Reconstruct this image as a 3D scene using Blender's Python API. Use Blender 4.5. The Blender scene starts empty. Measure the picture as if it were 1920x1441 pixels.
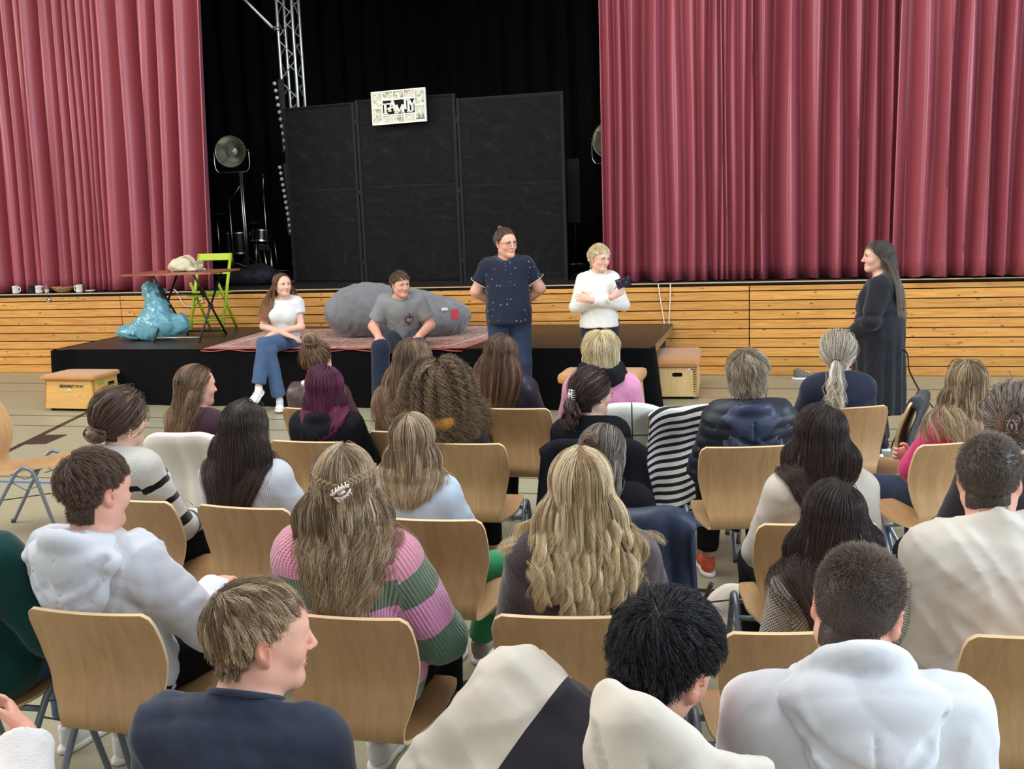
import bpy, bmesh, math, random
import numpy as np
from mathutils import Vector, Matrix

random.seed(7)
RNG = np.random.default_rng(11)
SC = bpy.context.scene
COL = SC.collection

# ---------------------------------------------------------------- camera
CAM_POS = np.array([0.0, 0.0, 1.927])
CAM_F = np.array([-0.24936, 0.95439, -0.16422])
CAM_R = np.array([0.96839, 0.24683, -0.03596])
CAM_U = np.cross(CAM_R, CAM_F)
FPX = 2019.0
cam_data = bpy.data.cameras.new('camera')
cam_data.sensor_width = 36.0
cam_data.lens = 36.0 * FPX / 1920.0
cam_data.clip_start = 0.05
cam_data.clip_end = 200
cam = bpy.data.objects.new('camera', cam_data)
COL.objects.link(cam)
cam.matrix_world = Matrix(((CAM_R[0], CAM_U[0], -CAM_F[0], CAM_POS[0]),
                           (CAM_R[1], CAM_U[1], -CAM_F[1], CAM_POS[1]),
                           (CAM_R[2], CAM_U[2], -CAM_F[2], CAM_POS[2]),
                           (0, 0, 0, 1)))
SC.camera = cam

# ---------------------------------------------------------------- light and exposure
SC.view_settings.view_transform = 'Standard'
SC.view_settings.look = 'None'
SC.view_settings.gamma = 1.0
SC.view_settings.use_curve_mapping = False
SC.view_settings.exposure = 0.38
world = bpy.data.worlds.new('hall_daylight')
SC.world = world
world.use_nodes = True
world.node_tree.nodes['Background'].inputs[0].default_value = (0.93, 0.97, 1.0, 1)
world.node_tree.nodes['Background'].inputs[1].default_value = 0.47


def area(name, loc, target, sx, sy, power, color):
    l = bpy.data.lights.new(name, 'AREA')
    l.shape = 'RECTANGLE'
    l.size, l.size_y = sx, sy
    l.energy = power
    l.color = color
    o = bpy.data.objects.new(name, l)
    COL.objects.link(o)
    o.location = loc
    d = Vector(target) - Vector(loc)
    o.rotation_euler = d.to_track_quat('-Z', 'Y').to_euler()
    return o


area('window_light_right', (9.5, 4.0, 4.6), (-2, 6.5, 1.0), 9, 2.8, 1000, (0.74, 0.86, 1.0))
area('window_light_left', (-13.5, 3.5, 4.8), (-3, 8.5, 1.0), 8, 2.6, 640, (1.0, 0.93, 0.84))
area('ceiling_light', (-3, 5.0, 7.0), (-3, 7.5, 0), 6, 6, 400, (1.0, 0.98, 0.95))


def ray(px, py):
    return CAM_F + CAM_R * ((px - 960.0) / FPX) - CAM_U * ((py - 720.5) / FPX)


def at_y(px, py, Y):
    v = ray(px, py)
    return CAM_POS + v * (Y / v[1])


def at_z(px, py, Z):
    v = ray(px, py)
    return CAM_POS + v * ((Z - CAM_POS[2]) / v[2])


# ---------------------------------------------------------------- materials
def srgb(r, g, b):
    def c(v):
        v /= 255.0
        return v / 12.92 if v <= 0.04045 else ((v + 0.055) / 1.055) ** 2.4
    return (c(r), c(g), c(b), 1.0)


class NT:
    def __init__(self, name):
        self.m = bpy.data.materials.new(name)
        self.m.use_nodes = True
        self.t = self.m.node_tree
        self.b = self.t.nodes['Principled BSDF']

    def n(self, kind, **kw):
        x = self.t.nodes.new(kind)
        for k, v in kw.items():
            setattr(x, k, v)
        return x

    def l(self, a, b):
        self.t.links.new(a, b)

    def coord(self, which='Object', scale=(1, 1, 1), rot=(0, 0, 0), loc=(0, 0, 0)):
        tc = self.n('ShaderNodeTexCoord')
        mp = self.n('ShaderNodeMapping')
        mp.inputs['Scale'].default_value = scale
        mp.inputs['Rotation'].default_value = rot
        mp.inputs['Location'].default_value = loc
        self.l(tc.outputs[which], mp.inputs[0])
        return mp.outputs[0]

    def noise(self, vec, scale, detail=3, rough=.55, dist=0):
        x = self.n('ShaderNodeTexNoise')
        x.inputs['Scale'].default_value = scale
        x.inputs['Detail'].default_value = detail
        x.inputs['Roughness'].default_value = rough
        x.inputs['Distortion'].default_value = dist
        if vec is not None:
            self.l(vec, x.inputs['Vector'])
        return x.outputs[0]

    def wave(self, vec, scale, dist=0, detail=2, dscale=1, direction='X', typ='BANDS', profile='SIN'):
        x = self.n('ShaderNodeTexWave', wave_type=typ, wave_profile=profile)
        if typ == 'BANDS':
            x.bands_direction = direction
        x.inputs['Scale'].default_value = scale
        x.inputs['Distortion'].default_value = dist
        x.inputs['Detail'].default_value = detail
        x.inputs['Detail Scale'].default_value = dscale
        if vec is not None:
            self.l(vec, x.inputs['Vector'])
        return x.outputs['Fac']

    def ramp(self, fac, stops, interp='LINEAR'):
        x = self.n('ShaderNodeValToRGB')
        cr = x.color_ramp
        cr.interpolation = interp
        while len(cr.elements) < len(stops):
            cr.elements.new(0.5)
        while len(cr.elements) > len(stops):
            cr.elements.remove(cr.elements[-1])
        for e, (p, c) in zip(cr.elements, stops):
            e.position = p
            e.color = c if len(c) == 4 else (*c, 1)
        self.l(fac, x.inputs[0])
        return x.outputs[0]

    def math(self, op, a, b=None, c=None):
        x = self.n('ShaderNodeMath', operation=op)
        for i, v in enumerate((a, b, c)):
            if v is None:
                continue
            if isinstance(v, (int, float)):
                x.inputs[i].default_value = v
            else:
                self.l(v, x.inputs[i])
        return x.outputs[0]

    def mix(self, fac, a, b, blend='MIX'):
        x = self.n('ShaderNodeMix', data_type='RGBA', blend_type=blend)
        for i, v in ((0, fac), (6, a), (7, b)):
            if isinstance(v, (int, float, tuple)):
                x.inputs[i].default_value = v
            else:
                self.l(v, x.inputs[i])
        return x.outputs[2]

    def attr(self, name):
        x = self.n('ShaderNodeAttribute')
        x.attribute_name = name
        return x

    def sep(self, vec):
        x = self.n('ShaderNodeSeparateXYZ')
        self.l(vec, x.inputs[0])
        return x.outputs

    def bump(self, h, strength=.3, dist=.01):
        x = self.n('ShaderNodeBump')
        x.inputs['Strength'].default_value = strength
        x.inputs['Distance'].default_value = dist
        self.l(h, x.inputs['Height'])
        self.l(x.outputs[0], self.b.inputs['Normal'])

    def col(self, c):
        if isinstance(c, tuple):
            self.b.inputs['Base Color'].default_value = c
        else:
            self.l(c, self.b.inputs['Base Color'])

    def set(self, rough=.6, spec=.5, metal=0, sheen=0, trans=0, ior=1.5, aniso=0, sss=0, coat=0):
        b = self.b.inputs
        b['Roughness'].default_value = rough
        b['Specular IOR Level'].default_value = spec
        b['Metallic'].default_value = metal
        b['Sheen Weight'].default_value = sheen
        b['Sheen Roughness'].default_value = .4
        b['Transmission Weight'].default_value = trans
        b['IOR'].default_value = ior
        b['Anisotropic'].default_value = aniso
        b['Subsurface Weight'].default_value = sss
        if sss:
            b['Subsurface Radius'].default_value = (.012, .005, .003)
        b['Coat Weight'].default_value = coat
        return self


def dk(c, f):
    return (c[0] * f, c[1] * f, c[2] * f, 1)


_MC = {}


def plain(name, c, rough=.6, spec=.4, metal=0, var=.12, vscale=6, bump=0, bscale=80, coat=0):
    """A painted, plastic or metal surface with a slight uneven tone."""
    if name in _MC:
        return _MC[name]
    t = NT(name)
    v = t.coord()
    t.col(t.mix(t.noise(v, vscale), dk(c, 1 - var), dk(c, 1 + var)))
    t.set(rough, spec, metal, coat=coat)
    if bump:
        t.bump(t.noise(v, bscale), bump, .004)
    _MC[name] = t.m
    return t.m


def fabric(name, c, rough=.85, weave=900, bump=.25, sheen=.25, var=.12, fuzz=0, c2=None, spec=.2, spots=None):
    """Woven or jersey cloth: fine grain relief, soft sheen, faint tone drift."""
    if name in _MC:
        return _MC[name]
    t = NT(name)
    v = t.coord()
    if max(c[:3]) < .02:
        sheen, spec = 0, min(spec, .12)
    base = t.mix(t.noise(v, 9, 4), dk(c, 1 - var), dk(c, 1 + var))
    if c2 is not None:
        base = t.mix(t.math('GREATER_THAN', t.noise(v, 420, 1), .55), base, c2)
    t.col(base)
    t.set(rough, spec, 0, sheen)
    h = t.noise(v, weave, 2)
    if fuzz:
        h = t.math('ADD', h, t.math('MULTIPLY', t.noise(v, fuzz, 3), 1.6))
    t.bump(h, bump, .003)
    _MC[name] = t.m
    return t.m


def rib_knit(t, scale=320, strength=.6):
    """Knit relief that follows the garment's own 'rib' coordinate."""
    rib = t.attr('rib').outputs['Fac']
    al = t.attr('along').outputs['Fac']
    a = t.math('SINE', t.math('MULTIPLY', rib, scale * 3.2))
    b = t.math('SINE', t.math('MULTIPLY', al, scale * 3.6))
    t.bump(t.math('ADD', a, t.math('MULTIPLY', b, .55)), strength, .004)


def knit(name, c, scale=420, strength=.4, stripes=None, var=.1, sheen=.5):
    """Knitted cloth; stripes = ramp stops over the 'along' coordinate (0..1 m)."""
    if name in _MC:
        return _MC[name]
    t = NT(name)
    v = t.coord()
    if stripes:
        f = t.attr('along').outputs['Fac']
        f = t.math('ADD', f, t.math('MULTIPLY', t.math('SUBTRACT', t.noise(v, 26, 2), .5), .012))
        base = t.ramp(f, stripes, 'CONSTANT')
    else:
        base = c
    base = t.mix(t.noise(v, 170, 2), t.mix(1.0, base, (1 - var, 1 - var, 1 - var, 1), 'MULTIPLY'), base)
    t.col(base)
    t.set(.9, .15, 0, sheen)
    rib_knit(t, scale, strength * .5)
    _MC[name] = t.m
    return t.m


def skin_mat(name, c):
    if name in _MC:
        return _MC[name]
    t = NT(name)
    v = t.coord()
    fl = t.attr('flush').outputs['Fac']
    base = t.mix(t.noise(v, 22, 3), dk(c, .93), dk(c, 1.06))
    red = (min(1, c[0] * 1.02), c[1] * .60, c[2] * .55, 1)
    t.col(t.mix(t.math('MULTIPLY', fl, .75), base, red))
    t.set(.5, .35, sss=.12)
    t.bump(t.noise(v, 500, 2), .06, .002)
    _MC[name] = t.m
    return t.m


def hair_mat(name, root, tip, var=.35, rough=.42, streak=None, spec=.4):
    """Hair: colour from root to tip with lighter and darker strands."""
    if name in _MC:
        return _MC[name]
    t = NT(name)
    f = t.attr('inter').outputs['Fac']
    r = t.attr('rnd').outputs['Fac']
    base = t.mix(f, root, tip)
    k = t.math('ADD', t.math('MULTIPLY', r, 2 * var), 1 - var)
    kk = t.n('ShaderNodeCombineColor')
    for i in range(3):
        t.l(k, kk.inputs[i])
    base = t.mix(1.0, base, kk.outputs[0], 'MULTIPLY')
    if streak is not None:
        base = t.mix(t.math('MULTIPLY', t.math('GREATER_THAN', t.attr('rnd2').outputs['Fac'], .62), .7), base, streak)
    t.col(base)
    t.set(max(rough, .42), spec)
    _MC[name] = t.m
    return t.m


# ---------------------------------------------------------------- mesh helpers
def link(o, parent=None):
    COL.objects.link(o)
    if parent is not None:
        o.parent = parent
    return o


def raw_mesh(name, v, f, mats=(), smooth=True, mi=None):
    """Mesh from arrays; f is an (n,k) integer array or a list of faces."""
    me = bpy.data.meshes.new(name)
    v = np.asarray(v, np.float32)
    if isinstance(f, np.ndarray):
        n, k = f.shape
        me.vertices.add(len(v))
        me.vertices.foreach_set('co', v.ravel())
        me.loops.add(n * k)
        me.loops.foreach_set('vertex_index', f.astype(np.int32).ravel())
        me.polygons.add(n)
        me.polygons.foreach_set('loop_start', np.arange(0, n * k, k, dtype=np.int32))
    else:
        me.from_pydata([tuple(map(float, p)) for p in v], [], [tuple(map(int, q)) for q in f])
        n = len(f)
    for m in mats:
        me.materials.append(m)
    if mi is not None:
        me.polygons.foreach_set('material_index', np.asarray(mi, np.int32))
    me.polygons.foreach_set('use_smooth', np.full(len(me.polygons), smooth, dtype=bool))
    me.update(calc_edges=True)
    return me


def put(name, me, parent=None, loc=(0, 0, 0), rot=(0, 0, 0)):
    o = bpy.data.objects.new(name, me)
    o.location = loc
    o.rotation_euler = rot
    return link(o, parent)


def fattr(me, name, vals):
    a = me.attributes.new(name, 'FLOAT', 'POINT')
    a.data.foreach_set('value', np.asarray(vals, np.float32))


def thing(name, label, cat, loc=(0, 0, 0), rz=0.0, group=None, scale=1.0):
    o = bpy.data.objects.new(name, None)
    o.empty_display_size = .1
    o.location = loc
    o.rotation_euler = (0, 0, rz)
    o.scale = (scale,) * 3
    COL.objects.link(o)
    return tag(o, label, cat, group)


def tag(o, label=None, cat=None, group=None, kind=None):
    for k, v in (('label', label), ('category', cat), ('group', group), ('kind', kind)):
        if v:
            o[k] = v
    return o


class MB:
    """Collects boxes, tubes, lathes and sheets in one bmesh."""

    def __init__(self):
        self.v, self.f, self.s = [], [], []

    def add(self, v, f, smooth=False):
        o = len(self.v)
        self.v.extend([tuple(p) for p in v])
        self.f.extend([tuple(i + o for i in q) for q in f])
        self.s.extend([smooth] * len(f))
        return self

    def box(self, c, s, rz=0, M=None, bev=0.0):
        hx, hy, hz = s[0] / 2, s[1] / 2, s[2] / 2
        if bev <= 0:
            vs = [(x * hx, y * hy, z * hz) for z in (-1, 1) for x, y in ((-1, -1), (1, -1), (1, 1), (-1, 1))]
            fs = [(0, 3, 2, 1), (4, 5, 6, 7), (0, 1, 5, 4), (1, 2, 6, 5), (2, 3, 7, 6), (3, 0, 4, 7)]
        else:
            bm = bmesh.new()
            bmesh.ops.create_cube(bm, size=1)
            bmesh.ops.scale(bm, vec=s, verts=bm.verts)
            bmesh.ops.bevel(bm, geom=bm.edges[:], offset=bev, segments=2, affect='EDGES', profile=.6)
            vs = [tuple(v.co) for v in bm.verts]
            bm.verts.index_update()
            fs = [tuple(v.index for v in f.verts) for f in bm.faces]
            bm.free()
        R = Matrix.Rotation(rz, 3, 'Z') if M is None else M
        self.add([tuple(R @ Vector(p) + Vector(c)) for p in vs], fs, False)
        return self

    def tube(self, pts, r, seg=8, caps=True, closed=False):
        pts = [Vector(p) for p in pts]
        n = len(pts)
        rs = [r] * n if isinstance(r, (int, float)) else list(r)
        up = None
        vs, fs = [], []
        for i, p in enumerate(pts):
            if closed:
                t = pts[(i + 1) % n] - pts[i - 1]
            else:
                t = pts[min(i + 1, n - 1)] - pts[max(i - 1, 0)]
            t = t.normalized() if t.length > 1e-9 else Vector((0, 0, 1))
            if up is None:
                up = t.orthogonal().normalized()
            else:
                up = (up - t * up.dot(t))
                up = up.normalized() if up.length > 1e-6 else t.orthogonal().normalized()
            b = t.cross(up)
            for k in range(seg):
                a = 2 * math.pi * k / seg
                vs.append(tuple(p + (up * math.cos(a) + b * math.sin(a)) * rs[i]))
        m = n if closed else n - 1
        for i in range(m):
            j = (i + 1) % n
            for k in range(seg):
                k2 = (k + 1) % seg
                fs.append((i * seg + k, i * seg + k2, j * seg + k2, j * seg + k))
        if caps and not closed:
            fs.append(tuple(range(seg))[::-1])
            fs.append(tuple((n - 1) * seg + k for k in range(seg)))
        return self.add(vs, fs, True)

    def lathe(self, prof, c=(0, 0, 0), seg=20, M=None):
        vs, fs = [], []
        for r, z in prof:
            for k in range(seg):
                a = 2 * math.pi * k / seg
                vs.append((r * math.cos(a), r * math.sin(a), z))
        for i in range(len(prof) - 1):
            for k in range(seg):
                k2 = (k + 1) % seg
                fs.append((i * seg + k, i * seg + k2, (i + 1) * seg + k2, (i + 1) * seg + k))
        if M is None:
            M = Matrix.Identity(3)
        return self.add([tuple(M @ Vector(p) + Vector(c)) for p in vs], fs, True)

    def mesh(self, name, mat):
        me = bpy.data.meshes.new(name)
        me.from_pydata(self.v, [], self.f)
        for m in (mat if isinstance(mat, (list, tuple)) else [mat]):
            me.materials.append(m)
        me.polygons.foreach_set('use_smooth', self.s)
        me.update()
        return me

    def put(self, name, mat, parent=None, loc=(0, 0, 0), rot=(0, 0, 0)):
        return put(name, self.mesh(name, mat), parent, loc, rot)


def bez(pts, n=8):
    """Catmull-Rom through points."""
    P = [Vector(p) for p in pts]
    P = [P[0] * 2 - P[1]] + P + [P[-1] * 2 - P[-2]]
    out = []
    for i in range(1, len(P) - 2):
        for k in range(n):
            t = k / n
            a, b, c, d = P[i - 1], P[i], P[i + 1], P[i + 2]
            out.append(.5 * ((2 * b) + (c - a) * t + (2 * a - 5 * b + 4 * c - d) * t * t + (3 * b - a - 3 * c + d) * t ** 3))
    out.append(P[-2])
    return out
# ---------------------------------------------------------------- implicit surfaces
def axis(lo, hi, step, zones=()):
    """Grid line with finer steps inside the zones [(a, b, step), ...]."""
    out, x = [lo], lo
    while x < hi:
        st = step
        for a, b, s in zones:
            if a - step <= x <= b:
                st = min(st, s if x >= a - s else max(s, min(step, a - x)))
        x += st
        out.append(x)
    return np.array(out, np.float32)


class Field:
    def __init__(self, xs, ys, zs):
        self.x, self.y, self.z = xs, ys, zs
        self.D = np.full((len(xs), len(ys), len(zs)), .25, np.float32)

    def like(self):
        f = Field.__new__(Field)
        f.x, f.y, f.z = self.x, self.y, self.z
        f.D = np.full(self.D.shape, .25, np.float32)
        return f

    def grid(self):
        return self.x[:, None, None], self.y[None, :, None], self.z[None, None, :]

    def _blk(self, lo, hi):
        s = []
        for ax, a, b in ((self.x, lo[0], hi[0]), (self.y, lo[1], hi[1]), (self.z, lo[2], hi[2])):
            i = max(0, int(np.searchsorted(ax, a)) - 1)
            j = min(len(ax), int(np.searchsorted(ax, b)) + 1)
            if j - i < 1:
                return None
            s.append(slice(i, j))
        return tuple(s)

    def prim(self, q, inflate=0.0):
        kind, k = q[0], q[-1]
        m = abs(k) + .03 + max(inflate, 0)
        if kind == 'rc':
            _, a, b, ra, rb, _ = q
            a, b = np.asarray(a, float), np.asarray(b, float)
            R = max(ra, rb) + m
            blk = self._blk(np.minimum(a, b) - R, np.maximum(a, b) + R)
            if blk is None:
                return self
            X, Y, Z = self.x[blk[0]][:, None, None], self.y[blk[1]][None, :, None], self.z[blk[2]][None, None, :]
            ba = b - a
            L = float(ba @ ba) + 1e-9
            px, py, pz = X - a[0], Y - a[1], Z - a[2]
            t = np.clip((px * ba[0] + py * ba[1] + pz * ba[2]) / L, 0, 1)
            d = np.sqrt((px - t * ba[0]) ** 2 + (py - t * ba[1]) ** 2 + (pz - t * ba[2]) ** 2) - (ra + (rb - ra) * t)
        else:
            _, c, r, Rm, _ = q
            c, r = np.asarray(c, float), np.asarray(r, float)
            Rm = np.eye(3) if Rm is None else np.asarray(Rm)
            ext = np.abs(Rm) @ r + m
            blk = self._blk(c - ext, c + ext)
            if blk is None:
                return self
            X, Y, Z = self.x[blk[0]][:, None, None] - c[0], self.y[blk[1]][None, :, None] - c[1], self.z[blk[2]][None, None, :] - c[2]
            u = [(X * Rm[0, i] + Y * Rm[1, i] + Z * Rm[2, i]) for i in range(3)]
            k0 = np.sqrt(sum((u[i] / r[i]) ** 2 for i in range(3)))
            k1 = np.sqrt(sum((u[i] / r[i] ** 2) ** 2 for i in range(3))) + 1e-6
            d = k0 * (k0 - 1) / k1
        d = (d - inflate).astype(np.float32)
        A = self.D[blk]
        if k < 0:                        # carve
            k = -k
            d = -d
            h = np.clip(k - np.abs(A - d), 0, None) / k
            self.D[blk] = np.maximum(A, d) + h * h * k * .25
        else:
            h = np.clip(k - np.abs(A - d), 0, None) / max(k, 1e-6)
            self.D[blk] = np.minimum(A, d) - h * h * k * .25
        return self

    def prims(self, qs, inflate=0.0):
        for q in qs:
            self.prim(q, inflate)
        return self

    def merge(self, o, k=.02):
        h = np.clip(k - np.abs(self.D - o.D), 0, None) / k
        self.D = np.minimum(self.D, o.D) - h * h * k * .25
        return self

    def cut(self, p, n):
        """Keep the side of the plane that n points away from."""
        X, Y, Z = self.grid()
        n = np.asarray(n, float)
        n = n / np.linalg.norm(n)
        self.D = np.maximum(self.D, ((X - p[0]) * n[0] + (Y - p[1]) * n[1] + (Z - p[2]) * n[2]).astype(np.float32))
        return self

    def wrinkle(self, amp, freq=26.0, seed=0, zdir=.55):
        """Soft cloth folds pressed into the surface."""
        if amp <= 0:
            return self
        w = np.where(np.abs(self.D) < .03)
        if not len(w[0]):
            return self
        X, Y, Z = self.x[w[0]], self.y[w[1]], self.z[w[2]]
        r = np.random.default_rng(seed + 5)
        s = np.zeros(len(X), np.float32)
        for i in range(5):
            a = r.normal(size=3)
            a[2] = a[2] * zdir + (.4 if i % 2 else 0)
            a /= np.linalg.norm(a)
            b = r.normal(size=3)
            ph = r.uniform(0, 6.28, 2)
            v = np.sin((X * a[0] + Y * a[1] + Z * a[2]) * freq * (.6 + .35 * i) + ph[0] + 2.2 * np.sin((X * b[0] + Y * b[1] + Z * b[2]) * 9 + ph[1]))
            s += (1.0 - 2.0 * np.sqrt(np.abs(v) + .02)) / (1 + .4 * i) * (1 if i % 2 else -1)
        self.D[w] += amp * s * .45
        return self

    def mesh(self, smooth=1):
        D, xs, ys, zs = self.D, self.x, self.y, self.z
        S = D < 0
        S[0], S[-1] = False, False
        S[:, 0], S[:, -1] = False, False
        S[:, :, 0], S[:, :, -1] = False, False
        D = np.where(S, np.minimum(D, -1e-6), np.maximum(D, 1e-6))
        c = np.zeros(tuple(n - 1 for n in S.shape), np.int8)
        offs = [(i, j, k) for i in (0, 1) for j in (0, 1) for k in (0, 1)]
        for i, j, k in offs:
            c += S[i:S.shape[0] - 1 + i, j:S.shape[1] - 1 + j, k:S.shape[2] - 1 + k]
        I, J, K = np.where((c > 0) & (c < 8))
        n = len(I)
        idx = np.full(c.shape, -1, np.int32)
        idx[I, J, K] = np.arange(n)
        vals, pos = {}, {}
        for o in offs:
            vals[o] = D[I + o[0], J + o[1], K + o[2]]
            pos[o] = np.stack([xs[I + o[0]], ys[J + o[1]], zs[K + o[2]]], 1)
        acc, cnt = np.zeros((n, 3)), np.zeros(n)
        for a in offs:
            for ax in range(3):
                if a[ax]:
                    continue
                b = tuple(1 if q == ax else a[q] for q in range(3))
                m = (vals[a] < 0) != (vals[b] < 0)
                t = vals[a][m] / (vals[a][m] - vals[b][m])
                acc[m] += pos[a][m] + (pos[b][m] - pos[a][m]) * t[:, None]
                cnt[m] += 1
        V = acc / np.maximum(cnt, 1)[:, None]
        quads = []
        for ax in range(3):
            o1, o2 = [(1, 2), (2, 0), (0, 1)][ax]
            sl0 = [slice(None)] * 3
            sl1 = [slice(None)] * 3
            sl0[ax], sl1[ax] = slice(0, -1), slice(1, None)
            A, B = S[tuple(sl0)], S[tuple(sl1)]
            E = np.array(np.where(A != B)).T
            if not len(E):
                continue
            E = E[(E[:, o1] > 0) & (E[:, o2] > 0)]
            f = A[E[:, 0], E[:, 1], E[:, 2]]
            q = []
            for d1, d2 in ((-1, -1), (0, -1), (0, 0), (-1, 0)):
                e = E.copy()
                e[:, o1] += d1
                e[:, o2] += d2
                e = np.minimum(e, np.array(c.shape) - 1)
                q.append(idx[e[:, 0], e[:, 1], e[:, 2]])
            q = np.stack(q, 1)
            q[~f] = q[~f][:, ::-1]
            quads.append(q)
        Q = np.concatenate(quads)
        Q = Q[(Q >= 0).all(1)]
        for _ in range(smooth):
            e = np.concatenate([Q[:, [0, 1]], Q[:, [1, 2]], Q[:, [2, 3]], Q[:, [3, 0]]])
            w = np.bincount(e[:, 0], minlength=n) + np.bincount(e[:, 1], minlength=n)
            N = np.stack([np.bincount(e[:, 0], V[e[:, 1], k], n) + np.bincount(e[:, 1], V[e[:, 0], k], n) for k in range(3)], 1)
            V = V * .5 + .5 * N / np.maximum(w, 1)[:, None]
        return V, Q


def euler(yaw=0, pitch=0, roll=0):
    """Rz(yaw) Rx(pitch) Ry(roll), degrees; +yaw turns left, +pitch looks up, +roll tips right."""
    a, b, c = (math.radians(v) for v in (yaw, pitch, roll))
    Rz = np.array([[math.cos(a), -math.sin(a), 0], [math.sin(a), math.cos(a), 0], [0, 0, 1]])
    Rx = np.array([[1, 0, 0], [0, math.cos(b), -math.sin(b)], [0, math.sin(b), math.cos(b)]])
    Ry = np.array([[math.cos(c), 0, math.sin(c)], [0, 1, 0], [-math.sin(c), 0, math.cos(c)]])
    return Rz @ Rx @ Ry


def unit(v):
    v = np.asarray(v, float)
    return v / (np.linalg.norm(v) + 1e-9)


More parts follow.
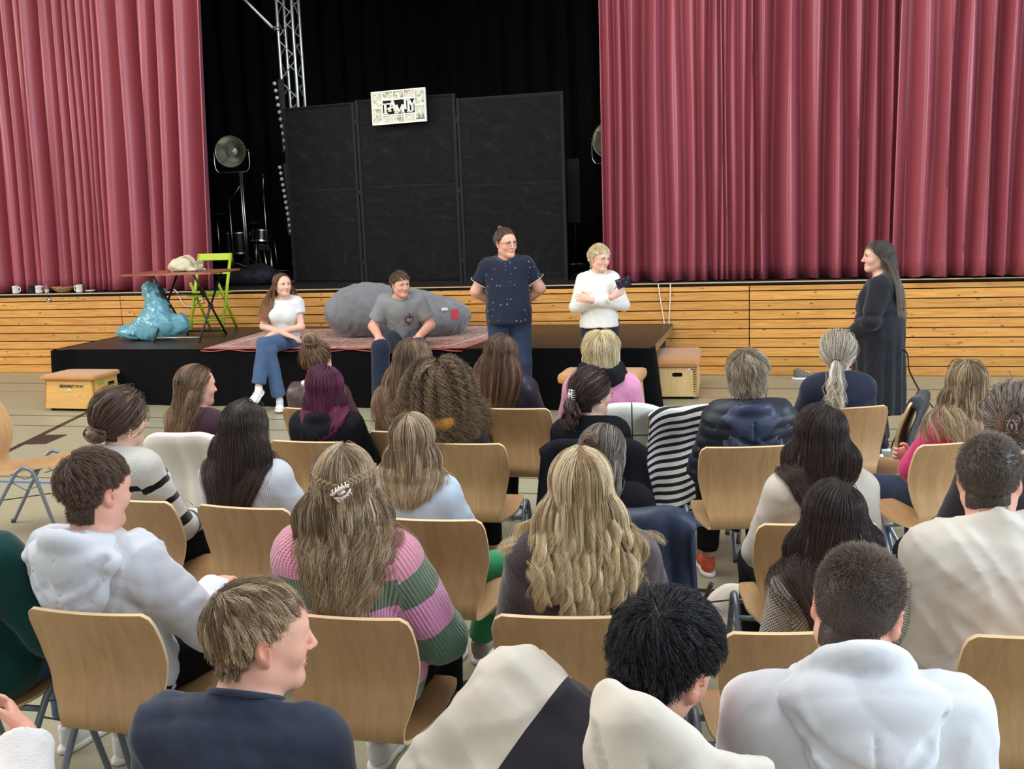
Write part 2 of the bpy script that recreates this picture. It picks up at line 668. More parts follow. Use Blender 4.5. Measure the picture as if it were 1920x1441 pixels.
# ---------------------------------------------------------------- the human figure
class Body:
    """Joints and implicit parts of one figure, in its own space: feet level at z=0, facing +y."""

    def __init__(self, sit=True, female=True, lean=(-10, 0), twist=0, head=(0, 0, 0), arms=None, legs=None, fat=0.0, hip=None, hand_l=None, hand_r=None, neck_fwd=0.0):
        self.female, self.fat = female, fat
        self.hz = hip if hip else (.555 if sit else .93)
        self.Rt = euler(twist, -lean[0], lean[1])
        self.O = np.array([0, 0, self.hz])
        T = self.T
        w = .138 if female else .158
        self.SL, self.SR = T(-w, -.010, .392), T(w, -.010, .392)
        self.N = T(0, .005 + neck_fwd * .3, .478)
        self.Rh = euler(*head)
        self.H = self.N + self.Rt @ np.array([0, .012 + neck_fwd, .030]) + self.Rh @ np.array([0, .012, .088])
        if arms is None:
            arms = (((-.205, .045, .125), (-.09, .26, .09)), ((.205, .045, .125), (.09, .26, .09)))
        (self.EL, self.WL), (self.ER, self.WR) = [[T(*q) if len(q) == 3 else np.array(q[:3]) for q in s] for s in arms]
        if legs is None:
            legs = (((-.12, .43, .51), (-.13, .42, .09)), ((.12, .43, .51), (.13, .42, .09))) if sit else (((-.10, .03, .50), (-.11, 0, .09)), ((.10, .03, .50), (.11, 0, .09)))
        (self.KL, self.AL), (self.KR, self.AR) = [[np.array(q, float) for q in s] for s in legs]
        hx = .088
        self.HL, self.HR = np.array([-hx, 0, self.hz]), np.array([hx, 0, self.hz])
        self.hands = (hand_l, hand_r)

    def T(self, x, y, z):
        return self.O + self.Rt @ np.array([x, y, z])

    def h(self, x, y, z):
        return self.H + self.Rh @ np.array([x, y, z])

    def torso(self, soft=.05):
        T, R, F, f = self.T, self.Rt, self.female, self.fat
        q = [('el', T(0, -.005, .01), (.165 + f * .7, .125 + f, .125), R, soft),
             ('el', T(0, .0, .15), ((.135 if F else .148) + f, .100 + f, .13), R, soft),
             ('el', T(0, .0, .30), ((.143 if F else .166) + f * .7, .108 + f * .6, .155), R, soft),
             ('rc', T(-.085, -.012, .372), T(.085, -.012, .372), .072 + f * .3, .072 + f * .3, soft),
             ('rc', self.SL, self.SR, (.050 if F else .058) + f * .3, (.050 if F else .058) + f * .3, .04)]
        if F:
            q += [('el', T(-.066, .092, .285), (.062, .052, .062), R, .04), ('el', T(.066, .092, .285), (.062, .052, .062), R, .04)]
        for S in (self.SL, self.SR):
            q.append(('rc', self.N - self.Rt @ np.array([0, .014, .022]), S * .8 + self.N * .2, .046, .046, .04))
        return q

    def neck(self):
        r = .050 if self.female else .060
        return [('rc', self.N + self.Rt @ np.array([0, -.005, -.05]), self.H + self.Rh @ np.array([0, -.018, -.055]), r + .004, r, .03)]

    def arm(self, side, t0=0.0, t1=2.0, r=0.0):
        S, E, W = (self.SL, self.EL, self.WL) if side == 0 else (self.SR, self.ER, self.WR)
        b = (.0 if self.female else .006) + self.fat * .35
        q = []
        t = min(t1, 1)
        q.append(('rc', S, S + (E - S) * t, .052 + b, (.052 + b) + (.041 - .052) * t, .03))
        if t1 > 1:
            q.append(('rc', E, E + (W - E) * (t1 - 1), .041 + b, .041 + b + (.028 - .041) * (t1 - 1), .02))
        return q

    def legprims(self, t1=2.0):
        q = []
        f = self.fat
        for H, K, A in ((self.HL, self.KL, self.AL), (self.HR, self.KR, self.AR)):
            q.append(('rc', H, K, .085 + f * .6, .058 + f * .3, .04))
            if t1 > 1:
                m = K * .62 + A * .38 + unit(np.cross(K - A, [1, 0, 0])) * -.012
                q.append(('rc', K, m, .056 + f * .3, .052 + f * .3, .03))
                q.append(('rc', m, A, .052 + f * .3, .037, .03))
        return q

    def hand(self, side):
        """Palm, four jointed fingers of unequal length and a side thumb."""
        W, E = (self.WL, self.EL) if side == 0 else (self.WR, self.ER)
        spec = self.hands[side] or {}
        d = unit(spec.get('dir', W - E))
        nrm = np.asarray(spec.get('palm', (0, 0, -1)), float)
        nrm = unit(nrm - d * (nrm @ d))
        sgn = 1 if side == 0 else -1
        a = np.cross(d, nrm) * sgn * -1      # towards the thumb
        if spec.get('flip'):
            a = -a
        curl = spec.get('curl', .55)
        s = .92 if self.female else 1.02
        q = [('rc', W, W + d * .03 * s, .026 * s, .024 * s, .015),
             ('el', W + d * .055 * s, (.05 * s, .039 * s, .015 * s), np.stack([d, a, nrm], 1), .012)]
        for o, L in ((.030, .074), (.010, .084), (-.010, .078), (-.029, .060)):
            b = W + d * .092 * s + a * o * s
            ang, r = .18 + curl * .5, .0088 * s
            p = b
            dd = unit(d + a * o * 4.0)
            for i, (fr, rr) in enumerate(((.45, 1), (.31, .92), (.24, .82))):
                v = dd * math.cos(ang) + nrm * math.sin(ang)
                e = p + v * L * fr * s
                q.append(('rc', p, e, r * rr, r * rr * .93, .002))
                p = e
                ang += curl * .85
        tb = W + d * .025 * s + a * .028 * s
        t1 = tb + (d * .55 + a * .62 + nrm * .35) * .042 * s
        t2 = t1 + unit(d * .9 + a * .25 + nrm * (.2 + curl * .4)) * .034 * s
        t3 = t2 + unit(d * 1 - a * .05 + nrm * (.2 + curl * .5)) * .026 * s
        q += [('rc', tb, t1, .014 * s, .0115 * s, .008), ('rc', t1, t2, .0112 * s, .0102 * s, .004), ('rc', t2, t3, .0102 * s, .0085 * s, .004)]
        return q

    def headprims(self):
        h, R, F = self.h, self.Rh, self.female
        j = 0.93 if F else 1.0
        q = [('el', h(0, -.014, .030), (.0765, .096, .087), R, .02),
             ('el', h(0, .030, -.022), (.064 * j, .064, .088), R, .04),
             ('el', h(0, .058, .030), (.056, .034, .046), R, .03),
             ('rc', h(-.050 * j, -.004, -.058), h(-.014, .066, -.100 * j), .019, .017, .03),
             ('rc', h(.050 * j, -.004, -.058), h(.014, .066, -.100 * j), .019, .017, .03),
             ('el', h(0, .072, -.098 * j), (.024, .018, .017), R, .025),
             ('el', h(-.038, .062, -.030), (.024, .022, .022), R, .025), ('el', h(.038, .062, -.030), (.024, .022, .022), R, .025),
             ('rc', h(-.036, .080, .020), h(.036, .080, .020), .010, .010, .018)]
        for sx in (-1, 1):                        # eye sockets
            q.append(('el', h(sx * .031, .095, .001), (.019, .013, .0125), R, -.012))
        q += [('rc', h(0, .092, .010), h(0, .113, -.030), .0075, .0095, .012),
              ('el', h(0, .112, -.033), (.0105, .010, .0085), R, .006),
              ('el', h(-.0115, .101, -.036), (.0075, .0095, .0065), R, .006), ('el', h(.0115, .101, -.036), (.0075, .0095, .0065), R, .006)]
        q += [('rc', h(-.019, .087, -.0635), h(.019, .087, -.0635), .0055, .0055, .008), ('el', h(0, .0925, -.061), (.016, .0075, .0052), R, .006),
              ('el', h(0, .0915, -.0715), (.0155, .0078, .0060), R, .006)]
        q.append(('el', h(0, .103, -.0665), (.022, .010, .0014), R, -.004))
        for sx in (-1, 1):                        # eyelids over the eyeballs, then ears
            q.append(('el', h(sx * .031, .0755, .0105), (.0165, .0112, .0045), R, .004))
            q.append(('el', h(sx * .031, .0755, -.0100), (.015, .0110, .0045), R, .005))
            Re = R @ euler(sx * -24, 0, sx * 10)
            q.append(('el', h(sx * .081, -.012, -.006), (.0075, .0185, .0315), Re, .006))
            q.append(('el', h(sx * .0875, -.008, .0), (.0055, .0105, .019), Re, -.005))
            q.append(('el', h(sx * .080, -.004, -.031), (.006, .010, .011), Re, .006))
        return q


HEAD_R = np.array([.0795, .099, .090])     # skull used by the hair


def scalp_z(y, x=0):
    """Lowest hair height at a given front-back place on the head."""
    return np.interp(y, [-.11, -.06, -.03, -.012, .012, .03, .05, .075, .085, .10], [-.092, -.086, -.066, -.02, .008, .020, .030, .066, .080, .13])


def seg_d(P, a, b, r):
    ba = b - a
    t = np.clip(((P - a) @ ba) / (ba @ ba + 1e-9), 0, 1)
    return np.linalg.norm(P - a - t[:, None] * ba, axis=1) - r


class Coll:
    """What hair lies against: skull, face, neck, shoulders, trunk."""

    def __init__(self, b, pad=.02):
        self.b, self.pad = b, pad
        self.Ri = b.Rh.T

    def d(self, P):
        b, g = self.b, self.pad
        q = (P - b.H) @ b.Rh
        def el(u, c, r):
            u = u - np.array(c)
            r = np.array(r)
            k0 = np.linalg.norm(u / r, axis=1)
            k1 = np.linalg.norm(u / r ** 2, axis=1) + 1e-6
            return k0 * (k0 - 1) / k1
        out = el(q, (0, -.014, .030), HEAD_R)
        out = np.minimum(out, el(q, (0, .030, -.022), (.068, .064, .09)))
        out = np.minimum(out, seg_d(P, b.N + b.Rt @ np.array([0, -.005, -.05]), b.H + b.Rh @ np.array([0, -.02, -.05]), .056))
        f = b.fat
        w = .05 if b.female else .06
        out = np.minimum(out, seg_d(P, b.SL, b.SR, w + g + f * .3))
        out = np.minimum(out, seg_d(P, b.T(-.085, -.012, .372), b.T(.085, -.012, .372), .074 + g + f * .3))
        for S, E in ((b.SL, b.EL), (b.SR, b.ER)):
            out = np.minimum(out, seg_d(P, S, E, .05 + g + f * .3))
            out = np.minimum(out, seg_d(P, b.N - b.Rt @ np.array([0, .014, .022]), S * .8 + b.N * .2, .046 + g))
        qt = (P - b.O) @ b.Rt
        out = np.minimum(out, el(qt, (0, 0, .30), (.155 + g + f, .110 + g + f * .6, .16 + g)))
        out = np.minimum(out, el(qt, (0, 0, .14), (.145 + g + f, .105 + g + f, .15 + g)))
        return out

    def stick(self, P, off, amount):
        """Draw hair that has left the skull back down onto it (above ear height)."""
        b = self.b
        q = (P - b.H) @ b.Rh - np.array([0, -.014, .030])
        k0 = np.linalg.norm(q / HEAD_R, axis=1)
        d = k0 * (k0 - 1) / (np.linalg.norm(q / HEAD_R ** 2, axis=1) + 1e-6)
        g = q / HEAD_R ** 2
        g /= np.linalg.norm(g, axis=1)[:, None] + 1e-9
        m = np.clip((q[:, 2] + .055) / .03, 0, 1) * (d < .09)
        P -= (g * (np.clip(d - off, 0, None) * m * amount)[:, None]) @ b.Rh.T
        return P

    def push(self, P, off, its=2):
        e = 1e-3
        for _ in range(its):
            s = self.d(P)
            m = s < off
            if not m.any():
                break
            Q = P[m]
            g = np.stack([self.d(Q + np.eye(3)[i] * e) - s[m] for i in range(3)], 1)
            g /= np.linalg.norm(g, axis=1)[:, None] + 1e-9
            P[m] = Q + g * (off[m] - s[m])[:, None]
        return P


def nape(a, z, nr):
    """Points on the back of the neck just under the skull, head space."""
    rr = np.sqrt(np.clip(nr ** 2 - np.clip(z + .055, 0, None) ** 2, 1e-5, None))
    return np.stack([rr * np.sin(a), -.019 - rr * np.cos(a), z], -1)


def roots_on_scalp(n, rng, zmin=None, lift=0.0, nr=.05, low=-.092):
    """Points spread over the hair-bearing part of the skull, head space."""
    out = []
    tot = 0
    while tot < n:
        u = rng.normal(size=(n * 2, 3))
        u /= np.linalg.norm(u, axis=1)[:, None]
        p = u * (HEAD_R + lift) + np.array([0, -.014, .030])
        ok = p[:, 2] > scalp_z(p[:, 1]) if zmin is None else p[:, 2] > np.maximum(scalp_z(p[:, 1]), zmin)
        out.append(p[ok])
        tot += ok.sum()
    P = np.concatenate(out)[:n]
    if zmin is None:                              # hair on the nape, below the skull
        m = n // 9
        a = rng.uniform(-1.1, 1.1, m)
        z = rng.uniform(low, -.012, m)
        P[:m] = nape(a, z, nr)
        P = P[rng.permutation(n)]
    return P


def grow(b, coll, roots, d0, length, steps, comb=None, grav=(.15, .8), off=.006, vol=.02, rng=None, damp=.5, stick=.75):
    """Let strands run from the scalp: combing first, then gravity, sliding over head, neck, shoulders and back."""
    n = len(roots)
    P = b.H + roots @ b.Rh.T
    d = d0 @ b.Rh.T
    L = (np.full(n, length) if np.isscalar(length) else length) / steps
    lay = off + vol * rng.random(n) ** 1.3
    pts = [P]
    for i in range(steps):
        t = (i + .5) / steps
        g = grav[0] + (grav[1] - grav[0]) * min(1, t * 1.6)
        nd = d.copy()
        if comb is not None:
            nd += comb((P - b.H) @ b.Rh, t) @ b.Rh.T
        nd[:, 2] -= g
        nd /= np.linalg.norm(nd, axis=1)[:, None] + 1e-9
        Q = P + nd * L[:, None]
        if stick:
            Q = coll.stick(Q, lay * min(1, .35 + t * 2.2), stick)
        Q = coll.push(Q, lay * min(1, .35 + t * 2.2))
        v = Q - P
        v /= np.linalg.norm(v, axis=1)[:, None] + 1e-9
        P = P + v * L[:, None]
        d = damp * d + (1 - damp) * v
        d /= np.linalg.norm(d, axis=1)[:, None] + 1e-9
        pts.append(P)
    return np.stack(pts, 1)


def style_strands(S, rng, clump=120, tight=.6, wave=0.0, wlen=.12, curl=0.0, clen=.05, frizz=.003, wstart=.25):
    """Gather strands into locks; give the locks waves, curls and stray hairs."""
    n, k, _ = S.shape
    clump = min(clump, n)
    ci = rng.choice(n, clump, replace=False)
    mid = S[:, k // 2]
    own = np.zeros(n, int)
    for i in range(0, n, 512):
        dd = ((mid[i:i + 512, None] - mid[ci][None]) ** 2).sum(2)
        own[i:i + 512] = dd.argmin(1)
    C = S[ci][own]
    s = np.linspace(0, 1, k)
    w = (tight * np.clip(s * 1.5 - .1, 0, 1) ** .8)[None, :, None]
    S = S * (1 - w) + C * w
    seg = np.linalg.norm(np.diff(S, axis=1), axis=2).mean(1) * (k - 1)
    ph = rng.uniform(0, 6.28, clump)[own]
    arc = s[None] * seg[:, None]
    tan = np.gradient(S, axis=1)
    tan /= np.linalg.norm(tan, axis=2)[:, :, None] + 1e-9
    ref = np.array([.3, .9, .2])
    b1 = np.cross(tan, ref)
    b1 /= np.linalg.norm(b1, axis=2)[:, :, None] + 1e-9
    b2 = np.cross(tan, b1)
    env = np.clip((s - wstart * .5) / max(.3, .6 - wstart * .3), 0, 1)[None]
    if wave:
        a = 6.283 * arc / wlen + ph[:, None]
        S = S + b1 * (wave * env * np.sin(a))[:, :, None] + b2 * (wave * .45 * env * np.cos(a * .8 + 1))[:, :, None]
    if curl:
        p2 = ph[:, None] + rng.normal(0, .5, n)[:, None]
        a = 6.283 * arc / (clen * (1 + .25 * rng.normal(size=clump)[own][:, None] * .6)) + p2
        S = S + (b1 * np.sin(a)[:, :, None] + b2 * np.cos(a)[:, :, None]) * (curl * np.clip(s * 3, 0, 1)[None])[:, :, None]
    if frizz:
        f = rng.normal(size=(n, 1, 3)) * frizz
        S = S + f * (s ** 1.5)[None, :, None]
    return S, own


def strands_object(name, S, mat, parent, radius=.0008, rng=None, own=None, taper=.55):
    n, k, _ = S.shape
    cu = bpy.data.hair_curves.new(name)
    cu.add_curves([k] * n)
    cu.attributes['position'].data.foreach_set('vector', S.astype(np.float32).ravel())
    r = np.linspace(1, taper, k)
    r[-1] *= .5
    ra = cu.attributes.get('radius') or cu.attributes.new('radius', 'FLOAT', 'POINT')
    ra.data.foreach_set('value', (np.ones((n, 1)) * r[None] * radius).astype(np.float32).ravel())
    it = cu.attributes.new('inter', 'FLOAT', 'POINT')
    it.data.foreach_set('value', np.tile(np.linspace(0, 1, k), n).astype(np.float32))
    rn = rng.random(n)
    r2 = rn.copy()
    if own is not None:
        lk = rng.random(own.max() + 1)[own]
        rn = .5 * rn + .5 * lk
        r2 = lk * .75 + .25 * rng.random(n)
    for nm, vv in (('rnd', rn), ('rnd2', r2)):
        a = cu.attributes.new(nm, 'FLOAT', 'POINT')
        a.data.foreach_set('value', np.repeat(vv, k).astype(np.float32))
    cu.materials.append(mat)
    o = bpy.data.objects.new(name, cu)
    link(o, parent)
    o['kind'] = 'stuff'
    return o


def lock_mesh(b, S, mat, parent, rng, radius=.011, cap_z=None, nmax=130, cap=True, cap_lift=.002, flat=None, low=-.092):
    """The body of the hair: scalp cap plus thick tapered locks beneath the fine strands."""
    V, F, A, R1 = [], [], [], []
    o = 0
    if cap:
        nu, nv = 40, 26
        th = np.linspace(0, 2 * np.pi, nu, endpoint=False)
        ph = np.linspace(0, np.pi * .86, nv)
        PH, TH = np.meshgrid(ph, th, indexing='ij')
        u = np.stack([np.sin(PH) * np.cos(TH), np.sin(PH) * np.sin(TH), np.cos(PH)], 2).reshape(-1, 3)
        p = u * (HEAD_R + cap_lift) + np.array([0, -.014, .030])
        lim = scalp_z(p[:, 1]) + .004
        if cap_z is not None:
            lim = np.maximum(lim, cap_z)
        ok = p[:, 2] > lim
        V.append(b.H + p @ b.Rh.T)
        idx = np.arange(nu * nv).reshape(nv, nu)
        q = np.stack([idx[:-1, :], np.roll(idx, -1, 1)[:-1, :], np.roll(idx, -1, 1)[1:, :], idx[1:, :]], 2).reshape(-1, 4)[:, ::-1]
        F.append(q[ok[q].all(1)])
        A.append(np.zeros(nu * nv))
        R1.append(np.full(nu * nv, .45))
        o = nu * nv
        na, nz = 14, 7
        AA, ZZ = np.meshgrid(np.linspace(-1.15, 1.15, na), np.linspace(low, .004, nz))
        p = nape(AA, ZZ, (.050 if b.female else .060) + .0015 + .0045 * np.clip((ZZ - low) / .05, 0, 1)).reshape(-1, 3)
        V.append(b.H + p @ b.Rh.T)
        idx = o + np.arange(na * nz).reshape(nz, na)
        F.append(np.stack([idx[:-1, :-1], idx[:-1, 1:], idx[1:, 1:], idx[1:, :-1]], 2).reshape(-1, 4)[:, ::-1])
        A.append(np.zeros(na * nz))
        R1.append(np.full(na * nz, .45))
        o += na * nz
    if S is not None:
        sel = rng.permutation(len(S))[:nmax]
        L = S[sel]
        step = max(1, (L.shape[1] - 1) // 9)
        L = L[:, ::step]
        n, k, _ = L.shape
        tan = np.gradient(L, axis=1)
        tan /= np.linalg.norm(tan, axis=2)[:, :, None] + 1e-9
        if flat is not None:                      # flat locks lying on what is beneath
            mid = L.reshape(-1, 3)
            e = 1e-3
            g = np.stack([flat.d(mid + np.eye(3)[i] * e) - flat.d(mid - np.eye(3)[i] * e) for i in range(3)], 1).reshape(n, k, 3)
            b1 = np.cross(tan, g)
        else:
            b1 = np.cross(tan, np.array([.31, .2, .93]))
        b1 /= np.linalg.norm(b1, axis=2)[:, :, None] + 1e-9
        b2 = np.cross(tan, b1) * (1.0 if flat is None else .3)
        s = np.linspace(0, 1, k)
        r = radius * np.interp(s, [0, .12, .6, 1], [.35, .9, 1, .22])
        ang = np.linspace(0, 2 * np.pi, 5, endpoint=False)
        ring = (b1[:, :, None] * np.cos(ang)[None, None, :, None] + b2[:, :, None] * np.sin(ang)[None, None, :, None]) * r[None, :, None, None]
        P = L[:, :, None] + ring
        V.append(P.reshape(-1, 3))
        ids = o + np.arange(n * k * 5).reshape(n, k, 5)
        nx = np.roll(ids, -1, 2)
        q = np.stack([ids[:, :-1], nx[:, :-1], nx[:, 1:], ids[:, 1:]], 3).reshape(-1, 4)
        F.append(q)
        A.append(np.tile(np.repeat(s, 5), n))
        R1.append(np.repeat(rng.random(n), k * 5))
    me = raw_mesh('hair', np.concatenate(V), np.concatenate(F), [mat])
    fattr(me, 'inter', np.concatenate(A))
    fattr(me, 'rnd', np.concatenate(R1) * .7)
    fattr(me, 'rnd2', np.concatenate(R1) * .8)
    return put('hair', me, parent)
# ---------------------------------------------------------------- dressing and assembling a person
SKIN = dict(fair=srgb(226, 182, 160), rosy=srgb(222, 168, 146), tan=srgb(198, 146, 118))
M_EYE = plain('eye_white', srgb(225, 222, 218), .25, .5, var=.02)
M_IRIS = plain('iris_dark', srgb(58, 66, 72), .2, .5, var=.05)
M_LIP = plain('lip', srgb(200, 134, 122), .45, .4, var=.06)
M_LASH = plain('lash_dark', srgb(38, 30, 28), .7, .2)
M_BROW = plain('brow_brown', srgb(82, 60, 46), .8, .2)
M_SOLE = plain('white_rubber', srgb(228, 226, 220), .6, .3)


def body_mesh(b, root, skin, fine=.009, coarse=.032, handfine=None, sit=True):
    h = b.H
    zx = [(h[0] - .105, h[0] + .105, fine)]
    zy = [(h[1] - .135, h[1] + .135, fine)]
    zz = [(h[2] - .155, h[2] + .135, fine)]
    if handfine:
        for W, s in ((b.WL, b.hands[0]), (b.WR, b.hands[1])):
            if s is not None:
                c = W + unit(s.get('dir', (0, 0, -1))) * .08
                for zl, i in ((zx, 0), (zy, 1), (zz, 2)):
                    zl.append((c[i] - .13, c[i] + .13, handfine))
    allp = np.array([b.SL, b.SR, b.EL, b.ER, b.WL, b.WR, b.KL, b.KR, b.AL, b.AR, b.H, b.O])
    lo, hi = allp.min(0) - .24, allp.max(0) + .24
    lo[2] = max(lo[2], -.02)
    F = Field(axis(lo[0], hi[0], coarse, zx), axis(lo[1], hi[1], coarse, zy), axis(lo[2], hi[2], coarse, zz))
    F.prims(b.torso(), -.006).prims(b.legprims(), -.004).prims(b.arm(0), -.003).prims(b.arm(1), -.003)
    F.prims(b.neck()).prims(b.hand(0)).prims(b.hand(1)).prims(b.headprims())
    V, Q = F.mesh(1)
    q = (V - b.H) @ b.Rh
    cen = q[Q].mean(1)
    lip = (np.abs(cen[:, 0]) < .021) & (cen[:, 2] > -.078) & (cen[:, 2] < -.0555) & (cen[:, 1] > .082) & (np.abs(cen[:, 2] + .0665) < .0105 * np.sqrt(np.clip(1 - (cen[:, 0] / .022) ** 2, 0, 1)) + .001)
    me = raw_mesh('body', V, Q, [skin, M_LIP], mi=lip.astype(int))
    ear = np.clip((np.abs(q[:, 0]) - .074) / .012, 0, 1) * (np.abs(q[:, 2] + .005) < .045)
    cheek = np.exp(-((np.abs(q[:, 0]) - .042) ** 2 + (q[:, 2] + .028) ** 2) / .0005) * (q[:, 1] > .04) * .3
    nose = np.exp(-(q[:, 0] ** 2 + (q[:, 2] + .032) ** 2) / .0003) * (q[:, 1] > .09) * .35
    hnd = np.zeros(len(V))
    for W in (b.WL, b.WR):
        hnd = np.maximum(hnd, np.clip(1 - np.linalg.norm(V - W, axis=1) / .2, 0, 1) * .35)
    fattr(me, 'flush', np.maximum.reduce([ear * .7, cheek, nose, hnd]))
    return put('body', me, root)


def face_bits(b, root, iris=M_IRIS, brow=M_BROW, gaze=(0, 0)):
    eu = b.Rh
    for sx in (-1, 1):
        c = b.h(sx * .031, .0735, 0)
        e = MB().lathe([(.0001, -.0125)] + [(.0125 * math.sin(a), -.0125 * math.cos(a)) for a in np.linspace(.3, 2.9, 8)] + [(.0001, .0125)], seg=12)
        o = e.put('eye', M_EYE, root)
        o.location = tuple(c)
        d = b.Rh @ euler(gaze[0], gaze[1], 0) @ np.array([0, 1, 0])
        o.rotation_euler = Vector(d).to_track_quat('Z', 'Y').to_euler()
        i = MB().lathe([(.0001, .0132), (.0035, .0129), (.0062, .0117), (.0064, .0110)], seg=12)
        i.put('iris', iris, o)
        lash = [b.h(sx * x, y, z) for x, y, z in ((.0185, .0835, .0030), (.024, .0868, .0058), (.031, .0872, .0066), (.038, .0852, .0056), (.0445, .0790, .0020))]
        MB().tube(lash, [.0006, .0012, .0015, .0014, .0008], 5).put('eyelashes', M_LASH, root)
        pts = [b.h(sx * x, y, z) for x, y, z in ((.011, .0985, .0175), (.022, .0975, .0215), (.034, .0920, .0225), (.047, .080, .0175))]
        MB().tube(pts, [.0026, .0036, .0032, .0014], 6).put('eyebrow', brow, root)


def seams(b, mat, root, ga, r=.0022):
    """Raised armhole seams."""
    for S, E in ((b.SL, b.EL), (b.SR, b.ER)):
        ax = unit(unit(E - S) + b.Rt @ np.array([.9 * (1 if E[0] > 0 else -1), 0, 0]))
        x1 = unit(np.cross(ax, [0, 1, 0]))
        y1 = np.cross(ax, x1)
        R = .052 + (.0 if b.female else .006) + b.fat * .35 + ga
        c = S + unit(E - S) * .012
        pts = [tuple(c + x1 * math.cos(a) * (R + .012) + y1 * math.sin(a) * (R + .004)) for a in np.linspace(0, 6.28, 28, endpoint=False)]
        MB().tube(pts, r, 5, closed=True).put('armhole_seam', mat, root)


def garment(b, name, mat, root, step, gt, ga, neck=.487, hem=-.10, slv=1.93, wrinkle=.003, seed=0, extra=None, neck_tilt=.42, hem_flare=0.0, zones=None, cuff=0.0, sleeves=True, vneck=0.0):
    """Upper garment as one cloth surface hugging trunk and arms, open at neck, hem and cuffs."""
    P = [b.SL, b.SR, b.EL, b.ER, b.WL, b.WR, b.N, b.O]
    lo, hi = np.min(P, 0) - .20, np.max(P, 0) + .20
    lo[2] = b.O[2] + hem - .06
    F = Field(axis(lo[0], hi[0], step), axis(lo[1], hi[1], step), axis(lo[2], hi[2], step))
    F.prims(b.torso(), gt).prims(b.neck(), .010)
    if hem_flare:
        F.prim(('rc', b.T(0, .0, .16), b.T(0, .005, hem), .13 + b.fat, .15 + b.fat + hem_flare, .06), gt)
    if extra:
        F.prims(extra)
    F.cut(b.T(0, 0, hem), -b.Rt[:, 2])
    if sleeves:
        for s in (0, 1):
            A = F.like()
            A.prims(b.arm(s, t1=min(2, slv)), ga)
            S, E, W = (b.SL, b.EL, b.WL) if s == 0 else (b.SR, b.ER, b.WR)
            if slv <= 1:
                A.cut(S + (E - S) * (slv - .06), E - S)
            else:
                if cuff:
                    c0 = E + (W - E) * (slv - 1.12)
                    c1 = E + (W - E) * (slv - 1)
                    A.prim(('rc', c0, c1, .036 + cuff, .032 + cuff, .012))
                A.cut(E + (W - E) * (slv - 1.0), W - E)
            F.merge(A, .025)
    nN = b.Rt @ np.array([0, neck_tilt, 1.0])
    F.cut(b.T(0, 0, neck), nN)
    if vneck:
        F.prim(('rc', b.T(0, .135 + b.fat, neck - vneck), b.T(0, .095 + b.fat, neck + .015), .005, .050, -.008))
    F.wrinkle(wrinkle, seed=seed)
    V, Q = F.mesh(1)
    me = raw_mesh(name, V, Q, [mat])
    q = (V - b.O) @ b.Rt
    along = .5 - q[:, 2]                    # metres below the collar, down the trunk
    rib = np.arctan2(q[:, 0], q[:, 1] + .02) * .14
    for S, E, W in ((b.SL, b.EL, b.WL), (b.SR, b.ER, b.WR)):
        dt = np.minimum(seg_d(V, S, E, .055), seg_d(V, E, W, .05))
        dq = np.minimum.reduce([np.linalg.norm((q - np.array([0, 0, z])) / np.array([.17, .12, .12]), axis=1) - 1 for z in (.05, .18, .31, .38)]) * .12
        m = (dt < dq) & (np.abs(q[:, 0]) > .12)
        le = np.linalg.norm(E - S)
        t1 = np.clip(((V - S) @ unit(E - S)), 0, le)
        t2 = np.clip(((V - E) @ unit(W - E)), 0, None)
        near2 = seg_d(V, E, W, 0) < seg_d(V, S, E, 0)
        al = np.where(near2, le + t2, t1)
        along = np.where(m, .09 + al, along)
        ax = np.where(near2[:, None], unit(W - E)[None], unit(E - S)[None])
        r = V - np.where(near2[:, None], E[None], S[None])
        r = r - (r * ax).sum(1)[:, None] * ax
        r1 = np.cross(ax, np.array([.2, .3, .93]))
        r2 = np.cross(ax, r1)
        rib = np.where(m, np.arctan2((r * r1).sum(1), (r * r2).sum(1)) * .06, rib)
    fattr(me, 'along', along)
    fattr(me, 'rib', rib)
    return put(name, me, root)


def trousers(b, mat, root, step=.018, g=.010, t1=1.9, wrinkle=.004, seed=0, name='trousers', flare=0.0, top=None):
    P = [b.HL, b.HR, b.KL, b.KR, b.AL, b.AR]
    lo, hi = np.min(P, 0) - .20, np.max(P, 0) + .20
    lo[2] = max(lo[2], .0)
    F = Field(axis(lo[0], hi[0], step), axis(lo[1], hi[1], step), axis(lo[2], hi[2], step))
    f = b.fat
    F.prim(('el', b.O + np.array([0, -.01, .0]), (.168 + f * .7, .125 + f, .12), b.Rt, .05), g)
    for H, K, A in ((b.HL, b.KL, b.AL), (b.HR, b.KR, b.AR)):
        L = F.like()
        L.prim(('rc', H, K, .088 + f * .6, .060 + f * .3, .04), g)
        c = K + (A - K) * min(1.0, t1 - 1 + .06)
        L.prim(('rc', K, c, .060 + f * .3, .047 + flare, .03), g)
        L.cut(K + (A - K) * (t1 - 1), A - K)
        F.merge(L, .025)
    F.cut((0, 0, top or b.O[2] + .10), (0, 0, 1))
    F.wrinkle(wrinkle, 22, seed)
    V, Q = F.mesh(1)
    me = raw_mesh(name, V, Q, [mat])
    return put(name, me, root)


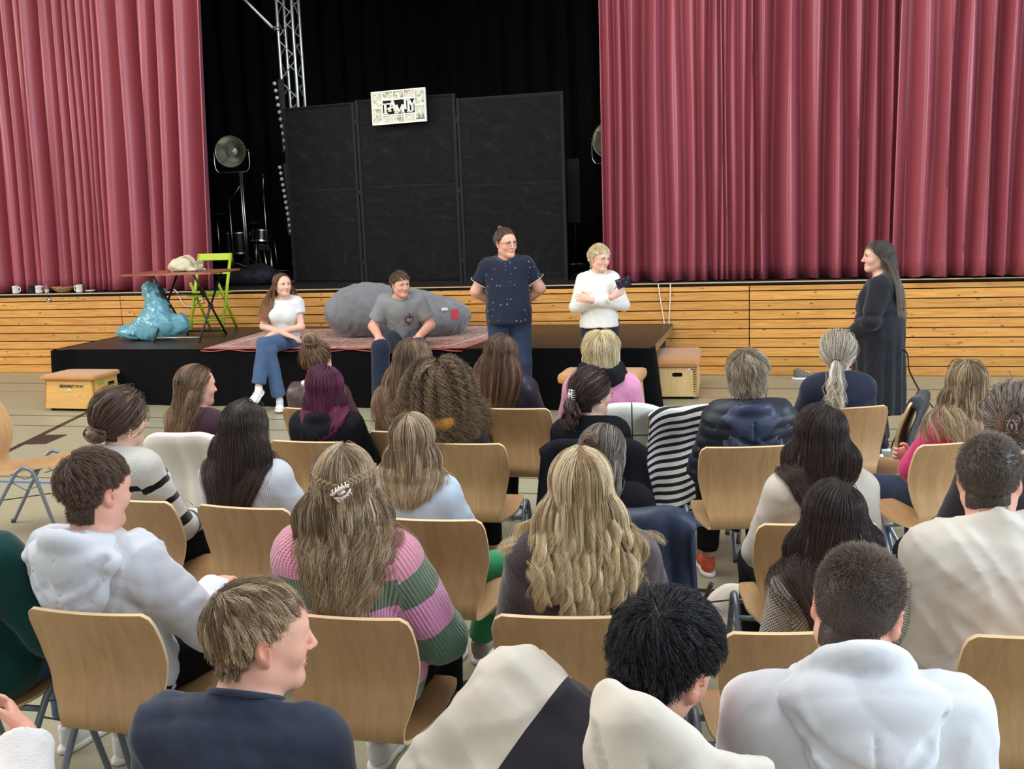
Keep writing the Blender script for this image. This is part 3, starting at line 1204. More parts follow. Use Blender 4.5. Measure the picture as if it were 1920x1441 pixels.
def shoe_mesh(style='sneaker'):
    F = Field(axis(-.07, .07, .009), axis(-.11, .21, .009), axis(-.01, .13, .009))
    F.prims([('el', (0, .0, .045), (.036, .075, .045), None, .03), ('el', (0, .11, .035), (.045, .075, .036), None, .03), ('rc', (0, -.03, .07), (0, -.035, .10), .036, .037, .02)])
    F.cut((0, 0, .112), (0, -.2, 1))
    F.cut((0, 0, .018), (0, 0, -1))
    V, Q = F.mesh(1)
    up = (V, Q)
    G = Field(axis(-.07, .07, .009), axis(-.11, .21, .010), axis(-.01, .05, .006))
    G.prims([('el', (0, -.005, .01), (.043, .085, .06), None, .03), ('el', (0, .11, .01), (.052, .084, .06), None, .03)])
    G.cut((0, 0, .024), (0, 0, 1)).cut((0, 0, .0), (0, 0, -1))
    return up, G.mesh(1)


_SHOE = shoe_mesh()
_SHOE_ME = {}


def shoe_me(which, nm, mat):
    if (which, mat.name) not in _SHOE_ME:
        _SHOE_ME[which, mat.name] = raw_mesh(nm, *_SHOE[which], [mat])
    return _SHOE_ME[which, mat.name]


def shoes(b, mat, root, dirs=None, sole=M_SOLE, name='shoe', laces=None, only=None):
    for i, A in enumerate((b.AL, b.AR)):
        if only is not None and i not in only:
            continue
        d = dirs[i] if dirs else (0, 1, 0)
        o = put(name, shoe_me(0, name, mat), root)
        y = Vector(d).normalized()
        x = y.cross(Vector((0, 0, 1))).normalized()
        z = x.cross(y)
        M = Matrix((x, y, z)).transposed().to_4x4()
        M.translation = Vector(A) - (M.to_3x3() @ Vector((0, -.03, .09)))
        o.matrix_local = M
        put('sole', shoe_me(1, 'sole', sole), o)
        if laces:
            m = MB()
            for k in range(4):
                yy, zz = .06 + k * .022, .083 - k * .0075
                m.tube([(-.026, yy - .004, zz - .012), (0, yy, zz + .002), (.026, yy + .004, zz - .012)], .003, 5)
            m.put('laces', laces, o)


def hood(b, mat, root, step=.010, size=1.0, drop=.10, width=.150, seed=3, wrinkle=.003, tilt=0.0, back=.0, rim=.029, lift=0.0, gap=1.0, raise_=0.0, xs=0.0, shear=0.0):
    """A hood lying down the back: a roll standing round the neck and a slack folded pouch behind it."""
    R = b.Rt
    T = lambda x, y, z: b.T(x + xs + shear * (.46 - z), y, z + raise_)
    lo, hi = np.array(T(0, -.06, .38)) - .28, np.array(T(0, 0, .42)) + .26
    F = Field(axis(lo[0], hi[0], step), axis(lo[1], hi[1], step), axis(lo[2], hi[2], step))
    w = width * size
    yb = -.085 - b.fat * .6 - back
    F.prim(('el', T(0, yb + .01, .405), (w, .070, .070), R @ euler(0, -22, 0), .03))
    F.prim(('el', T(0, yb - .022, .36 - drop * .25), (w * .80, .052, .06 + drop * .3), R @ euler(0, -8, 0), .04))
    F.prim(('el', T(0, yb - .034, .34 - drop * .55), (w * .45, .036, .045 + drop * .3), R @ euler(0, -2, 0), .04))
    pts = []
    for i in range(15):
        a = math.pi * (i / 14)
        x = math.cos(a) * (.092 + .016 * math.sin(a)) * size
        y = .075 - math.sin(a) ** .8 * (.175 + back)
        z = .425 + lift + .055 * math.sin(a) ** 1.5 - .03 * abs(math.cos(a)) ** 3 + tilt * x
        pts.append(T(x, y, z))
    for p, q in zip(pts[:-1], pts[1:]):
        F.prim(('rc', p, q, rim, rim, .02))
    for sx in (-1, 1):
        F.prim(('rc', T(sx * .085 * size, .075, .375), T(sx * .125 * size, -.04, .400), .030, .036, .035))

    def surf(x, z):
        p = T(x, 0, z)
        i, k = np.searchsorted(F.x, p[0]), np.searchsorted(F.z, p[2])
        col = F.D[min(i, len(F.x) - 1), :, min(k, len(F.z) - 1)]
        j = np.argmax(col < 0)
        return np.array([p[0], F.y[j] if col[j] < 0 else p[1], p[2]])

    def groove(path, r, k):
        P = [surf(*q) for q in path]
        for p, q in zip(P[:-1], P[1:]):
            F.prim(('rc', p, q, r, r, -k))
    for sx in (-1, 1):
        groove([(sx * .135 * size, .41), (sx * .10 * size, .385 - drop * .12), (sx * .05, .365 - drop * .32), (sx * .008, .36 - drop * .42)], .013, .012)
        groove([(sx * .125 * size, .375 - drop * .1), (sx * .085 * size, .345 - drop * .38), (sx * .03, .335 - drop * .62)], .010, .010)
    groove([(0, .405), (0, .38), (0, .35), (0, .32), (0, .29), (0, .27)], .0025, .004)
    F.prim(('el', b.T(0, .010, .52), (.064 * size, .078, .12), R, -.012))
    if gap:
        F.prim(('el', T(0, -.075 - back * .8, .485 + lift), (.056 * size, .022 * gap, .05), R, -.02))
    F.wrinkle(wrinkle, 20, seed, zdir=1.2)
    V, Q = F.mesh(1)
    me = raw_mesh('hood', V, Q, [mat])
    q = (V - b.O) @ b.Rt
    fattr(me, 'along', .5 - q[:, 2])
    fattr(me, 'rib', q[:, 0])
    return put('hood', me, root)


# ---- hair styles -----------------------------------------------------------
def comb_part(px=0.0, side=1.0, back=.45, up=.0, gather=0.0, gx=0.0):
    def f(q, t):
        k = max(0, 1 - t * 3.5) * np.clip((q[:, 1] + .085) / .06, 0, 1)
        s = np.tanh((q[:, 0] - px) / .012)
        v = np.zeros_like(q)
        v[:, 0] = s * side * k
        v[:, 1] = -back * k
        v[:, 2] = up * k
        if gather:
            v[:, 0] -= (q[:, 0] - gx) * gather * 11 * np.clip(t * 2.5 - .3, 0, 1) * np.clip((.04 - q[:, 2]) / .06, 0, 1) * (q[:, 1] < .045)
        return v
    return f


def comb_back(a=1.0, down=.0):
    def f(q, t):
        k = max(0, 1 - t * 2.2)
        v = np.zeros_like(q)
        v[:, 1] = -a * k
        v[:, 2] = -down * k
        v[:, 0] = -q[:, 0] * 3 * k
        return v
    return f


def hair_long(b, root, mat, length=.45, n=3600, seed=0, part=0.0, side=1.0, back=.45, wave=0.0, wlen=.13, curl=0.0, clen=.05, vol=.02, pad=.030, tight=.4, radius=.0008, clump=300, frizz=.004, lrand=.16, lock=.009, zmin=None, grav=(.45, 1.0), taper_len=None, damp=.45, steps=15, off=.004, cap=True, mesh_n=120, gather=.42, gx=0.0, stick=.75, wstart=.25):
    rng = np.random.default_rng(seed + 100)
    coll = Coll(b, pad)
    r = roots_on_scalp(n, rng, zmin, nr=.050 if b.female else .060)
    d0 = r - np.array([0, -.014, .03])
    d0 = d0 / np.linalg.norm(d0, axis=1)[:, None] * .25
    L = length * (1 + lrand * (rng.random(n) - .6))
    L *= np.interp(r[:, 2], [-.07, .11], [.70, 1.0])
    S = grow(b, coll, r, d0, L, steps, comb_part(part, side, back, 0, gather, gx), grav, off, vol, rng, damp, stick)
    q = (S - b.H) @ b.Rh                     # nothing may hang across the face
    S = S[~((q[..., 1] > .050) & (np.abs(q[..., 0]) < .058) & (q[..., 2] < .055) & (q[..., 2] > -.11)).any(1)]
    S, own = style_strands(S, rng, clump, tight, wave, wlen, curl, clen, frizz, wstart)
    m = mesh_n
    base = grow(b, Coll(b, pad - .004), r[:m], d0[:m], L[:m] * .93, steps, comb_part(part, side, back, 0, gather, gx), grav, off * .3, vol * (.12 if stick else .6), rng, damp, stick)
    q = (base - b.H) @ b.Rh
    base = base[~((q[..., 1] > .030) & (np.abs(q[..., 0]) < .066) & (q[..., 2] < .065) & (q[..., 2] > -.13)).any(1)]
    h = lock_mesh(b, base, mat, root, rng, lock, nmax=m, cap=cap, flat=coll)
    strands_object('hair_strands', S, mat, h, radius, rng, own)
    return h


def hair_short(b, root, mat, n=8000, seed=0, top=.05, sides=.016, comb=(0, .8, .0), lift=.3, radius=.0005, whorl=True, tight=.3, clump=500, frizz=.002, fade=.02, wave=0.0, low=-.078):
    rng = np.random.default_rng(seed + 300)
    coll = Coll(b, .0)
    r = roots_on_scalp(n, rng, nr=.050 if b.female else .060, low=low)
    u = r - np.array([0, -.014, .03])
    u /= np.linalg.norm(u, axis=1)[:, None]
    hgt = np.clip((r[:, 2] - fade) / .075, 0, 1)
    L = sides + (top - sides) * hgt
    L *= 1 + .25 * (rng.random(n) - .5)
    c = np.tile(np.array(comb, float), (n, 1))
    if whorl:
        w = r - np.array([.008, -.075, .085])
        k = np.exp(-(w ** 2).sum(1) / .004)[:, None]
        sp = np.cross(np.tile(np.array([0, -.6, .8]), (n, 1)), w)
        sp /= np.linalg.norm(sp, axis=1)[:, None] + 1e-6
        rad = w / (np.linalg.norm(w, axis=1)[:, None] + 1e-6)
        c = c * (1 - k) + k * (sp * .7 + rad * .8)
    down = (1 - hgt)[:, None]
    d0 = u * lift * (.3 + .5 * hgt[:, None]) + c * (.3 + .7 * hgt[:, None]) + down * np.array([0, -.15, -1.0])
    S = grow(b, coll, r, d0, L, 6, None, (.02, .10), .0025, .012, rng, .8, 0)
    base = S
    S, own = style_strands(S, rng, clump, tight, wave, .05, 0, 0, frizz)
    h = lock_mesh(b, None, mat, root, rng, cap_lift=.0035, low=low)
    strands_object('hair_strands', S, mat, h, radius, rng, own, taper=.35)
    return h


def hair_mop(b, root, mat, n=9000, seed=0, length=.10, sides=.05, fwd=.9, sweep=.0, vol=.012, radius=.0006, clump=300, tight=.4, grav=(.25, .7), wave=.0, crown=(.0, -.07, .085), frizz=.003, lrand=.25, off=.003, spin=.5, steps=10, stick=.6, fringe=.048, low=-.088):
    """Collar-free short hair that lies from the crown outwards over the skull and hangs at the fringe."""
    rng = np.random.default_rng(seed + 900)
    coll = Coll(b, .0)
    r = roots_on_scalp(n, rng, nr=.050 if b.female else .060, low=low)
    c = np.array(crown)
    w = r - c
    w /= np.linalg.norm(w, axis=1)[:, None] + 1e-6
    u = r - np.array([0, -.014, .03])
    u /= np.linalg.norm(u, axis=1)[:, None]
    sp = np.cross(u, w)
    d0 = w + sp * spin + np.array([sweep, fwd * .5, 0]) + u * .12
    d0 /= np.linalg.norm(d0, axis=1)[:, None]
    hgt = np.clip((r[:, 2] + .02) / .09, 0, 1)
    L = (sides + (length - sides) * hgt) * (1 + lrand * (rng.random(n) - .6))

    def comb(q, t):
        k = max(0, 1 - t * 1.6)
        ww = q - c
        ww /= np.linalg.norm(ww, axis=1)[:, None] + 1e-6
        v = ww * .5 * k
        v[:, 1] += fwd * .45 * k * (q[:, 2] > .03)
        v[:, 0] += sweep * k
        return v
    S = grow(b, coll, r, d0, L, steps, comb, grav, off, vol, rng, .5, stick)
    q = (S - b.H) @ b.Rh                     # cut clear of the face and the ears
    bad = ((q[..., 1] > .040) & (q[..., 2] < fringe)) | ((np.abs(q[..., 0]) > .05) & (q[..., 1] > -.034) & (q[..., 1] < .045) & (q[..., 2] < .020)) | ((q[..., 1] > .02) & (q[..., 2] < .035) & (np.abs(q[..., 0]) > .05))
    first = np.where(bad.any(1), bad.argmax(1), steps + 1)
    for i in range(1, steps + 1):
        m = first <= i
        S[m, i] = S[m, i - 1] + (S[m, i] - S[m, i - 1]) * .04
    S, own = style_strands(S, rng, clump, tight, wave, .05, 0, 0, frizz)
    h = lock_mesh(b, None, mat, root, rng, cap_lift=.0045, low=low)
    strands_object('hair_strands', S, mat, h, radius, rng, own, taper=.4)
    return h


def hair_gathered(b, root, mat, tie, n=2600, seed=0, tail=None, loose=0, radius=.0009, slack=.010, vol=.004, tail_r=.02, tail_wave=.0, under=None, tail_fan=.35, low=-.07):
    """Hair drawn over the skull to a tie point (head space), with an optional hanging tail."""
    rng = np.random.default_rng(seed + 500)
    r = roots_on_scalp(n, rng, nr=.050 if b.female else .060, low=low)
    c0 = np.array([0, -.014, .03])
    tie = np.array(tie, float)
    k = 12
    s = np.linspace(0, 1, k)
    a = (r - c0)
    a_n = a / np.linalg.norm(a / HEAD_R, axis=1)[:, None]
    tv = tie - c0
    t_n = tv / np.linalg.norm(tv / HEAD_R)
    pts = []
    lay = .004 + vol * rng.random(n)
    sag = rng.normal(0, slack, (n, 3))
    for q in s:
        e = q ** .85
        p = a_n * (1 - e) + t_n * e
        p = p / (np.linalg.norm(p / HEAD_R, axis=1)[:, None])
        p = p * (1 + (lay * (.3 + 1.0 * math.sin(math.pi * min(1, q * .8 + .1))))[:, None] / .09)
        p = p + sag * math.sin(math.pi * q) * np.array([1, .4, 1]) + c0
        p += (tie - (t_n + c0)) * q ** 5
        pts.append(p)
    S = b.H + np.stack(pts, 1) @ b.Rh.T
    own0 = None
    h = lock_mesh(b, b.H + (S - b.H) * .965, mat, root, rng, .011, nmax=150, flat=Coll(b, 0))
    strands_object('hair_strands', S, mat, h, radius, rng, None, taper=.9)
    if tail:
        m = max(500, n // 3)
        L, steps = tail, 12
        st = np.tile(b.H + b.Rh @ tie, (m, 1))
        dv = rng.normal(size=(m, 3)) * tail_fan + b.Rh @ np.array([0, -1.0, .15])
        coll = Coll(b, .02)
        P = st + rng.normal(size=(m, 3)) * .006
        d = dv / np.linalg.norm(dv, axis=1)[:, None]
        out = [P]
        ln = L * (1 - .3 * rng.random(m)) / steps
        lay = .004 + tail_r * rng.random(m)
        for i in range(steps):
            g = min(1.2, .45 + i * .2)
            nd = d + np.array([0, 0, -g])
            nd /= np.linalg.norm(nd, axis=1)[:, None]
            Q = coll.push(P + nd * ln[:, None], lay)
            v = Q - P
            v /= np.linalg.norm(v, axis=1)[:, None] + 1e-9
            P = P + v * ln[:, None]
            d = .6 * d + .4 * v
            out.append(P)
        S2 = np.stack(out, 1)
        S2, own = style_strands(S2, rng, 40, .55, tail_wave, .09, 0, 0, .004)
        t = lock_mesh(b, S2, mat, h, rng, .010, nmax=46, cap=False)
        t.name = 'ponytail'
        strands_object('ponytail_strands', S2, mat, t, radius, rng, own)
        t['kind'] = 'stuff'
        del t['kind']
    return h


def hair_coil(b, parent, mat, c, r=(.045, .035, .045), n=420, seed=0, radius=.0011, turns=1.2, name='bun', rot=None):
    """A wound bun: coiled locks over a rounded core, head space."""
    rng = np.random.default_rng(seed + 700)
    R = np.eye(3) if rot is None else euler(*rot)
    r = np.array(r)
    k = 16
    s = np.linspace(0, 1, k)
    nb = 16
    bax = rng.normal(size=(nb, 3)) * .35 + np.array([0, 1, 0])
    bi = rng.integers(0, nb, n)
    ax = bax[bi] + rng.normal(size=(n, 3)) * .05
    ax /= np.linalg.norm(ax, axis=1)[:, None]
    v0 = np.cross(ax, np.tile(np.array([.2, .1, 1.0]), (n, 1)))
    v0 /= np.linalg.norm(v0, axis=1)[:, None]
    v1 = np.cross(ax, v0)
    off = (rng.uniform(-.75, .75, nb)[bi] + rng.normal(0, .06, n))
    ph = rng.uniform(0, 6.28, nb)[bi] + rng.normal(0, .25, n)
    rad = np.sqrt(np.clip(1 - off ** 2, .05, 1)) * (1 + .12 * rng.random(n))
    a = ph[:, None] + s[None] * turns * 6.283
    P = (v0[:, None] * np.cos(a)[:, :, None] + v1[:, None] * np.sin(a)[:, :, None]) * rad[:, None, None] + ax[:, None] * off[:, None, None]
    P = (P * r) @ R.T + np.array(c)
    S = b.H + P @ b.Rh.T
    F, th = [], []
    nu, nv = 20, 12
    TH, PH = np.meshgrid(np.linspace(0, 2 * np.pi, nu, endpoint=False), np.linspace(0, np.pi, nv))
    u = np.stack([np.sin(PH) * np.cos(TH), np.sin(PH) * np.sin(TH), np.cos(PH)], 2).reshape(-1, 3)
    rip = 1 + .07 * np.sin(u[:, 0] * 14 + u[:, 2] * 9 + u[:, 1] * 5)
    V = b.H + ((u * r * .97 * rip[:, None]) @ R.T + np.array(c)) @ b.Rh.T
    idx = np.arange(nu * nv).reshape(nv, nu)
    q = np.stack([idx[:-1], np.roll(idx, -1, 1)[:-1], np.roll(idx, -1, 1)[1:], idx[1:]], 2).reshape(-1, 4)[:, ::-1]
    me = raw_mesh(name, V, q, [mat])
    fattr(me, 'inter', np.full(len(V), .3))
    fattr(me, 'rnd', np.full(len(V), .3))
    fattr(me, 'rnd2', np.full(len(V), .3))
    o = put(name, me, parent)
    if n:
        strands_object(name + '_strands', S, mat, o, radius, rng, bi, taper=1)
    return o


def braid(b, parent, mat, pts, r=.011, seed=0, name='braid'):
    """A plait of three winding strands along head-space points."""
    P = [np.array(p) for p in bez(pts, 8)]
    n = len(P)
    m = MB()
    for k in range(3):
        path, rr = [], []
        for i, p in enumerate(P):
            t = P[min(i + 1, n - 1)] - P[max(i - 1, 0)]
            t = t / (np.linalg.norm(t) + 1e-9)
            nrm = unit(p - np.array([0, -.014, .03]))
            sd = np.cross(t, nrm)
            a = i * .85 + k * 2.094
            path.append(tuple(b.H + b.Rh @ (p + sd * math.sin(a) * r * .9 + nrm * math.sin(2 * a) * r * .35)))
            rr.append(r * .72 * (1 - .35 * i / n))
        m.tube(path, rr, 6)
    o = m.put(name, mat, parent)
    me = o.data
    for nm, v in (('inter', .35), ('rnd', .55), ('rnd2', .4)):
        fattr(me, nm, np.full(len(me.vertices), v))
    return o


def claw_clip(b, parent, mat, c, rz=0.0, s=1.0, name='hair_claw', teeth=5):
    """Claw clip: two curved toothed jaws joined by a hinge; c and orientation in head space."""
    m = MB()
    for sx in (-1, 1):
        m.tube(bez([(-.034 * s, -.010, sx * .004), (-.012 * s, -.017, sx * .012), (.012 * s, -.017, sx * .012), (.034 * s, -.010, sx * .004)], 5), .0042 * s, 6)
        for k in range(teeth):
            x = (-.028 + .056 * k / (teeth - 1)) * s
            m.tube(bez([(x, -.015, sx * .010), (x, -.013, sx * .021 * s), (x * .95, .004, sx * .026 * s)], 4), [.0030 * s] * 5 + [.0030 * s] * 3 + [.0018 * s], 5)
    m.tube([(-.014 * s, -.019, 0), (.014 * s, -.019, 0)], .006 * s, 8)
    o = m.put(name, mat, parent)
    Mh = Matrix([list(r) for r in b.Rh]).to_4x4()
    o.matrix_local = Matrix.Translation(Vector(b.h(*c))) @ Mh @ Matrix.Rotation(rz, 4, 'Y')
    return o


def glasses(b, root, mat, up=False, name='glasses'):
    m = MB()
    for sx in (-1, 1):
        c = np.array([sx * .031, .099, .0]) if not up else np.array([sx * .033, .052, .112])
        ring = []
        for k in range(16):
            a = 2 * math.pi * k / 16
            q = c + (np.array([math.cos(a) * .024, -abs(math.cos(a)) * .002, math.sin(a) * .017]) if not up else np.array([math.cos(a) * .027, math.sin(a) * .018, math.sin(a) * .004]))
            ring.append(tuple(b.h(*q)))
        m.tube(ring, .0018, 6, closed=True)
        if not up:
            m.tube([tuple(b.h(*q)) for q in ((sx * .055, .097, .006), (sx * .074, .080, .008), (sx * .084, -.01, .012), (sx * .082, -.03, -.005))], .0017, 6)
        else:
            m.tube([tuple(b.h(*q)) for q in ((sx * .060, .05, .112), (sx * .088, .02, .085), (sx * .092, -.02, .045), (sx * .088, -.03, .02))], .0024, 6)
    br = ((-.008, .101, .006), (0, .103, .009), (.008, .101, .006)) if not up else ((-.008, .055, .116), (0, .056, .118), (.008, .055, .116))
    m.tube([tuple(b.h(*q)) for q in br], .0017, 6)
    return m.put(name, mat, root)


def seat_person(label, px, py, Y, rz, scale=None, ch=None, fwd=.018, **kw):
    """Root and Body of a seated listener whose hair top shows at the given place of the hall."""
    b = Body(sit=True, **kw)
    top = b.h(0, -.014, .128)
    c, sn = math.cos(math.radians(rz)), math.sin(math.radians(rz))

    def place(Y):
        P = at_y(px, py, Y)
        s = scale or float(np.clip((P[2]) / top[2], .86, 1.1))
        ox, oy = top[0] * s, top[1] * s
        return s, (P[0] - (c * ox - sn * oy), P[1] - (sn * ox + c * oy), 0)
    s, loc = place(Y)
    if ch:                                   # sit the figure on its own chair
        o, cxy, crz = CHAIRS[ch]
        f = np.array([-math.sin(math.radians(crz)), math.cos(math.radians(crz))])
        Y = min(np.arange(Y - .3, Y + .7, .01), key=lambda y: abs((np.array(place(y)[1][:2]) - np.array(cxy)) @ f - fwd))
        s, loc = place(Y)
    root = thing('person', label, 'person', loc, math.radians(rz), None, s)
    return root, b
# ---------------------------------------------------------------- the hall
WALL_Y = 11.886
STAGE_Z = 1.024
PLAT_Z = 0.58


def floor_mat():
    t = NT('linoleum')
    v = t.coord()
    c = t.mix(t.noise(v, 1.3, 5), srgb(156, 150, 122), srgb(176, 169, 138))
    c = t.mix(t.math('MULTIPLY', t.noise(t.coord(scale=(3, 40, 1), rot=(0, 0, .5)), 1.0, 4, .6), .45), c, srgb(120, 126, 112))
    c = t.mix(t.math('GREATER_THAN', t.noise(v, 300, 1), .68), c, srgb(120, 122, 106))
    t.col(c)
    t.set(.38, .4)
    t.bump(t.noise(v, 260, 2), .04, .002)
    return t.m


floor = put('floor', raw_mesh('floor', [(-17, -2.5, 0), (9, -2.5, 0), (9, 12.2, 0), (-17, 12.2, 0)], [(0, 1, 2, 3)], [floor_mat()], smooth=False))
tag(floor, kind='structure')


def floor_line(pts, w, mat, z=.0012, name='floor_line'):
    p, q = np.array(pts[0][:2]), np.array(pts[1][:2])
    d = unit(q - p)
    n = np.array([-d[1], d[0]]) * w / 2
    v = [(*(p - n), z), (*(q - n), z), (*(q + n), z), (*(p + n), z)]
    put(name, raw_mesh(name, v, [(0, 1, 2, 3)], [mat], smooth=False), floor)


M_JOINT = plain('joint_green', srgb(84, 86, 66), .6)
M_BROWNL = plain('line_brown', srgb(58, 42, 34), .55)
M_BLACKL = plain('line_black', srgb(34, 32, 34), .55)
M_BLUEL = plain('line_blue', srgb(72, 104, 158), .55)
M_ORANGEL = plain('line_orange', srgb(196, 118, 96), .55)
for y in (11.05, 9.15, 8.68, 7.25, 6.85):
    floor_line([(-16, y + .02), (8, y)], .030 if y > 9 else .022, M_JOINT)
floor_line([(-16, 10.5), (8, 10.53)], .030, M_ORANGEL)
floor_line([(-.22, 6.0), (-.22, 11.05)], .016, M_JOINT)
floor_line([(1.0, 6.0), (1.0, 9.15)], .016, M_JOINT)
floor_line([(-6.30, 6.9), (-6.95, 9.45)], .060, M_BROWNL)
floor_line([(-5.62, 7.0), (-5.55, 8.1)], .030, M_JOINT)
floor_line([(-7.2, 6.7), (-3.2, 6.74)], .045, M_BLUEL)
floor_line([(-5.4, 6.22), (-4.95, 6.62)], .03, M_BLACKL)
floor_line([(-7, 5.12), (1.5, 5.20)], .050, M_BLACKL)
floor_line([(-2.6, 3.3), (-.6, 4.3)], .055, M_BLACKL)
pv = [(-6.62, 8.30), (-6.40, 8.34), (-6.34, 7.95), (-6.60, 7.90)]
put('floor_patch', raw_mesh('floor_patch', [(x, y, .0014) for x, y in pv[::-1]], [(0, 1, 2, 3)], [M_BROWNL], smooth=False), floor)


def pine_mat():
    t = NT('pine_plank')
    oi = t.n('ShaderNodeObjectInfo')
    mv = t.n('ShaderNodeVectorMath', operation='MULTIPLY_ADD')
    tc = t.n('ShaderNodeTexCoord')
    t.l(tc.outputs['Object'], mv.inputs[0])
    mv.inputs[1].default_value = (1, 1, 1)
    off = t.n('ShaderNodeCombineXYZ')
    t.l(t.math('MULTIPLY', oi.outputs['Random'], 37.0), off.inputs[0])
    t.l(t.math('MULTIPLY', oi.outputs['Random'], 91.0), off.inputs[2])
    t.l(off.outputs[0], mv.inputs[2])
    v = mv.outputs[0]
    mp = t.n('ShaderNodeMapping')
    mp.inputs['Scale'].default_value = (1.2, 1, 26)
    t.l(v, mp.inputs[0])
    g = t.noise(mp.outputs[0], 2.2, 5, .6, .6)
    c = t.ramp(g, [(.25, srgb(176, 112, 50)), (.5, srgb(208, 150, 76)), (.75, srgb(222, 172, 100))])
    mk = t.n('ShaderNodeMapping')
    mk.inputs['Scale'].default_value = (6.5, 1, 15)
    t.l(v, mk.inputs[0])
    vo = t.n('ShaderNodeTexVoronoi')
    vo.inputs['Scale'].default_value = 1.0
    t.l(mk.outputs[0], vo.inputs['Vector'])
    kn = t.ramp(vo.outputs['Distance'], [(.05, (1, 1, 1)), (.17, (0, 0, 0))])
    c = t.mix(t.math('MULTIPLY', kn, .85), c, srgb(86, 46, 22))
    tint = t.math('ADD', t.math('MULTIPLY', oi.outputs['Random'], .22), .86)
    cc = t.n('ShaderNodeCombineColor')
    for i in range(3):
        t.l(tint, cc.inputs[i])
    t.col(t.mix(1.0, c, cc.outputs[0], 'MULTIPLY'))
    t.set(.48, .35)
    return t.m


M_PINE = pine_mat()
M_DARKB = plain('black_backing', srgb(16, 12, 10), .8, .2)
wall = put('wall_back', raw_mesh('wall_back', [(-16, WALL_Y + .03, 0), (6, WALL_Y + .03, 0), (6, WALL_Y + .03, .985), (-16, WALL_Y + .03, .985)], [(0, 1, 2, 3)], [M_DARKB], smooth=False))
tag(wall, kind='structure')
j1, j2 = float(at_y(226, 570, WALL_Y)[0]), float(at_y(1405, 570, WALL_Y)[0])
stp = (j2 - j1) / 2
joints = [j1 - stp, j1, j1 + stp, j2, j2 + stp]
PITCH = .983 / 9.6
meshes = {}
for a, b_ in zip(joints[:-1], joints[1:]):
    for r in range(10):
        z0 = r * PITCH
        h = (PITCH if r < 9 else PITCH * .6) - .011
        if (r < 9) not in meshes:
            meshes[r < 9] = MB().box((0, 0, 0), (stp - .010, .022, h), bev=.0025).mesh('plank', M_PINE)
        put('plank', meshes[r < 9], wall, ((a + b_) / 2, WALL_Y + .012, z0 + h / 2 + .004))

M_EDGE = plain('worn_wood_edge', srgb(196, 170, 132), .6, .3, var=.25, vscale=3)
M_STAGEF = plain('stage_boards', srgb(38, 32, 28), .55, .3, var=.4, vscale=2.5)
tag(MB().box((-5, WALL_Y + .02, .998), (22, .03, .026)).put('trim_1', M_DARKB), kind='structure')
tag(MB().box((-5, WALL_Y + .018, 1.0165), (22, .04, .013)).put('trim_2', M_EDGE), kind='structure')
sf = put('stage_floor', raw_mesh('stage_floor', [(-16, WALL_Y, STAGE_Z), (6, WALL_Y, STAGE_Z), (6, 17, STAGE_Z), (-16, 17, STAGE_Z)], [(0, 1, 2, 3)], [M_STAGEF], smooth=False))
tag(sf, kind='structure')

# black box of the stage: rear drape; unseen sides and ceiling added to block daylight
M_BLACKCLOTH = fabric('black_stage_cloth', srgb(14, 14, 17), .95, 300, .2, .1, .2)


def curtain(name, xs_top, xs_bot, Y, z0, z1, mat, ridges, amp, nz=26, per=14, seed=0, skew=.85, hem=True):
    """Gathered drape: ridges = list of fold crests (fractions of the width)."""
    rng = np.random.default_rng(seed)
    R = np.array(ridges)
    us, dep = [], []
    for i in range(len(R) - 1):
        for k in range(per):
            f = k / per
            us.append(R[i] + (R[i + 1] - R[i]) * f)
            w = (R[i + 1] - R[i])
            g = f ** skew
            dep.append((math.cos(2 * math.pi * g), w, i))
    us.append(R[-1])
    dep.append((1, R[-1] - R[-2], len(R) - 1))
    W = abs(xs_top[1] - xs_top[0])
    V = []
    ph = rng.uniform(0, 6.28, len(R) + 1)
    rs = rng.uniform(.75, 1.2, len(R) + 1)
    for kz in range(nz + 1):
        f = kz / nz
        z = z1 + (z0 - z1) * f
        a, b_ = xs_top[0] + (xs_bot[0] - xs_top[0]) * f, xs_top[1] + (xs_bot[1] - xs_top[1]) * f
        for u, (c, w, i) in zip(us, dep):
            A = min(amp, w * W * .47) * (rs[i]) * (.85 + .3 * f)
            dx = .012 * math.sin(f * 3.1 + ph[i]) * (w * W) * 4 + .010 * math.sin(f * 7 + ph[i] * 2)
            edge = min(1, u * 12, (1 - u) * 12)
            zz = z
            if kz == nz:
                zz += .012 * math.sin(u * 90 + ph[i]) * .5 + .006 * c
            V.append((a + (b_ - a) * u + dx * edge, Y - A * c + .03 * math.sin(u * 9 + f * 2), zz))
    n = len(us)
    I = np.arange((nz + 1) * n).reshape(nz + 1, n)
    Q = np.stack([I[:-1, :-1], I[1:, :-1], I[1:, 1:], I[:-1, 1:]], 2).reshape(-1, 4)
    o = put(name, raw_mesh(name, V, Q, [mat]))
    m = o.modifiers.new('cloth_thickness', 'SOLIDIFY')
    m.thickness = .004
    if hem:
        # stitched hem a hand above the floor
        kz = nz - 1
        hv, hf = [], []
        for t_, zoff in ((0, .115), (1, .108)):
            for j in range(n):
                p = np.array(V[(nz - 1) * n + j])
                hv.append((p[0], p[1] - .0045, z0 + zoff))
        for j in range(n - 1):
            hf.append((j, n + j, n + j + 1, j + 1))
        put('hem_seam', raw_mesh('hem_seam', hv, hf, [mat]), o)
    return o


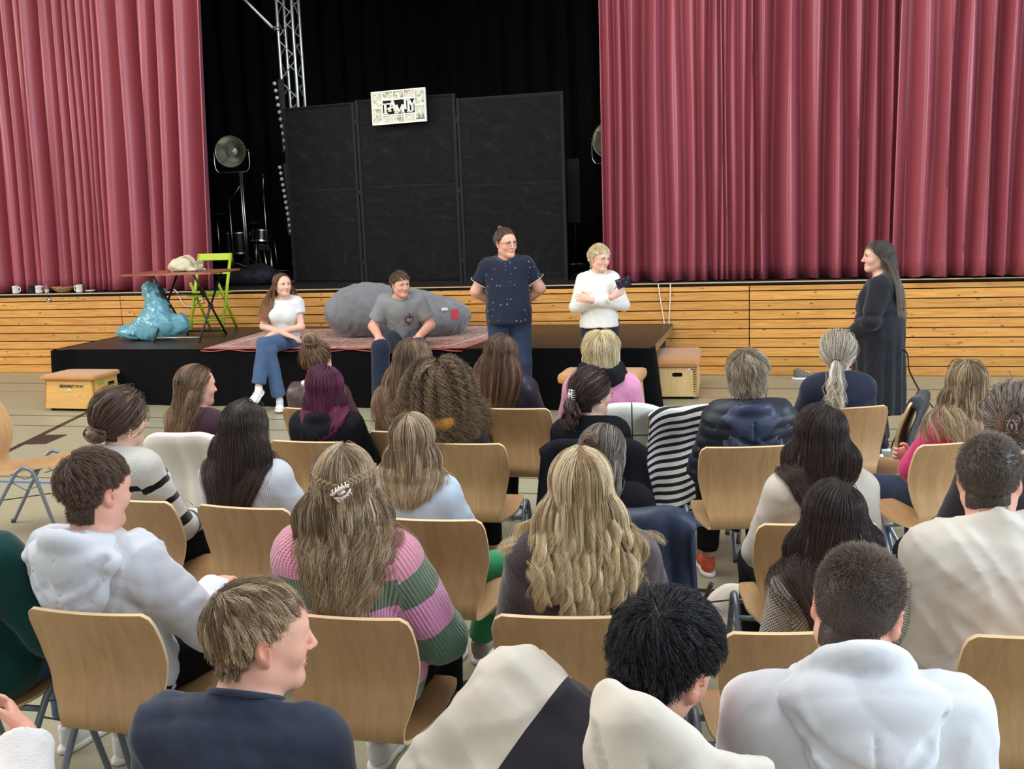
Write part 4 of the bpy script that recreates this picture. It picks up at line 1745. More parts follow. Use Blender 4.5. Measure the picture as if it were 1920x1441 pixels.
rb = np.linspace(0, 1, 60)
bk = curtain('wall_stage_rear', (-15, 5), (-15, 5), 15.9, STAGE_Z, 6.4, M_BLACKCLOTH, list(rb), .07, nz=6, per=8, seed=3, hem=False)
tag(bk, kind='structure')
for nm, x in (('wall_light_block_left', -15.2), ('wall_light_block_right', 5.2)):
    tag(MB().box((x, 14.2, 3.7), (.1, 4.4, 5.4)).put(nm, M_BLACKCLOTH), kind='structure')
tag(MB().box((-5, 14.2, 6.45), (20.6, 4.6, .1)).put('ceiling_light_block', M_BLACKCLOTH), kind='structure')
tag(MB().box((-5, 12.0, 5.95), (20.6, .12, .9)).put('wall_light_block_header', plain('plaster', srgb(205, 200, 190), .8)), kind='structure')  # unseen strip added above the curtains to block light


def velour():
    t = NT('rose_red_velour')
    v = t.coord()
    t.col(t.mix(t.noise(t.coord(scale=(2, 2, .5)), 3, 3), srgb(146, 68, 77), srgb(164, 80, 91)))
    t.set(.38, .5, 0, .15)
    t.b.inputs['Sheen Tint'].default_value = srgb(214, 176, 226)
    t.bump(t.noise(v, 420, 2), .12, .002)
    return t.m


M_VEL = velour()
CY = 12.08


def cx(px, py):
    return float(at_y(px, py, CY)[0])


def ridge_fracs(pxs, py, xa, xb):
    return [min(1, max(0, (cx(p, py) - xa) / (xb - xa))) for p in pxs]


zt = 5.55
xe_t = float(np.interp(zt, [1.38, 4.42], [cx(405, 490), cx(386, 0)]))
xe_b = cx(406, 535)
xl = cx(-420, 210)
px_l = [12, 30, 52, 66, 100, 120, 138, 149, 163, 174, 185, 200, 246, 286, 314, 349, 388]
fr = ridge_fracs(px_l, 210, xl, cx(395, 210))
left_more = list(np.linspace(0, fr[0], 14)[:-1] + np.concatenate([[0], RNG.uniform(-.008, .008, 12)]))
rl = left_more + fr[:-1] + [1.0]
c1 = curtain('stage_curtain', (xl, xe_t), (xl, xe_b), CY, STAGE_Z + .008, zt, M_VEL, rl, .14, seed=1, skew=1.45)
tag(c1, 'rose red gathered stage curtain behind the folding table and mugs', 'curtain', 'rose red stage curtains')
xa_b, xa_t = cx(1133, 530), float(np.interp(zt, [1.04, 4.05], [cx(1133, 530), cx(1124, 0)]))
xb = cx(1730, 270)
px_r = [1128, 1143, 1166, 1186, 1236, 1268, 1302, 1320, 1345, 1354, 1362, 1376, 1397, 1412, 1431, 1487, 1530, 1573, 1610, 1642, 1672, 1700, 1730]
fr = ridge_fracs(px_r, 270, cx(1128, 270), xb)
c2 = curtain('stage_curtain', (xa_t, xb), (xa_b, xb), CY, STAGE_Z + .008, zt, M_VEL, [0.0] + fr[1:-1] + [1.0], .15, seed=2, skew=.68)
tag(c2, 'rose red stage curtain with deep narrow folds behind the blonde woman in white', 'curtain', 'rose red stage curtains')
x3t, x3b = float(np.interp(zt, [1.04, 3.8], [cx(1668, 520), cx(1692, 0)])), cx(1667, 518)
xr = cx(2350, 270)
px_3 = [1682, 1733, 1776, 1812, 1848, 1888, 1925]
fr = ridge_fracs(px_3, 270, cx(1680, 270), xr)
CY3 = CY
c3 = curtain('stage_curtain', (x3t, xr), (x3b, xr), CY - .20, STAGE_Z + .02, zt, M_VEL, [0.0] + fr[1:] + list(np.linspace(fr[-1], 1, 11)[1:]), .09, seed=5, skew=.7)
tag(c3, 'rose red stage curtain overlapping in front behind the woman in black dress', 'curtain', 'rose red stage curtains')

# ---------------------------------------------------------------- stage platform with its cloth skirt
M_PLAT = plain('platform_ply', srgb(52, 42, 36), .42, .4, var=.2, vscale=2)
M_SKIRT = fabric('black_molton', srgb(9, 9, 11), .95, 300, .25, .15, .2)
M_ALU = plain('brushed_aluminium', srgb(176, 178, 180), .35, .5, 1.0, var=.06)
PX0, PX1, PY0, PY1 = -7.60, -1.24, 9.86, 11.84
plat = thing('stage_platform', 'low black stage platform in front of the pine plank wall', 'platform', ((PX0 + PX1) / 2, PY0, 0))
nx = 4
for i in range(nx):
    for j in range(2):
        w, d = (PX1 - PX0) / nx, (PY1 - PY0) / 2
        MB().box((PX0 + w * (i + .5) - (PX0 + PX1) / 2, d * (j + .5), PLAT_Z - .012), (w - .006, d - .006, .024)).put('deck_board', M_PLAT, plat)
m = MB()
for y in (0.004, PY1 - PY0 - .004):
    m.box((0, y, PLAT_Z - .05), (PX1 - PX0, .03, .07))
for x in (-1, 1):
    m.box((x * (PX1 - PX0 - .03) / 2, (PY1 - PY0) / 2, PLAT_Z - .05), (.03, PY1 - PY0, .07))
m.put('rim_frame', M_ALU, plat)
lgm = MB().box((0, 0, .27), (.05, .05, .54)).mesh('leg', M_ALU)
for x in np.linspace(PX0 + .1, PX1 - .1, 5):
    for y in (.08, 1.0, 1.9):
        put('leg', lgm, plat, (x - (PX0 + PX1) / 2, y, 0))
V, n = [], 150
path = [(PX0, PY1 - .5), (PX0 - .01, PY0 - .012)] + [(PX0 + (PX1 - PX0) * k / 30, PY0 - .012) for k in range(1, 31)] + [(PX1 + .012, PY0 + .25)]
pp = bez([(x, y, 0) for x, y in path], 5)
nz = 7
for kz in range(nz + 1):
    f = kz / nz
    for k, p in enumerate(pp):
        wv = .022 * f * (math.sin(k * .55) + .6 * math.sin(k * .23 + 1))
        end = max(0, 1 - (len(pp) - k) / 12) * f
        V.append((p.x - (PX0 + PX1) / 2 + end * .10 - (.16 * f if k < 6 else 0) * -1 * 0, p.y - PY0 - .012 - abs(wv) * 1.0 - .05 * f - end * .12, (PLAT_Z - .004) * (1 - f) + .006))
I = np.arange(len(V)).reshape(nz + 1, len(pp))
put('skirt', raw_mesh('skirt', V, np.stack([I[:-1, :-1], I[1:, :-1], I[1:, 1:], I[:-1, 1:]], 2).reshape(-1, 4), [M_SKIRT]), plat)


def rug_mat():
    t = NT('oriental_rug')
    v = t.coord()
    n1 = t.noise(v, 16, 4, .7, 1.5)
    c = t.ramp(n1, [(.36, srgb(92, 40, 36)), (.44, srgb(158, 96, 84)), (.52, srgb(188, 158, 136)), (.58, srgb(128, 62, 54)), (.66, srgb(92, 74, 72))], 'CONSTANT')
    vo = t.n('ShaderNodeTexVoronoi')
    vo.inputs['Scale'].default_value = 7
    t.l(v, vo.inputs['Vector'])
    c = t.mix(t.math('LESS_THAN', vo.outputs['Distance'], .16), c, srgb(206, 180, 154))
    a = t.attr('edge').outputs['Fac']
    c = t.mix(t.math('LESS_THAN', a, .06), c, srgb(176, 74, 62))
    w = t.math('MULTIPLY', t.math('GREATER_THAN', a, .16), t.math('LESS_THAN', a, .20))
    c = t.mix(w, c, srgb(196, 160, 132))
    t.col(c)
    t.set(.95, .1, 0, .3)
    t.bump(t.noise(v, 300, 2), .4, .004)
    return t.m


rc = [np.array(q) for q in ((-5.86, 9.83), (-3.05, 9.83), (-2.82, 11.80), (-5.95, 11.55))]
V, E_ = [], []
nu, nv = 60, 30
for j in range(nv + 1):
    for i in range(nu + 1):
        u, v_ = i / nu, j / nv
        p = (rc[0] * (1 - u) + rc[1] * u) * (1 - v_) + (rc[3] * (1 - u) + rc[2] * u) * v_
        z = PLAT_Z + .008 + .004 * math.sin(u * 21) * math.sin(v_ * 9)
        if j == 0:
            z -= .022 + .01 * math.sin(u * 40)
            p = p - np.array([0, .012])
        elif u < .0001 or u > .9999 or j == nv:
            z = PLAT_Z + .001
        V.append((p[0], p[1], z))
        E_.append(min(u * 2.9, (1 - u) * 2.9, v_ * 1.95, (1 - v_) * 1.95))
I = np.arange(len(V)).reshape(nv + 1, nu + 1)
me = raw_mesh('rug', V, np.stack([I[:-1, :-1], I[:-1, 1:], I[1:, 1:], I[1:, :-1]], 2).reshape(-1, 4), [rug_mat()])
fattr(me, 'edge', E_)
tag(put('rug', me), 'worn red and beige oriental rug lying on the platform edge', 'rug')
# ---------------------------------------------------------------- things on and behind the stage
M_STEEL = plain('dull_chrome', srgb(190, 190, 186), .28, .5, 1.0, var=.08)
M_BLKMET = plain('black_metal', srgb(26, 26, 28), .45, .4)


def scr_mat():
    t = NT('painted_black_canvas')
    v = t.coord()
    w = t.noise(t.coord(scale=(1.5, 1, 3.2), rot=(0, .5, 0)), 2.0, 5, .6, 2.5)
    c = t.ramp(w, [(.42, srgb(20, 20, 21)), (.62, srgb(27, 26, 27)), (.80, srgb(44, 43, 44))])
    t.col(c)
    t.set(.85, .15)
    t.bump(t.noise(v, 90, 3), .1, .004)
    return t.m


M_SCR = scr_mat()
M_SCRF = plain('black_frame_wood', srgb(25, 24, 23), .7, .25, var=.3, vscale=5)
scr_px = [(553, 533), (685, 533), (870, 535.5), (1067, 531)]
scr_top = [(543, 205), (669, 189), (860, 182.5), (1060, 172.5)]
scr_y = [12.93, 12.68, 12.62, 12.52]
scr_pts = []
for (a, b_), Y in zip(scr_px, scr_y):
    p = at_y(a, b_, Y)
    scr_pts.append((p[0], p[1]))
hts = [float(at_y(a, b_, Y)[2]) - STAGE_Z for (a, b_), Y in zip(scr_top, scr_y)]
x0 = (scr_pts[0][0] + scr_pts[3][0]) / 2
scr = thing('folding_screen', 'tall black three panel folding screen on the stage', 'screen', (x0, scr_pts[1][1], STAGE_Z))
SCREEN_TOP = None
for i in range(3):
    (xa, ya), (xb_, yb_) = scr_pts[i], scr_pts[i + 1]
    L = math.hypot(xb_ - xa, yb_ - ya) - .012
    h0, h1 = hts[i], hts[i + 1]
    if i == 1:
        h1 = h0 + .01
    h = (h0 + h1) / 2
    ang = math.atan2(yb_ - ya, xb_ - xa)
    c = ((xa + xb_) / 2 - x0, (ya + yb_) / 2 - scr_pts[1][1], 0)
    m = MB().box((0, 0, h / 2), (L, .018, h - .02))
    pn = m.put('panel', M_SCR, scr, c, (0, 0, ang))
    m = MB()
    for sx in (-1, 1):
        m.box((sx * (L / 2 - .02), 0, h / 2), (.04, .036, h))
    for z in (.02, h * .53, h - .02):
        m.box((0, .008, z), (L - .08, .034 if z != h * .53 else .022, .04))
    m.box((0, -.0095, h * .53), (L - .08, .002, .010))
    m.put('panel_frame', M_SCRF, pn)
    for z in (.25, h * .5, h - .25):
        MB().tube([(-L / 2 - .006, -.016, z - .04), (-L / 2 - .006, -.016, z + .04)], .006, 8).put('hinge', M_BLKMET, pn)

# picture frame standing on the screen
M_WHITEP = plain('white_painted_wood', srgb(238, 238, 222), .5, .4, var=.03)
pf_c = at_y(748, 200, 12.56)
pf = thing('photo_frame', 'white collage photo frame with large letters hung on the black screen', 'picture frame', tuple(pf_c), math.atan2(scr_pts[2][1] - scr_pts[1][1], scr_pts[2][0] - scr_pts[1][0]))
pf.rotation_euler = (math.radians(-3), math.radians(-1.2), pf.rotation_euler[2])
FW, FH = .70, .395
m = MB()
m.box((0, .004, 0), (FW, .014, FH))
m.put('backing', M_WHITEP, pf)
colsx = [-.35, -.33, -.222, -.205, -.072, -.058, .068, .082, .205, .222, .33, .35]


def photo_mat(k, a, b_, sc):
    t = NT('photo_print_%d' % k)
    v = t.coord(loc=(k * 3.3, 0, k * 1.7))
    t.col(t.ramp(t.noise(v, sc, 3, .6, 1.2), [(.38, a), (.5, b_), (.62, srgb(226, 224, 202))]))
    t.set(.3, .5)
    return t.m


pw = {}
rects = [(-.276, .092, .112, .155), (-.276, -.088, .112, .155), (-.138, .142, .128, .08), (.002, .142, .128, .08), (.142, .142, .128, .08),
         (.276, .092, .112, .155), (.276, -.088, .112, .155), (-.138, -.142, .128, .08), (.002, -.142, .128, .08), (.142, -.142, .128, .08)]
for k, (x, z, w, h) in enumerate(rects):
    MB().box((x, -.004, z), (w, .002, h)).put('photo', photo_mat(k, srgb(128, 124, 108) if k not in (6, 7, 9) else srgb(186, 186, 168), srgb(196, 194, 172) if k != 6 else srgb(192, 194, 182), 22), pf)
m = MB()
for x0_, x1_, z0_, z1_ in [(-.35, .35, .183, .1975), (-.35, .35, -.1975, -.183), (-.35, -.335, -.19, .19), (.335, .35, -.19, .19), (-.218, -.205, -.19, .19), (.208, .218, -.19, .19),
                           (-.335, -.218, -.008, .012), (.218, .335, -.008, .012), (-.205, .208, .082, .100), (-.205, .208, -.098, -.084), (-.073, -.063, .1, .19), (.067, .077, .1, .19), (-.073, -.063, -.19, -.098), (.067, .077, -.19, -.098)]:
    m.box(((x0_ + x1_) / 2, -.008, (z0_ + z1_) / 2), (x1_ - x0_, .016, z1_ - z0_))
m.put('mouldings', M_WHITEP, pf)
MB().box((.002, -.0045, -.001), (.412, .003, .164)).put('black_ground', M_DARKB, pf)
# figures printed in the bottom right picture
m = MB()
for x, h in ((.245, .045), (.262, .035), (.278, .03), (.298, .046), (.312, .036)):
    m.box((x, -.0055, -.148 + h / 2), (.009, .001, h)).lathe([(.0001, -.005), (.005, 0), (.0001, .005)], (x, -.0055, -.148 + h + .003), 8)
m.box((.276, -.0055, -.157), (.11, .001, .016))
m.put('print_figures', plain('print_grey', srgb(92, 92, 84), .4), pf)


def stroke(m, x0, z0, x1, z1, w, y=-.014, d=.016):
    L = math.hypot(x1 - x0, z1 - z0)
    a = math.atan2(z1 - z0, x1 - x0)
    m.box(((x0 + x1) / 2, y, (z0 + z1) / 2), (L, d, w), M=Matrix.Rotation(-a, 3, 'Y'))


def letter(ch, x, z, h):
    m = MB()
    w = .024
    s = lambda a, b_, c, d, t=w: stroke(m, x + a, z + b_, x + c, z + d, t)
    if ch == 'F':
        s(.03, 0, .03, h), s(0, .006, .062, .006, .012), s(0, h - .006, .10, h - .006, .014), s(.097, h - .03, .097, h, .010), s(.03, h * .5, .075, h * .5, .014), s(.075, h * .38, .075, h * .62, .010)
    elif ch == 'A':
        s(.010, 0, .05, h, .016), s(.090, 0, .05, h, .030), s(.02, h * .32, .075, h * .32, .013), s(-.008, .006, .036, .006, .012), s(.066, .006, .116, .006, .012)
    elif ch == 'M':
        s(.018, 0, .018, h, .016), s(.105, 0, .105, h, .028), s(.020, h, .060, h * .1, .026), s(.102, h, .060, h * .1, .014), s(-.004, .006, .042, .006, .012), s(.082, .006, .130, .006, .012), s(-.004, h - .006, .03, h - .006, .012), s(.09, h - .006, .13, h - .006, .012)
    elif ch == 'I':
        s(.025, 0, .025, h), s(.006, .006, .044, .006, .012), s(.006, h - .006, .044, h - .006, .012)
    elif ch == 'L':
        s(.025, 0, .025, h), s(.004, .006, .074, .006, .014), s(.006, h - .006, .044, h - .006, .012), s(.073, 0, .073, .03, .010)
    elif ch == 'Y':
        s(.05, 0, .05, h * .5), s(.05, h * .42, .014, h, .024), s(.05, h * .42, .078, h, .014), s(.034, .006, .068, .006, .010), s(-.006, h - .006, .032, h - .006, .012), s(.066, h - .006, .088, h - .006, .012)
    m.put('letter', M_WHITEP, pf)


for ch, x, z, h in (('F', -.200, -.078, .125), ('A', -.128, -.050, .130), ('M', -.050, -.078, .100), ('I', .064, -.040, .118), ('L', .106, -.072, .15), ('Y', .128, -.058, .118)):
    letter(ch, x - (.0 if ch != 'Y' else -.003), z, h)

# flat dark board beside the screen
bd = at_y(1075, 318, 13.6)
MBo = MB().box((0, 0, 1.05), (.16, .03, .8), bev=.004)
bdt = thing('stand_board', 'narrow dark grey board on a pole right of the screen', 'board', (bd[0], 13.6, STAGE_Z))
MBo.put('board', plain('slate_board', srgb(34, 36, 40), .7), bdt)
MB().tube([(0, .02, 0), (0, .02, .9)], .012).put('pole', M_BLKMET, bdt)
MB().lathe([(0.0001, 0), (.16, 0), (.16, .012), (.0001, .02)]).put('foot_plate', M_BLKMET, bdt)

# lattice truss
tr_b = at_y(556, 260, 13.35)
tx, ty = tr_b[0], 13.35
truss = thing('lattice_truss', 'silver lattice truss tower standing left behind the black screen', 'truss', (tx, ty, STAGE_Z))
M_TR = plain('truss_aluminium', srgb(206, 208, 200), .35, .5, .85, var=.06)
TH = 5.2
hw = .105
cor = [(-hw, -hw), (hw, -hw), (hw, hw), (-hw, hw)]
for x, y in cor:
    MB().tube([(x, y, 0), (x, y, TH)], .021, 10).put('chord', M_TR, truss)
for k in range(4):
    a, b_ = cor[k], cor[(k + 1) % 4]
    n = 20
    for i in range(n):
        z0_, z1_ = TH * i / n + .02, TH * (i + 1) / n - .02
        p, q = (a, b_) if i % 2 == 0 else (b_, a)
        MB().tube([(p[0], p[1], z0_), (q[0], q[1], z1_)], .008, 6, caps=False).put('diagonal', M_TR, truss)
MB().box((0, 0, .006), (.4, .4, .012)).put('base_plate', M_TR, truss)
# slanting tube clamped to the truss
tb = at_y(513, 54, 13.24)
tt = at_y(455, -4, 13.24)
d = Vector(tt) - Vector(tb)
st = thing('brace_tube', 'slanting silver pipe clamped to the lattice truss', 'pipe', tuple(tb))
MB().tube([(0, 0, 0), tuple(d * 1.8)], .022, 10).put('tube', M_TR, st)
MB().tube([(-.02, 0, -.01), (.075, 0, -.006)], .03, 10).box((.045, -.03, 0), (.03, .03, .05)).put('clamp', M_STEEL, st)

# strips of bulbs
for (pa, pb), n, lab in ((((517, 157), (537.5, 277)), 10, 'upper black light strip of round bulbs left of the truss'), (((527, 314), (547.5, 433)), 12, 'lower black light strip of round bulbs beside the screen edge')):
    A, B = at_y(*pa, 13.05), at_y(*pb, 13.05)
    ls = thing('light_strip', lab, 'lamp', (B[0], B[1], B[2] - .06))
    d = A - B
    Lz = np.linalg.norm(d)
    MB().box((d[0] / 2 + .02, .02, d[2] / 2 + .06), (.07, .04, Lz + .10)).put('housing', M_BLKMET, ls)
    bm_ = MB().lathe([(.0001, 0), (.013, .002), (.014, .012), (.024, .024), (.026, .036), (.019, .050), (.0001, .056)], seg=12).mesh('bulb', plain('frosted_bulb', srgb(176, 176, 170), .25, .5, var=.05))
    for i in range(n):
        q = d * (i / (n - 1))
        put('bulb', bm_, ls, (q[0], -.002, q[2] + .06), (math.pi / 2, 0, 0))
    for f in (.12, .88):
        q = d * f
        MB().tube([(q[0] + .02, .03, q[2] + .06), (tx - hw - B[0], ty - hw - 13.05, q[2] + .06)], .012, 8).put('bracket', M_BLKMET, ls)


def flood(lab, px, py, Y, R, yaw, pole=True):
    c = at_y(px, py, Y)
    o = thing('stage_floodlight', lab, 'lamp', (c[0], Y, STAGE_Z))
    h = c[2] - STAGE_Z
    M = (Matrix.Rotation(yaw, 3, 'Z') @ Matrix.Rotation(math.pi / 2, 3, 'X'))
    prof = [(R * .30, -.16), (R * .34, -.15), (R * .60, -.10), (R * .85, -.035), (R * .985, .0), (R, .012), (R * 1.02, .012), (R * .99, -.012), (R * .62, -.115), (R * .34, -.17), (.0001, -.175)]
    MB().lathe(prof, (0, 0, h), 40, M).put('reflector', plain('spun_aluminium', srgb(178, 176, 160), .32, .5, .9, var=.08, vscale=3), o)
    l = MB().lathe([(R * .30, -.10), (R * .33, -.09), (R * .33, -.08), (R * .29, -.08)], (0, 0, h), 28, M).lathe([(.0001, -.06), (R * .29, -.075)], (0, 0, h), 28, M)
    l.put('lens', plain('lamp_glass', srgb(160, 158, 146), .18, .6, .5, var=.2, vscale=30), o)
    for a in (.5, 2.6, 4.0, 5.6):
        MB().tube([M @ Vector((math.cos(a) * R * .31, math.sin(a) * R * .31, -.08)) + Vector((0, 0, h)), M @ Vector((math.cos(a) * R * .95, math.sin(a) * R * .95, -.004)) + Vector((0, 0, h))], .003, 5).put('spoke', M_BLKMET, o)
    Rz = Matrix.Rotation(yaw, 3, 'Z')
    yk = bez([(-R * 1.16, .03, h + .03), (-R * 1.16, .03, h - R * .9), (-R * .98, .03, h - R * 1.26), (-R * .7, .03, h - R * 1.32), (R * .7, .03, h - R * 1.32), (R * .98, .03, h - R * 1.26), (R * 1.16, .03, h - R * .9), (R * 1.16, .03, h + .03)], 5)
    MB().tube([Rz @ Vector((p.x, p.y, 0)) + Vector((0, 0, p.z)) for p in yk], .011, 8).put('yoke', M_STEEL, o)
    m = MB()
    for sx in (-1, 1):
        q = Rz @ Vector((sx * R * 1.08, .03, 0))
        m.tube([(q.x - .03, q.y, h + .01), (q.x + .03, q.y, h + .01)], .022, 10)
    m.put('knobs', M_BLKMET, o)
    xs = .11
    m = MB()
    for dx in (-.012, .016):
        m.tube([(xs + dx, .03, .0), (xs + dx, .03, h - R * 1.30)], .012, 8)
    m.put('pole', M_STEEL, o)
    m = MB()
    for a in (.3, 2.4, 4.5):
        m.tube([(xs, .03, .35), (xs + .35 * math.cos(a), .03 + .35 * math.sin(a), .012)], .010, 7)
    m.put('tripod', M_BLKMET, o)
    return o


flood('round silver floodlight on a stand beside the left curtain', 432, 284, 13.35, .205, .18)
flood('round floodlight half hidden behind the right curtain edge', 1140, 262, 13.0, .205, -.35)


# band gear in the dark
def mic_stand(lab, x, y, h, boom):
    o = thing('microphone_stand', lab, 'stand', (x, y, STAGE_Z))
    MB().tube([(0, 0, .12), (0, 0, h)], .009, 7).put('pole', M_STEEL, o)
    MB().tube([(-boom * .35, 0, h - .16), (boom, -.05, h + .16)], .006, 6).put('boom', M_STEEL, o)
    m = MB()
    for a in (.4, 2.5, 4.6):
        m.tube([(0, 0, .2), (.28 * math.cos(a), .28 * math.sin(a), .01)], .008, 6)
    m.put('tripod', M_BLKMET, o)
    MB().lathe([(.0001, -.03), (.018, -.02), (.022, 0), (.016, .022), (.0001, .03)], (boom, -.05, h + .17), 10).put('microphone', M_BLKMET, o)


def cymbal(lab, x, y, h, r):
    o = thing('cymbal_stand', lab, 'cymbal', (x, y, STAGE_Z))
    MB().tube([(0, 0, .1), (0, 0, h + .05)], .009, 7).put('pole', M_STEEL, o)
    MB().lathe([(.0001, .02), (.03, .016), (.04, .004), (r, -.012), (r, -.014), (.04, 0), (.0001, .012)], (0, 0, h), 24, Matrix.Rotation(.12, 3, 'X')).put('cymbal', plain('dark_bronze', srgb(92, 82, 56), .4, .5, .9), o)
    m = MB()
    for a in (.2, 2.3, 4.4):
        m.tube([(0, 0, .22), (.25 * math.cos(a), .25 * math.sin(a), .01)], .008, 6)
    m.put('tripod', M_BLKMET, o)


def drum(lab, x, y, z, r, h, tilt=0):
    o = thing('drum', lab, 'drum', (x, y, STAGE_Z))
    M = Matrix.Rotation(tilt, 3, 'X')
    MB().lathe([(r, 0), (r, h)], (0, 0, z), 24, M).put('shell', plain('drum_shell', srgb(28, 20, 22), .3, .5, coat=.5), o)
    MB().lathe([(.0001, h + .003), (r * .97, h + .003)], (0, 0, z), 24, M).put('drumhead', plain('drum_head', srgb(70, 70, 68), .5), o)
    MB().lathe([(r * 1.03, h - .015), (r * 1.04, h + .01), (r * .97, h + .012)], (0, 0, z), 24, M).put('hoop', M_STEEL, o)
    MB().lathe([(r * 1.03, .015), (r * 1.04, -.01)], (0, 0, z), 24, M).put('hoop', M_STEEL, o)
    m = MB()
    for a in (.5, 2.6, 4.7):
        m.tube([M @ Vector((r * math.cos(a), r * math.sin(a), h * .4)) + Vector((0, 0, z)), (1.25 * r * math.cos(a), 1.25 * r * math.sin(a), .0)], .008, 6)
    m.put('legs', M_STEEL, o)


g = lambda px, Y: float(at_y(px, 470, Y)[0])
mic_stand('microphone stand with boom in the dark under the floodlight', g(437, 13.8), 13.8, 1.15, .22)
mic_stand('thin microphone stand in the dark left of the bulb strips', g(502, 13.7), 13.7, 1.25, .04)
cymbal('cymbal on a stand in the dark nearest the left curtain', g(412, 14.3), 14.3, .95, .2)
cymbal('small cymbal on a stand right of the floodlight pole', g(478, 14.5), 14.5, .80, .16)
drum('dark floor drum behind the floodlight stand', g(450, 14.5), 14.5, .35, .2, .3)
drum('dark snare drum beside the tripod cases', g(492, 14.3), 14.3, .5, .17, .16, -.2)
o = thing('folded_tripod', 'folded black tripod with silver legs beside the bulb strips', 'tripod', (g(497, 13.3), 13.3, STAGE_Z))
for k, (a, b_) in enumerate((((-.10, 0, .42), (.02, -.12, .03)), ((-.02, 0, .45), (.06, -.06, .02)), ((.08, 0, .44), (.14, -.1, .02)))):
    MB().tube([a, b_], [.018, .010], 8).put('leg', M_STEEL if k else M_BLKMET, o)
MB().box((-.01, 0, .46), (.16, .07, .07), bev=.01).put('head', M_BLKMET, o)
bagf = Field(axis(-.55, .55, .03), axis(-.35, .35, .03), axis(-.02, .4, .02))
bagf.prims([('el', (0, 0, .1), (.42, .2, .15), None, .04), ('el', (.2, .05, .12), (.25, .18, .16), None, .06)]).cut((0, 0, .0), (0, 0, -1)).wrinkle(.02, 14, 4)
gb = thing('gear_bag', 'slack black gear bag lying on the stage floor behind the green chair', 'bag', (g(455, 12.75), 12.75, STAGE_Z))
put('sack', raw_mesh('sack', *bagf.mesh(1), [fabric('black_nylon', srgb(30, 31, 36), .5, 500, .2)]), gb)
MB().tube(bez([(-.2, -.1, .2), (-.05, -.14, .29), (.1, -.1, .24)], 6), .012, 6).put('strap', M_BLKMET, gb)

# ---------------------------------------------------------------- on the platform
def table():
    A = at_z(296, 642, PLAT_Z)
    B = at_z(383, 641, PLAT_Z)
    Cc = at_z(343, 625, PLAT_Z)
    D = at_z(419, 628, PLAT_Z)
    ctr = (A + B + Cc + D) / 4
    ang = math.atan2(B[1] - A[1], B[0] - A[0])
    o = thing('folding_table', 'small brown folding table with crossed black legs on the platform', 'table', (ctr[0], ctr[1], PLAT_Z), ang)
    W, Dp = .54, .72
    bl = plain('black_steel_tube', srgb(30, 30, 32), .4, .45)
    for sx in (-1, 1):
        x = sx * W / 2
        MB().tube([(x, -Dp / 2, .0), (x, .30, .725)], .0125, 8).put('leg', bl, o)
        MB().tube([(x - sx * .03, Dp / 2, .0), (x - sx * .03, -.30, .725)], .0125, 8).put('leg', bl, o)
        MB().box((x - sx * .015, .0, .36), (.05, .035, .035)).put('hinge', bl, o)
        MB().box((x - sx * .03, -.14, .54), (.028, .05, .16), M=Matrix.Rotation(.72, 3, 'X')).put('latch', bl, o)
    for y, z, mm, nm in ((Dp / 2 - .04, .045, bl, 'crossbar'), (-Dp / 2 + .05, .045, plain('grey_bar', srgb(150, 146, 138), .4, .5, .6), 'crossbar'), (-.10, .50, bl, 'crossbar')):
        MB().tube([(-W / 2 + .01, y, z), (W / 2 - .01, y, z)], .0115, 8).put(nm, mm, o)
    tm = NT('bamboo_top')
    v = tm.coord(scale=(2, 26, 2))
    tm.col(tm.ramp(tm.noise(v, 2, 3), [(.3, srgb(122, 72, 50)), (.7, srgb(160, 104, 74))]))
    tm.set(.4, .4)
    for i in range(7):
        MB().box((-.06, -.36 + .72 * (i + .5) / 7, .738), (1.06, .72 / 7 - .004, .020), bev=.003).put('slat', tm.m, o)
    return o, ang


tbl, tang = table()


def on_table(x, y, z=.749):
    return tbl.matrix_world @ Vector((x, y, z)) if False else Vector(tbl.location) + Matrix.Rotation(tang, 3, 'Z') @ Vector((x, y, z))


F = Field(axis(-.26, .26, .012), axis(-.2, .2, .012), axis(-.02, .25, .012))
F.prims([('el', (-.04, 0, .06), (.155, .11, .085), None, .04), ('el', (.03, .0, .10), (.085, .08, .075), None, .05), ('el', (.15, -.02, .02), (.10, .07, .025), None, .04)])
F.cut((0, 0, 0), (0, 0, -1)).wrinkle(.016, 24, 2)
M_CANVAS = fabric('cream_canvas', srgb(206, 198, 168), .9, 600, .3)
tb_ = thing('tote_bag', 'crumpled cream canvas bag lying on the folding table', 'bag', on_table(-.03, .02), tang)
put('sack', raw_mesh('sack', *F.mesh(1), [M_CANVAS]), tb_)
for k in (0, 1):
    MB().tube(bez([(-.01, -.06 + k * .06, .14), (.07, -.07 + k * .05, .175), (.14, -.05 + k * .05, .10), (.17, -.04 + k * .05, .03)], 7), .008, 6).put('handle', M_CANVAS, tb_)
gl = NT('clear_plastic')
gl.col((.95, .97, .97, 1))
gl.set(.08, .5, 0, 0, .92, 1.25)
M_CLEAR = gl.m
cup = thing('plastic_cup', 'clear plastic cup standing on the table beside the cream bag', 'cup', on_table(.20, -.06))
MB().lathe([(.0001, .002), (.030, .002), (.043, .112), (.046, .114), (.043, .116), (.0405, .112), (.028, .004), (.0001, .004)], seg=24).put('wall', M_CLEAR, cup)
ppm = MB()
ppm.box((0, 0, .002), (.15, .10, .004), rz=.3).box((.02, .01, .0055), (.13, .09, .003), rz=.1)
pap = ppm.put('paper', plain('red_paper', srgb(196, 62, 66), .6), None, on_table(-.27, -.05))
tag(pap, 'red leaflets lying flat on the table left of the bag', 'paper')


